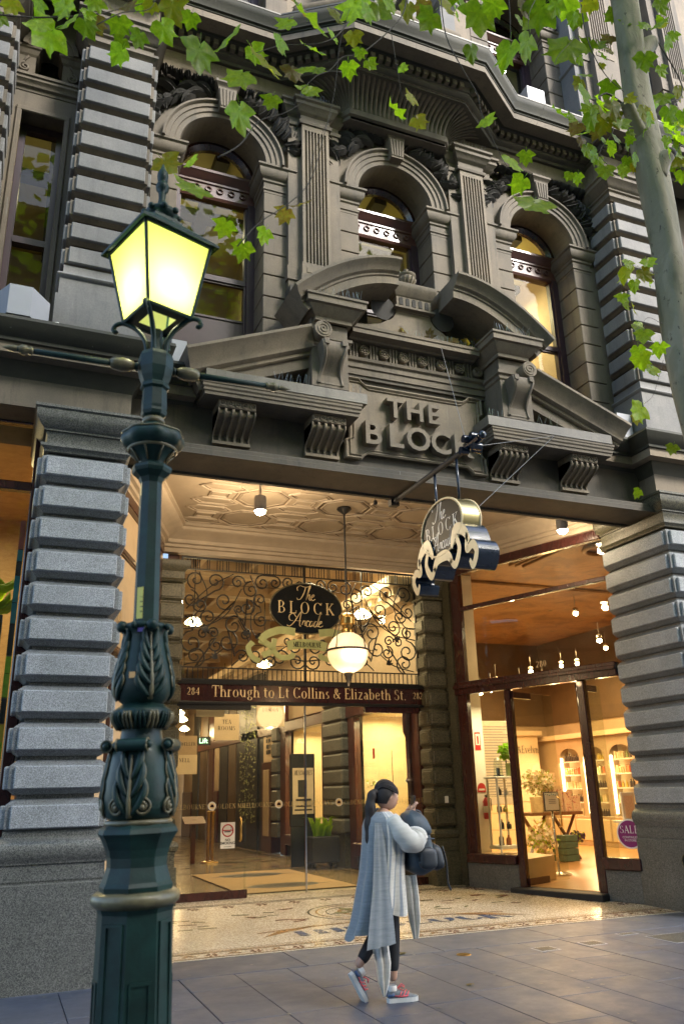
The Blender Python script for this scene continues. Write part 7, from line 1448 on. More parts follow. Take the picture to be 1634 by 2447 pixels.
for k in range(65): pass
mb.tube([(.137 * (1 + .035 * cos(8 * k * 2 * pi / 64)) * cos(k * 2 * pi / 64), .137 * (1 + .035 * cos(8 * k * 2 * pi / 64)) * sin(k * 2 * pi / 64), 3.228) for k in range(65)], .005, 5)
for k in range(8): a = k * pi / 4 + .3; mb.tube([(.062 * cos(a), .062 * sin(a), 3.085), (.088 * cos(a), .088 * sin(a), 3.12), (.11 * cos(a), .11 * sin(a), 3.142)], .0045, 5)
O(mb, 'gilt_edge', 'lampb', SL, True, LB)
LP([(.03, 3.28), (.050, 3.285), (.055, 3.30), (.050, 3.315), (.03, 3.32)], 'gilt_ring', 'lampb', 24, True, 0)
LP([(.04, 3.315), (.058, 3.33), (.063, 3.345), (.06, 3.36), (.062, 3.375), (.058, 3.465), (.070, 3.475), (.070, 3.49), (.064, 3.50), (.075, 3.53), (.086, 3.575), (.086, 3.64), (.078, 3.66), (.06, 3.665), (.035, 3.67), (.03, 3.70), (.028, 3.80), (.0, 3.81)], 'octagon_hub')
for s in (-1, 1):   # ladder bars
    mb = MB(); mb.tube([(s * .085, 0, 3.585), (s * .66, 0, 3.585)], [.018, .013], 10); O(mb, 'ladder_bar', 'lampg', SL, True, LB)
    mb = MB(); V0 = [(.0, .10), (.020, .105), (.030, .13), (.034, .16), (.028, .20), (.022, .215), (.0, .22)]; mb.lathe(V0, 16, (0, 0), 0, 0, lobes=8, amp=.06); mb.xform(Matrix.Translation((0, 0, 3.585)) @ Matrix.Rotation(s * pi / 2, 4, 'Y')); O(mb, 'leaf_sleeve', 'lampb', SL, True, LB)
    mb = MB(); mb.lathe([(0, .56), (.018, .565), (.02, .575), (.016, .585), (.024, .60), (.024, .615), (.012, .63), (.016, .645), (.012, .67), (0, .70)], 12); mb.xform(Matrix.Translation((0, 0, 3.585)) @ Matrix.Rotation(s * pi / 2, 4, 'Y')); O(mb, 'bar_finial', 'lampb', SL, True, LB)
    mb = MB(); mb.lathe([(0, .085), (.02, .085), (.024, .09), (.016, .10), (0, .10)], 12); mb.xform(Matrix.Translation((0, 0, 3.585)) @ Matrix.Rotation(s * pi / 2, 4, 'Y')); O(mb, 'bar_socket', 'lampg', SL, True, LB)
# lantern
m = bpy.data.materials.new('lantern_glass'); m.use_nodes = True; nt = m.node_tree; nt.nodes.clear()
o_ = N(nt, 'ShaderNodeOutputMaterial'); tr_ = N(nt, 'ShaderNodeBsdfTranslucent'); tr_.inputs[0].default_value = (.80, .86, .26, 1); em_ = N(nt, 'ShaderNodeEmission'); em_.inputs[0].default_value = (.78, .84, .16, 1); em_.inputs[1].default_value = .09
ad_ = N(nt, 'ShaderNodeAddShader'); nt.links.new(tr_.outputs[0], ad_.inputs[0]); nt.links.new(em_.outputs[0], ad_.inputs[1]); nt.links.new(ad_.outputs[0], o_.inputs[0]); MT['lampglass'] = m
ph = -2.004; rb, zb, rt, zt = .172, 3.862, .264, 4.275
cor = lambda r, z, k: Vector((r * cos(ph + k * pi / 2), r * sin(ph + k * pi / 2), z))
for k in range(4):
    mb = MB(); a, b = cor(rb, zb, k), cor(rb, zb, k + 1); c, d = cor(rt, zt, k + 1), cor(rt, zt, k); mb.add([a, b, c, d], [(0, 1, 2, 3)])
    O(mb, 'lantern_pane', 'lampglass', SL, loc=LB) if 'lampglass' in MT else None
    mb = MB(); mb.tube([a, d], .009, 6); O(mb, 'corner_bar', 'lampg', SL, loc=LB)
    mb = MB(); mb.tube([a, b], .011, 6); O(mb, 'bottom_bar', 'lampg', SL, loc=LB); mb = MB(); mb.tube([d, c], .013, 6); O(mb, 'top_bar', 'lampg', SL, loc=LB)
    # curved bracket from the hub to the corner, curling out at the tip
    h = lambda r, z: Vector((r * cos(ph + k * pi / 2), r * sin(ph + k * pi / 2), z))
    mb = MB(); mb.tube(crom([h(.045, 3.66), h(.055, 3.74), h(.10, 3.81), h(.165, 3.853), h(.205, 3.85), h(.222, 3.825), h(.212, 3.808), h(.202, 3.815)], 5), [.013] * 10 + [.012] * 26, 6); O(mb, 'scroll_bracket', 'lampg', SL, True, LB)

O(MB().add([cor(rb * .98, zb - .004, k) for k in range(4)] + [cor(rb * .55, zb - .004, k) for k in range(4)], [(k, (k + 1) % 4, 4 + (k + 1) % 4, 4 + k) for k in range(4)]), 'bottom_plate', 'lampg', SL, loc=LB)
mb = MB(); RP = [(.31, 4.268), (.312, 4.28), (.115, 4.425), (.115, 4.44), (.09, 4.445), (.085, 4.47)]; mb.add([cor(r, z, k) for r, z in RP for k in range(4)], [(4 * i + k, 4 * i + (k + 1) % 4, 4 * i + 4 + (k + 1) % 4, 4 * i + 4 + k) for i in range(len(RP) - 1) for k in range(4)]); mb.add([cor(.262, 4.285, k) for k in range(4)], [(0, 1, 2, 3)]) if False else None
O(mb, 'lantern_roof', 'lampg', SL, loc=LB)
LP([(.05, 4.46), (.07, 4.47), (.083, 4.485), (.088, 4.50), (.083, 4.512), (.06, 4.515), (.045, 4.53), (.024, 4.56), (.018, 4.60), (.02, 4.635), (.016, 4.64), (.032, 4.66), (.036, 4.68), (.03, 4.70), (.02, 4.708), (.027, 4.72), (.03, 4.75), (.026, 4.775), (.012, 4.80), (.004, 4.83), (0, 4.84)], 'crown_finial', 'lampg', 16, True, 0)
mb = MB()
for k in range(8): O(MB().sphere((.088 * cos(k * pi / 4), .088 * sin(k * pi / 4), 4.50), .018, 8, 6), 'crown_knob', 'lampg', SL, True, LB)

MT['e_lamp'] = emit('lantern_bulb', (1, .98, .62), 3)
O(MB().sphere((0, 0, 3.99), .05, 12, 8), 'bulb', 'e_lamp', SL, True, LB)
lp_ = lamp_light('POINT', 'lantern_light', (LB[0], LB[1], 4.0), 6.5, (1, .97, .55), SL, .06)
# stickers on the post
MT['stk'] = simple('yellow_sticker', (.62, .56, .10), .5, 0, .05, 5, 0); MT['stp'] = simple('purple_sticker', (.08, .06, .28), .5, 0, .05, 5, 0); MT['sto'] = simple('orange_sticker', (.62, .35, .12), .5, 0, .05, 5, 0)
def stick(a, z0, z1, w, r, mat, nm, tilt=0): 
    mb = MB(); mb.box(-w / 2, w / 2, -.001, .001, z0, z1); mb.xform(Matrix.Rotation(a + pi / 2, 4, 'Z') @ Matrix.Translation((0, -r, 0))); return O(mb, nm, mat, SL, loc=LB)
fa = oc + pi / 8 + pi / 4 * round((-1.95 - oc - pi / 8) / (pi / 4))
stick(fa, 2.335, 2.475, .030, .0525, 'stk', 'yellow_sticker'); 
for k, ch in enumerate('0182'):
    mb = MB(); serif(mb, ch, .014, t=.22) if ch in GL else mb.box(-.002, .002, 0, .001, 0, .014); mb.xform(Matrix.Rotation(fa + pi / 2, 4, 'Z') @ Matrix.Translation((.002, -.0540, 2.365 + .022 * k)) @ Matrix.Rotation(pi / 2, 4, 'Y')); O(mb, 'sticker_number', 'ink', SL, loc=LB)
stick(-1.95, 2.27, 2.30, .028, .088, 'stp', 'purple_sticker'); stick(-2.12, 2.07, 2.095, .026, .124, 'sto', 'orange_sticker')

# ------------------------------------------------------------------ plane tree: trunk, limbs, twigs, leaves
TR = E('plane_tree', None, (4.95, 4.3, 0), 'mottled plane tree trunk at the right with leafy twigs reaching over the footpath', 'tree')
rt_ = random.Random(14); n = 40; pts = []; rad_ = []
for i in range(n + 1):
    z = 14 * i / n; pts.append((4.87 + .03 * sin(z * .9) + (.02 * sin(z * 2.3)) , 4.3 + .03 * cos(z * .8), z)); rad_.append(.185 - .05 * min(1, z / 6) - .015 * z / 14 + .012 * sin(z * 3.1) * .4 + (.06 * math.exp(-z * 2)))
mb = MB(); mb.tube(pts, rad_, 20)
me_ = mesh(mb, 'trunk', 'bark', True)
for v in me_.vertices:
    a = atan2(v.co.y - 4.3, v.co.x - 4.87); f = .012 * sin(3 * a + v.co.z * 1.3) + .008 * sin(5 * a - v.co.z * 2.1); v.co.x += f * cos(a); v.co.y += f * sin(a)
OD(me_, 'trunk', TR)
def limb(P, r0, r1, nm='limb'): C = crom(P, 5); O(MB().tube(C, [r0 + (r1 - r0) * i / (len(C) - 1) for i in range(len(C))], 10), nm, 'bark', TR, True)
limb([(4.92, 4.3, 8.05), (5.03, 4.27, 8.24), (5.10, 4.25, 8.31)], .10, .075, 'cut_stub'); limb([(4.87, 4.27, 6.66), (4.91, 4.22, 6.80), (4.95, 4.18, 6.86)], .085, .065, 'cut_stub'); limb([(4.80, 4.3, 7.1), (4.68, 4.25, 7.25), (4.58, 4.2, 7.36)], .07, .055, 'cut_stub')
for c_ in ((5.115, 4.245, 8.325), (4.965, 4.165, 6.875)): O(MB().sphere(c_, .07, 10, 6, 0, (.8, .6, .7)), 'dark_scar', 'orn', TR, True)
limb([(4.87, 4.3, 9.6), (4.5, 4.2, 10.2), (3.2, 4.0, 10.6), (1.2, 3.9, 10.3), (-1, 3.8, 9.8)], .10, .03); limb([(4.87, 4.3, 9.2), (5.4, 4.35, 9.9), (6.6, 4.4, 10.8)], .09, .03); limb([(4.85, 4.3, 9.9), (4.3, 3.4, 11), (3.6, 2.2, 12)], .09, .03); limb([(4.87, 4.3, 10.4), (5.0, 5.0, 11.8), (5.2, 5.6, 13)], .09, .03)
for r, P in TWIGS: O(MB().tube(crom(P, 4), [max(.0016, r * (1 - .65 * i / (4 * (len(P) - 1)))) for i in range(4 * (len(P) - 1) + 1)], 5), 'twig', 'twig', TR, True)
def leaf_mesh(seed, mat):
    rr = random.Random(seed); lob = [(-90, .06), (-62, .30), (-35, .46), (-14, .55), (0, .70), (9, .86), (18, .70), (28, .62), (36, .66), (44, .80), (51, .95), (58, .78), (65, .70), (72, .78), (80, .86), (90, 1.05)]
    P = [(r * cos(radians(a)) * rr.uniform(.9, 1.08), r * sin(radians(a))) for a, r in lob]; pol = P + [(-x * rr.uniform(.9, 1.1), y) for x, y in P[-2:0:-1]]
    V = [(0, .12, 0)]; fold = rr.uniform(.10, .45); curl = rr.uniform(-.5, .15)
    def bend(x, y): return (x * .95, y, abs(x) * fold + curl * (y - .1) * abs(y - .1) * .8 - .35 * x * x + .05 * sin(9 * x + 5 * y))
    V = [bend(0, .15)] + [bend(x, y) for x, y in pol]; mid = [bend(x * .5, .15 + (y - .15) * .5) for x, y in pol]; n = len(pol); V += mid
    F = [(0, 1 + n + i, 1 + n + (i + 1) % n) for i in range(n)] + [(1 + n + i, 1 + i, 1 + (i + 1) % n, 1 + n + (i + 1) % n) for i in range(n)]
    mb = MB(); mb.add(V, F); mb.tube([(0, .05, .0), (0, -.25, .05), (.04, -.5, .16)], .012, 4); return mesh(mb, 'leaf', mat, True, fixn=False)
LM = [leaf_mesh(s, m_) for m_ in ('leaf1', 'leaf1', 'leaf2', 'leaf3') for s in (1, 2, 3)]
rr = random.Random(99)
def put_leaf(x, y, z, s, q=None):
    k = rr.random(); me = LM[rr.randrange(0, 6)] if k < .74 else LM[rr.randrange(6, 9)] if k < .9 else LM[rr.randrange(9, 12)]
    e = Matrix.Rotation(rr.uniform(-.9, .9), 4, 'Y') @ Matrix.Rotation(rr.uniform(-.7, .7), 4, 'X') @ Matrix.Rotation(rr.uniform(-.5, .5) + pi, 4, 'Y') @ Matrix.Rotation(-pi / 2, 4, 'X')
    R3 = (Matrix.Rotation(rr.uniform(-.65, .65), 4, 'Y') @ Matrix.Rotation(rr.uniform(-1.0, .5), 4, 'X') @ Matrix.Rotation(rr.uniform(-.8, .8), 4, 'Z') @ Matrix(((1, 0, 0, 0), (0, 0, -1, 0), (0, -1, 0, 0), (0, 0, 0, 1))))
    o = OD(me, 'leaf', TR, (x, y, z + s * .25)); o.rotation_euler = R3.to_euler(); o.scale = (s * .96,) * 3
for x, y, z, s in LEAVES: put_leaf(x, y, z, s)
for k in range(75):
    c = rr.choice(LEAVES[95:]); put_leaf(c[0] + rr.uniform(-.22, .22), c[1] + rr.uniform(-.4, .4), c[2] + rr.uniform(-.28, .28), rr.uniform(.07, .13))
for k in range(12): c = rr.choice(LEAVES[:88]); put_leaf(c[0] + rr.uniform(-.3, .3), c[1] + rr.uniform(-.3, .3), c[2] + rr.uniform(.25, .6), rr.uniform(.1, .18))
# crown out of frame above: stuff
mb = MB(); rc = random.Random(2)
for k in range(9000):
    x, y, z = rc.uniform(-5, 13), rc.uniform(-4, 5.6), rc.uniform(9.0, 16)
    if ((x - 4) / 9) ** 2 + ((y - .8) / 4.8) ** 2 + ((z - 12.5) / 3.5) ** 2 > 1 or sin(x * 1.3) + sin(y * 1.7 + 1) + sin(z * 1.4) < -.5: continue
    if z < 2.4 + 1.98 * y: continue
    a, b, s = rc.uniform(0, 6.28), rc.uniform(-.8, .8), rc.uniform(.10, .19); u = Vector((cos(a), sin(a), b * .6)) * s; w = Vector((-sin(a), cos(a), b)) * s; c = Vector((x, y, z)); mb.add([c - u, c + w * .8, c + u, c - w * .8], [(0, 1, 2, 3)])
cr_ = O(mb, 'crown', 'leaf1', TR); cr_['kind'] = 'stuff'
# ------------------------------------------------------------------ things on the footpath
def drain(x, y, w, d, lab, n=7):
    t = E('drain_cover', None, (x, y, 0), lab, 'drain cover'); O(MB().box(x - w / 2, x + w / 2, y - d / 2, y + d / 2, .0015, .004), 'steel_frame', 'ac', t); O(MB().box(x - w / 2 + .02, x + w / 2 - .02, y - d / 2 + .02, y + d / 2 - .02, .004, .0055), 'inset', 'gran_d', t)
    mb = MB()
    for k in range(n): q = x - w / 2 + .03 + (w - .06) * k / (n - 1); mb.box(q - .004, q + .004, y - d / 2 + .025, y + d / 2 - .025, .0056, .0075)
    O(mb, 'cover_bars', 'iron', t)
drain(5.45, 7.93, .24, .22, 'small square drain cover nearest the walker on the pavement'); drain(6.06, 7.95, .24, .22, 'middle one of the square drain covers, full of brown grit'); drain(6.75, 8.22, .24, .13, 'narrow drain cover set in the dark joint before the mosaic')
drain(7.35, 7.75, 1.1, .5, 'long steel grating at the right edge of the pavement', 26)
mb = MB(); mb.lathe([(0, .0015), (.075, .0015), (.075, .004), (.068, .0055), (0, .0055)], 24, (4.57, 8.09)); tag(O(mb, 'survey_disc', 'brass'), 'round brass disc set flush in the pavement behind the walker', 'disc')
for i, (x, y, z, s, lab) in enumerate(((4.05, 8.42, .012, .09, 'dry fallen leaf lying on the dark joint in front of the mosaic'), (3.95, 6.9, .01, .05, 'tiny yellow leaf scrap on the pavement right of the shoes'))):
    o = OD(LM[9], 'fallen_leaf', None, (x, y, z), (.15, .1, 1 + i), s); tag(o, lab, 'leaf')
for x in (4.55, 4.95, 5.3, 5.55, 5.72):
    o = OD(LM[10], 'dead_leaf', None, (x, 8.58, 7.53), (1.2, .3, x * 7), .13); tag(o, 'crisp brown leaf caught in the spikes on the ledge over the rosettes', 'leaf', 'dead leaves on the portal ledge')
mb = MB(); rg = random.Random(40)
for k in range(150):
    x, y, r0 = rg.uniform(-1, 9), rg.uniform(4.5, 9.1), rg.uniform(.008, .022); mb.add([(x + r0 * cos(q * pi / 4) * rg.uniform(.7, 1.2), y + r0 * sin(q * pi / 4), .0035) for q in range(8)], [tuple(range(8))])
tag(O(mb, 'gum_spots', 'gran_d'), 'scattered flat gum spots on the bluestone pavement', 'litter', kind='stuff')
# ------------------------------------------------------------------ the woman walking past
PX, PY = 3.08, 6.75
WM = E('person', None, (PX, PY, 0), 'woman with dark ponytail in a long grey and cream wrap, holding up a phone', 'person')
WL_ = (PX, PY, 0)
MT['skin'] = simple('skin', (.50, .29, .20), .5, 0, .06, 20, 0); MT['hair'] = simple('dark_brown_hair', (.012, .007, .006), .6, 0, .5, 40, .4); MT['legg'] = simple('black_leggings', (.009, .010, .013), .75, 0, .2, 30)
def knit(name, a, b):
    m, nt, p = principled(name); v = wpos(nt, (1, 1, 3)); w = N(nt, 'ShaderNodeTexWave', wave_type='BANDS', bands_direction='Z'); w.inputs['Scale'].default_value = 45; w.inputs['Distortion'].default_value = 2
    g = N(nt, 'ShaderNodeNewGeometry'); nt.links.new(g.outputs['Position'], w.inputs['Vector'])
    c = ramp(nt, noise(nt, wpos(nt, (6, 6, 60)), 1.2, 5, .7), [(.3, a), (.7, b)]); setc(nt, p.inputs['Base Color'], c); p.inputs['Roughness'].default_value = .9; p.inputs['Sheen Weight'].default_value = .3
    bump(nt, p, w.outputs[0], .25, .004); return m
MT['kgrey'] = knit('blue_grey_knit', (.17, .195, .215), (.26, .285, .305)); MT['kcream'] = knit('cream_knit', (.52, .50, .45), (.66, .635, .58)); MT['kstripe'] = knit('grey_stripe_knit', (.26, .29, .33), (.33, .36, .40)); MT['top'] = simple('black_top', (.008, .010, .016), .8, 0, .2, 20)
def skinmesh(name, verts, edges, radii, mat, root=0, sub=2):
    me = bpy.data.meshes.new(name); me.from_pydata(verts, edges, []); o = bpy.data.objects.new(name, me); COL.objects.link(o)
    bpy.context.view_layer.objects.active = o
    md = o.modifiers.new('skin', 'SKIN'); md.use_smooth_shade = True
    for i, r in enumerate(radii): me.skin_vertices[0].data[i].radius = (r, r) if not isinstance(r, tuple) else r
    me.skin_vertices[0].data[root].use_root = True
    md2 = o.modifiers.new('sub', 'SUBSURF'); md2.levels = sub; md2.render_levels = sub
    bpy.context.view_layer.update()
    me2 = bpy.data.meshes.new_from_object(o.evaluated_get(bpy.context.evaluated_depsgraph_get())); me2.name = name
    bpy.data.objects.remove(o); me2.materials.clear(); me2.materials.append(MT[mat]); me2.polygons.foreach_set('use_smooth', [True] * len(me2.polygons)); return me2
# one continuous body: pelvis, trunk, neck, head, arms with forearms raised, legs
bv = [(0, 0, .88), (0.0, 0, 1.02), (.01, 0, 1.20), (.02, 0, 1.33), (.03, 0, 1.40), (.05, 0, 1.46),
      (.02, -.15, 1.35), (.10, -.19, 1.19), (.20, -.14, 1.26), (.275, -.05, 1.385),
      (.02, .15, 1.35), (.10, .19, 1.17), (.21, .14, 1.24), (.275, .03, 1.375),
      (0.01, -.08, .82), (.045, -.075, .48), (.03, -.07, .14), (.02, .08, .82), (-.02, .075, .50), (-.22, .07, .24)]
be = [(0, 1), (1, 2), (2, 3), (3, 4), (4, 5), (3, 6), (6, 7), (7, 8), (8, 9), (3, 10), (10, 11), (11, 12), (12, 13), (0, 14), (14, 15), (15, 16), (0, 17), (17, 18), (18, 19)]
br_ = [(.13, .11), (.105, .085), (.115, .09), (.105, .08), .052, .046, .056, .042, .034, .024, .056, .042, .034, .024, .085, .055, .036, .085, .055, .036]
OD(skinmesh('body', bv, be, br_, 'skin'), 'body', WM, WL_)
# leggings: slightly larger shell over hips and legs down to mid shin
lv = [(0, 0, .95), (0, 0, .86), (0.01, -.08, .80), (.045, -.075, .48), (.033, -.07, .20), (.02, .08, .80), (-.02, .075, .50), (-.19, .07, .27)]
OD(skinmesh('leggings', lv, [(0, 1), (1, 2), (2, 3), (3, 4), (1, 5), (5, 6), (6, 7)], [(.135, .115), (.14, .12), .095, .064, .05, .095, .064, .05], 'legg'), 'leggings', WM, WL_)
# head with a face
def head():
    bm = bmesh.new(); bmesh.ops.create_uvsphere(bm, u_segments=32, v_segments=24, radius=1)
    for v in bm.verts:
        x, y, z = v.co; fx_ = max(0, x)
        sx = .098; sy = .074; sz = .112
        X = x * sx * (1.0 + .0 * z); Y = y * sy * (1 - .18 * max(0, -z)); Z = z * sz
        if z < -.2: X += .022 * (-z - .2) * (1 if x > -.2 else -.3)      # jaw forward
        n_ = math.exp(-((y / .16) ** 2) - ((z + .12) / .13) ** 2) * fx_; X += .020 * n_            # nose
        n2 = math.exp(-((y / .22) ** 2) - ((z + .42) / .07) ** 2) * fx_; X += .007 * n2            # lips
        for s in (-1, 1): X -= .008 * math.exp(-(((y - s * .38) / .16) ** 2) - ((z - .08) / .10) ** 2) * fx_   # eye sockets
        X += .006 * math.exp(-((z - .24) / .10) ** 2) * fx_; X += .008 * math.exp(-((y / .25) ** 2) - ((z + .72) / .12) ** 2) * fx_
        v.co = (X, Y, Z)
    me = bpy.data.meshes.new('head'); bm.to_mesh(me); bm.free(); me.polygons.foreach_set('use_smooth', [True] * len(me.polygons)); me.materials.append(MT['skin']); return me
HC = (PX + .075, PY, 1.548)
hd = OD(head(), 'head', WM, HC); hd.rotation_euler = (0, .12, 0)
for s in (-1, 1):
    O(MB().sphere((.083, s * .029, .008), .011, 8, 6), 'eye', 'white', hd, True, HC); O(MB().sphere((.092, s * .029, .008), .005, 6, 4), 'pupil', 'hair', hd, True, HC)
    O(MB().tube([(.088, s * .018, .028), (.086, s * .034, .031), (.078, s * .046, .027)], .0035, 5), 'eyebrow', 'hair', hd, True, HC)
    O(MB().sphere((-.005, s * .072, -.005), .022, 8, 6, 0, (.8, .35, 1.2)), 'ear', 'skin', hd, True, HC)
MT['lip'] = simple('lips', (.40, .14, .12), .4, 0, .05, 20, 0)
O(MB().tube([(.099, -.022, -.047), (.106, 0, -.045), (.099, .022, -.047)], .0055, 6), 'mouth', 'lip', hd, True, HC)
mb = MB()   # hair cap and ponytail
bmv = []
nseg, nr = 28, 16
for i in range(nr + 1):
    t = pi * .68 * i / nr
    for k in range(nseg):
        a = 2 * pi * k / nseg; x, y, z = sin(t) * cos(a), sin(t) * sin(a), cos(t)
        lim = 1.0
        front = max(0, x) ; rx, ry, rz = .110, .086, .122
        if x > -.1: z = max(z, min(.62, -.28 + 1.55 * (x + .1)))
        bmv.append((x * rx - .008, y * ry, z * rz + .004 * sin(14 * a)))
mb.add(bmv, [(i * nseg + k, i * nseg + (k + 1) % nseg, (i + 1) * nseg + (k + 1) % nseg, (i + 1) * nseg + k) for i in range(nr) for k in range(nseg)])
hr = O(mb, 'hair', 'hair', WM, True, HC); hr.rotation_euler = (0, .1, 0)
mb = MB(); C = crom([(-.085, -.01, .035), (-.135, -.015, .03), (-.165, -.02, -.05), (-.175, -.02, -.17), (-.185, -.03, -.29), (-.175, -.03, -.40), (-.15, -.03, -.48)], 6); n = len(C) - 1
mb.tube(C, [.020 + .026 * sin(pi * min(1, (i / n) * 1.02)) ** .8 + .004 * sin(i) for i in range(n + 1)], 12)
for q in range(7): a = q * .9; mb.tube([(p.x + .03 * cos(a) * sin(pi * i / n), p.y + .03 * sin(a) * sin(pi * i / n), p.z) for i, p in enumerate(C)], [.012 * (1 - .8 * i / n) + .002 for i in range(n + 1)], 5)
O(mb, 'ponytail', 'hair', WM, True, HC)
mb = MB()
for q in range(22):
    b_ = -1.45 + 2.9 * q / 21; st_ = []
    for i in range(11):
        t = i / 10; th = -1.05 + t * 2.55          # from the hairline over the crown to the tie
        x_, z_ = -sin(th) * .108, cos(th) * .122; k_ = (1 - t ** 2 * .75); y_ = sin(b_) * .084 * k_; zz_ = z_ * cos(b_ * .9 * k_) + .02 * t
        st_.append((x_ * (1 - .15 * abs(sin(b_))) - .010, y_ * 1.06, zz_ * 1.02 + .002 * (q % 3)))
    mb.tube(st_, .0075, 5)
O(mb, 'hair_strands', 'hair', WM, True, HC); O(MB().tube([(-.105 + .022 * cos(k * pi / 6) * .3, .024 * cos(k * pi / 6), .035 + .024 * sin(k * pi / 6)) for k in range(13)], .007, 5), 'hair_tie', 'gold', WM, True, HC)
# black top shoulders at the back
OD(skinmesh('top', [(-.03, 0, 1.0), (-.025, 0, 1.15), (-.015, 0, 1.30), (0.015, 0, 1.375), (.02, -.15, 1.34), (.02, .15, 1.34)], [(0, 1), (1, 2), (2, 3), (2, 4), (2, 5)], [(.125, .12), (.135, .12), (.125, .10), .075, .07, .07], 'top'), 'top', WM, WL_)
# wrap: lofted shell with folds, cut slanting at the hem
n = 72; Z = [1.425, 1.38, 1.31, 1.22, 1.10, .98, .87, .77, .69, .62]; V = []
cxw = [.015, .01, .01, .02, .02, .005, -.01, -.02, -.03, -.05]; hx = [.085, .125, .15, .165, .18, .185, .20, .215, .23, .25]; hy = [.075, .18, .205, .205, .20, .20, .205, .21, .215, .22]
for i, z in enumerate(Z):
    t = i / (len(Z) - 1)
    for k in range(n):
        a = 2 * pi * k / n; ca, sa = cos(a), sin(a); f = 1 + (.015 + .085 * t) * sin(7 * a + .8 + t * .6) * (.4 + t) + .03 * t * sin(12 * a + 2)
        zz = z
        if t > .4: zz = z - (t - .4) / .6 * (.16 * max(0, -ca) ** 1.5 - .06 * max(0, ca) + .03 * sin(5 * a))
        V.append((cxw[i] + hx[i] * ca * f, hy[i] * sa * f, zz))
mb = MB()
for i in range(len(Z) - 1):
    for k in range(n):
        a = (k + .5) / n * 360; b = a if a < 180 else a - 360      # -90 faces the camera
        mi = 0 if (b < -105 or b > 105) else 1
        if mi == 1 and (-99 < b < -93 or -82 < b < -77 or -66 < b < -62): mi = 2
        mb.add([V[i * n + k], V[i * n + (k + 1) % n], V[(i + 1) * n + (k + 1) % n], V[(i + 1) * n + k]], [(0, 1, 2, 3)], mi)
wr = O(mb, 'wrap', ['kgrey', 'kcream', 'kstripe'], WM, False, WL_)
bm = bmesh.new(); bm.from_mesh(wr.data); bmesh.ops.remove_doubles(bm, verts=bm.verts, dist=.0005); bmesh.ops.recalc_face_normals(bm, faces=bm.faces); bm.to_mesh(wr.data); bm.free(); wr.data.polygons.foreach_set('use_smooth', [True] * len(wr.data.polygons))
def cloth(rows, mat, nm):
    """rows of points, top to bottom; thickened a little"""
    m_ = len(rows[0]); mb = MB(); Vt = [p for r in rows for p in r]; k = len(Vt); Vt += [(p[0] + .002, p[1] + .008, p[2]) for r in rows for p in r]
    F = [(i * m_ + j, i * m_ + j + 1, (i + 1) * m_ + j + 1, (i + 1) * m_ + j) for i in range(len(rows) - 1) for j in range(m_ - 1)]
    mb.add(Vt, F + [tuple(q + k for q in f[::-1]) for f in F]); return O(mb, nm, mat, WM, True, WL_)
# grey back fall, its pale lining tail, and the front corner
def rowx(z, x0, x1, y, n=9, w=.02, ph=0, slope=0): return [(x0 + (x1 - x0) * j / n, y + w * sin(j * 1.6 + ph) * (1), z + slope * j / n) for j in range(n + 1)]
cloth([rowx(1.34, -.12, -.055, -.165, w=.003), rowx(1.2, -.15, -.05, -.20, w=.004), rowx(1.05, -.165, -.045, -.214, w=.008), rowx(.85, -.19, -.04, -.235, w=.006), rowx(.65, -.235, -.03, -.262, w=.007), rowx(.42, -.275, -.02, -.275, w=.010, slope=.03)], 'kgrey', 'wrap_back_fall')
cloth([rowx(.55, -.16, -.05, -.16), rowx(.42, -.19, -.04, -.19, w=.018), rowx(.30, -.17, -.03, -.20, w=.02), rowx(.17, -.155, -.05, -.20, w=.015), rowx(.075, -.115, -.09, -.19, w=.004)], 'kcream', 'wrap_lining_tail')
cloth([rowx(.92, .16, .27, -.12, w=.015), rowx(.75, .16, .29, -.12, w=.02), rowx(.58, .18, .295, -.11, w=.02), rowx(.44, .22, .27, -.10, w=.006)], 'kcream', 'wrap_front_corner')
# bell sleeves
for s, nm in ((-1, 'near'), (1, 'far')):
    P = [(.03, s * .15, 1.37), (.09, s * .205, 1.27), (.17, s * .215, 1.19), (.235, s * .185, 1.20), (.265, s * .15, 1.245)]
    C = crom([Vector(p) for p in P], 4); mb = MB(); mb.tube(C, [.066 + .030 * sin(pi * .5 * min(1, i / (len(C) - 1) * 1.3)) + .006 * sin(i * 1.9) for i in range(len(C))], 16); O(mb, 'sleeve', 'kcream', WM, True, WL_)
# hands: palm with five fingers round the phone
def hand(base, s):
    b = Vector(base); mb_v = [(0, 0, 0), (.018, 0, .035), (.03, 0, .065)]; vs_ = [Vector((0, 0, -.012)), Vector((.012, 0, .03)), Vector((.022, 0, .055))]
    E_ = [(0, 1), (1, 2)]; Rr = [.020, .028, .026]
    for j, (dy, ln) in enumerate(((-.024, .052), (-.008, .060), (.008, .056), (.022, .045))):
        i0 = len(vs_); vs_ += [Vector((.026, dy, .066)), Vector((.042, dy * 1.05, .066 + ln * .45)), Vector((.058, dy * .9 - s * .004, .066 + ln * .62)), Vector((.066, dy * .8 - s * .008, .060 + ln * .5))]; E_ += [(2, i0), (i0, i0 + 1), (i0 + 1, i0 + 2), (i0 + 2, i0 + 3)]; Rr += [.0095, .0088, .008, .0065]
    i0 = len(vs_); vs_ += [Vector((.018, -s * .030, .028)), Vector((.036, -s * .040, .05)), Vector((.052, -s * .034, .07))]; E_ += [(1, i0), (i0, i0 + 1), (i0 + 1, i0 + 2)]; Rr += [.012, .0095, .0075]
    OD(skinmesh('hand', [b + v for v in vs_], E_, Rr, 'skin', 1, 1), 'hand', WM, WL_)
hand((.275, -.05, 1.39), -1); hand((.275, .03, 1.38), 1)
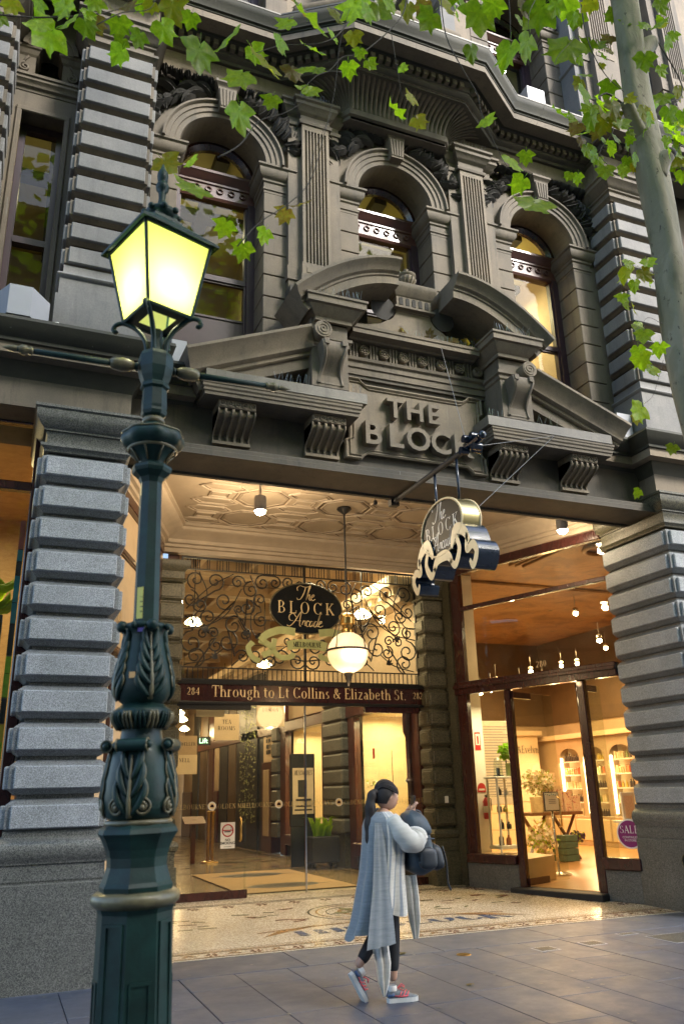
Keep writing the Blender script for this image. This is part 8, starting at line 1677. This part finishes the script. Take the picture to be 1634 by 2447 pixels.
ph_ = tag(O(MB().cbox(-.006, .006, -.037, .037, -.072, .072, .004), 'phone', 'blackm', None, False, (PX + .315, PY - .01, 1.475)), 'dark phone held up in front of the woman\'s face', 'phone'); ph_.rotation_euler = (0, .18, 0); O(MB().box(-.0068, -.006, -.033, .033, -.066, .066), 'screen', 'black', ph_, False, (PX + .315, PY - .01, 1.475))
# trainers
MT['shoeg'] = simple('grey_mesh_shoe', (.13, .15, .17), .6, 0, .3, 60, .2); MT['pink'] = simple('coral_pink', (.75, .10, .13), .5, 0, .08, 20, 0); MT['sole'] = simple('white_sole', (.62, .62, .60), .5, 0, .06, 20, 0); MT['shoeb'] = simple('blue_shoe_panel', (.05, .09, .20), .5, 0, .2, 20, 0)
def shoe(loc, pitch, yaw):
    T = E('trainer', WM, loc); T.rotation_euler = (0, pitch, yaw)
    n = 14; S_ = []; mb = MB(); V = []
    sh_ = [(-.085, .030, .030, .085), (-.06, .034, .03, .095), (-.02, .033, .03, .092), (.02, .036, .03, .083), (.06, .042, .028, .066), (.10, .045, .026, .055), (.135, .040, .026, .047), (.16, .024, .028, .04)]
    for x, w, z0, z1 in sh_:
        for k in range(12):
            a = pi * k / 11; V.append((x, -w * cos(a), z0 + (z1 - z0) * sin(a) ** .7))
    m_ = 12; mb.add(V, [(i * m_ + k, i * m_ + k + 1, (i + 1) * m_ + k + 1, (i + 1) * m_ + k) for i in range(len(sh_) - 1) for k in range(m_ - 1)] + [tuple(range(m_)), tuple((len(sh_) - 1) * m_ + k for k in range(m_ - 1, -1, -1))])
    o = O(mb, 'upper', 'shoeg', T, True, loc); 
    pl = [(x, -w - .005) for x, w, a, b in sh_] + [(.172, 0)] + [(x, w + .005) for x, w, a, b in sh_[::-1]] + [(-.096, 0)]
    mb = MB(); mb.prism(pl, .0, .031, 0, 'z'); O(mb, 'sole', 'sole', T, False, loc)
    for s in (-1, 1):
        mb = MB()
        for x0 in (-.01, .02, .05): mb.tube([(x0, s * .040, .036), (x0 + .02, s * .040, .055), (x0 + .035, s * .026, .074)], .0045, 5)
        mb.tube([(-.04, s * .036, .05), (.02, s * .041, .042), (.075, s * .044, .046)], .0045, 5); O(mb, 'pink_stripe', 'pink', T, True, loc)
        O(MB().tube([(-.085, s * .02, .05), (-.06, s * .034, .05), (-.04, s * .035, .06)], .012, 6), 'heel_panel', 'shoeb', T, True, loc)
    mb = MB()
    for k in range(4): mb.tube([(.0 + .02 * k, -.018, .094 - .008 * k), (.01 + .02 * k, .018, .094 - .008 * k)], .004, 5)
    mb.tube([(.0, 0, .098), (.03, -.03, .115), (.05, -.02, .10)], .004, 5); mb.tube([(.0, 0, .098), (.04, .02, .12), (.06, .0, .105)], .004, 5); O(mb, 'laces', 'pink', T, True, loc)
    mb = MB(); mb.lathe([(.036, .08), (.038, .105), (.034, .12)], 12, (-.045, 0)); O(mb, 'sock', 'white', T, True, loc)
shoe((PX + .07, PY - .07, 0), 0, -.12); shoe((PX - .245, PY + .07, .125), 1.05, 0)
# backpack worn in front
BP_ = E('backpack', None, (PX + .36, PY - .06, .93), 'slate blue backpack hanging at the front of the walking woman', 'backpack')
MT['bag'] = simple('slate_blue_nylon', (.035, .055, .075), .55, 0, .3, 12, .15); MT['bag2'] = simple('dark_nylon', (.018, .024, .032), .5, 0, .3, 12, .15)
def lozenge(x0, x1, y0, y1, z0, z1, rnd, mat, nm, taper=.8, lean=.0):
    mb = MB(); n = 24; R_ = 9; V = []
    for i in range(R_ + 1):
        t = i / R_; z = z0 + (z1 - z0) * t; e = (1 - abs(2 * t - 1) ** rnd) ** .45; e = max(e, .25); w = 1 - (1 - taper) * t
        for k in range(n):
            a = 2 * pi * k / n; c, s_ = cos(a), sin(a); c = abs(c) ** .6 * (1 if c > 0 else -1); s_ = abs(s_) ** .6 * (1 if s_ > 0 else -1)
            V.append(((x0 + x1) / 2 + lean * t + c * (x1 - x0) / 2 * e * w, (y0 + y1) / 2 + s_ * (y1 - y0) / 2 * e * w, z))
    mb.add(V, [(i * n + k, i * n + (k + 1) % n, (i + 1) * n + (k + 1) % n, (i + 1) * n + k) for i in range(R_) for k in range(n)] + [tuple(range(n - 1, -1, -1)), tuple(R_ * n + k for k in range(n))]); return O(mb, nm, mat, BP_, 60)
X = PX; Y = PY - .05
lozenge(X + .19, X + .47, Y - .16, Y + .16, .91, 1.38, 5, 'bag', 'main_compartment', .72, -.04)
lozenge(X + .42, X + .55, Y - .12, Y + .12, .94, 1.16, 4, 'bag2', 'front_pocket', .85, -.03); lozenge(X + .25, X + .42, Y - .20, Y - .12, .96, 1.14, 4, 'bag2', 'side_pocket', .9)
lozenge(X + .18, X + .46, Y - .175, Y + .175, 1.20, 1.43, 3, 'bag', 'top_flap', .62, -.05)
O(MB().tube(crom([(X + .26, Y, 1.36), (X + .30, Y, 1.42), (X + .36, Y, 1.41), (X + .38, Y, 1.34)], 5), .012, 6), 'grab_handle', 'bag2', BP_, True)
O(MB().tube(crom([(X + .53, Y - .06, 1.13), (X + .56, Y - .06, 1.0), (X + .57, Y - .05, .85), (X + .60, Y - .04, .78)], 5), .009, 5), 'loose_strap', 'bag2', BP_, True)
for z in (1.02, 1.09, 1.2): O(MB().tube([(X + .24, Y - .170, z), (X + .33, Y - .172, z + .004), (X + .40, Y - .168, z)], .006, 5), 'webbing', 'bag', BP_, True)
for s in (1,): O(MB().tube(crom([(X + .21, Y + s * .09, 1.34), (X + .10, PY + s * .15, 1.43), (X - .02, PY + s * .14, 1.40), (X - .08, PY + s * .13, 1.2)], 6), .018, 6), 'shoulder_strap', 'bag2', BP_, True)
# ------------------------------------------------------------------ dark building over the road, added to block low sky and fill reflections
OB = E('opposite_sky_blocker', None, (4, -24, 0), 'unseen dark building across the street, added to block low sky and fill reflections', 'building')
O(MB().box(-30, 34, -30, -24, 0, 34), 'wall', 'stone_d', OB)
for i in range(16):
    for j in range(7): O(MB().cbox(-28 + 3.8 * i, -26.2 + 3.8 * i, -24.02, -23.9, 2.2 + 4.1 * j, 4.9 + 4.1 * j, .03), 'window', 'black', OB)
O(MB().mould([(34, -24), (-30, -24)], [(-.3, 33.6), (.0, 33.6), (.5, 34.0), (.5, 34.2), (-.3, 34.3)]), 'cornice', 'stone_l', OB)
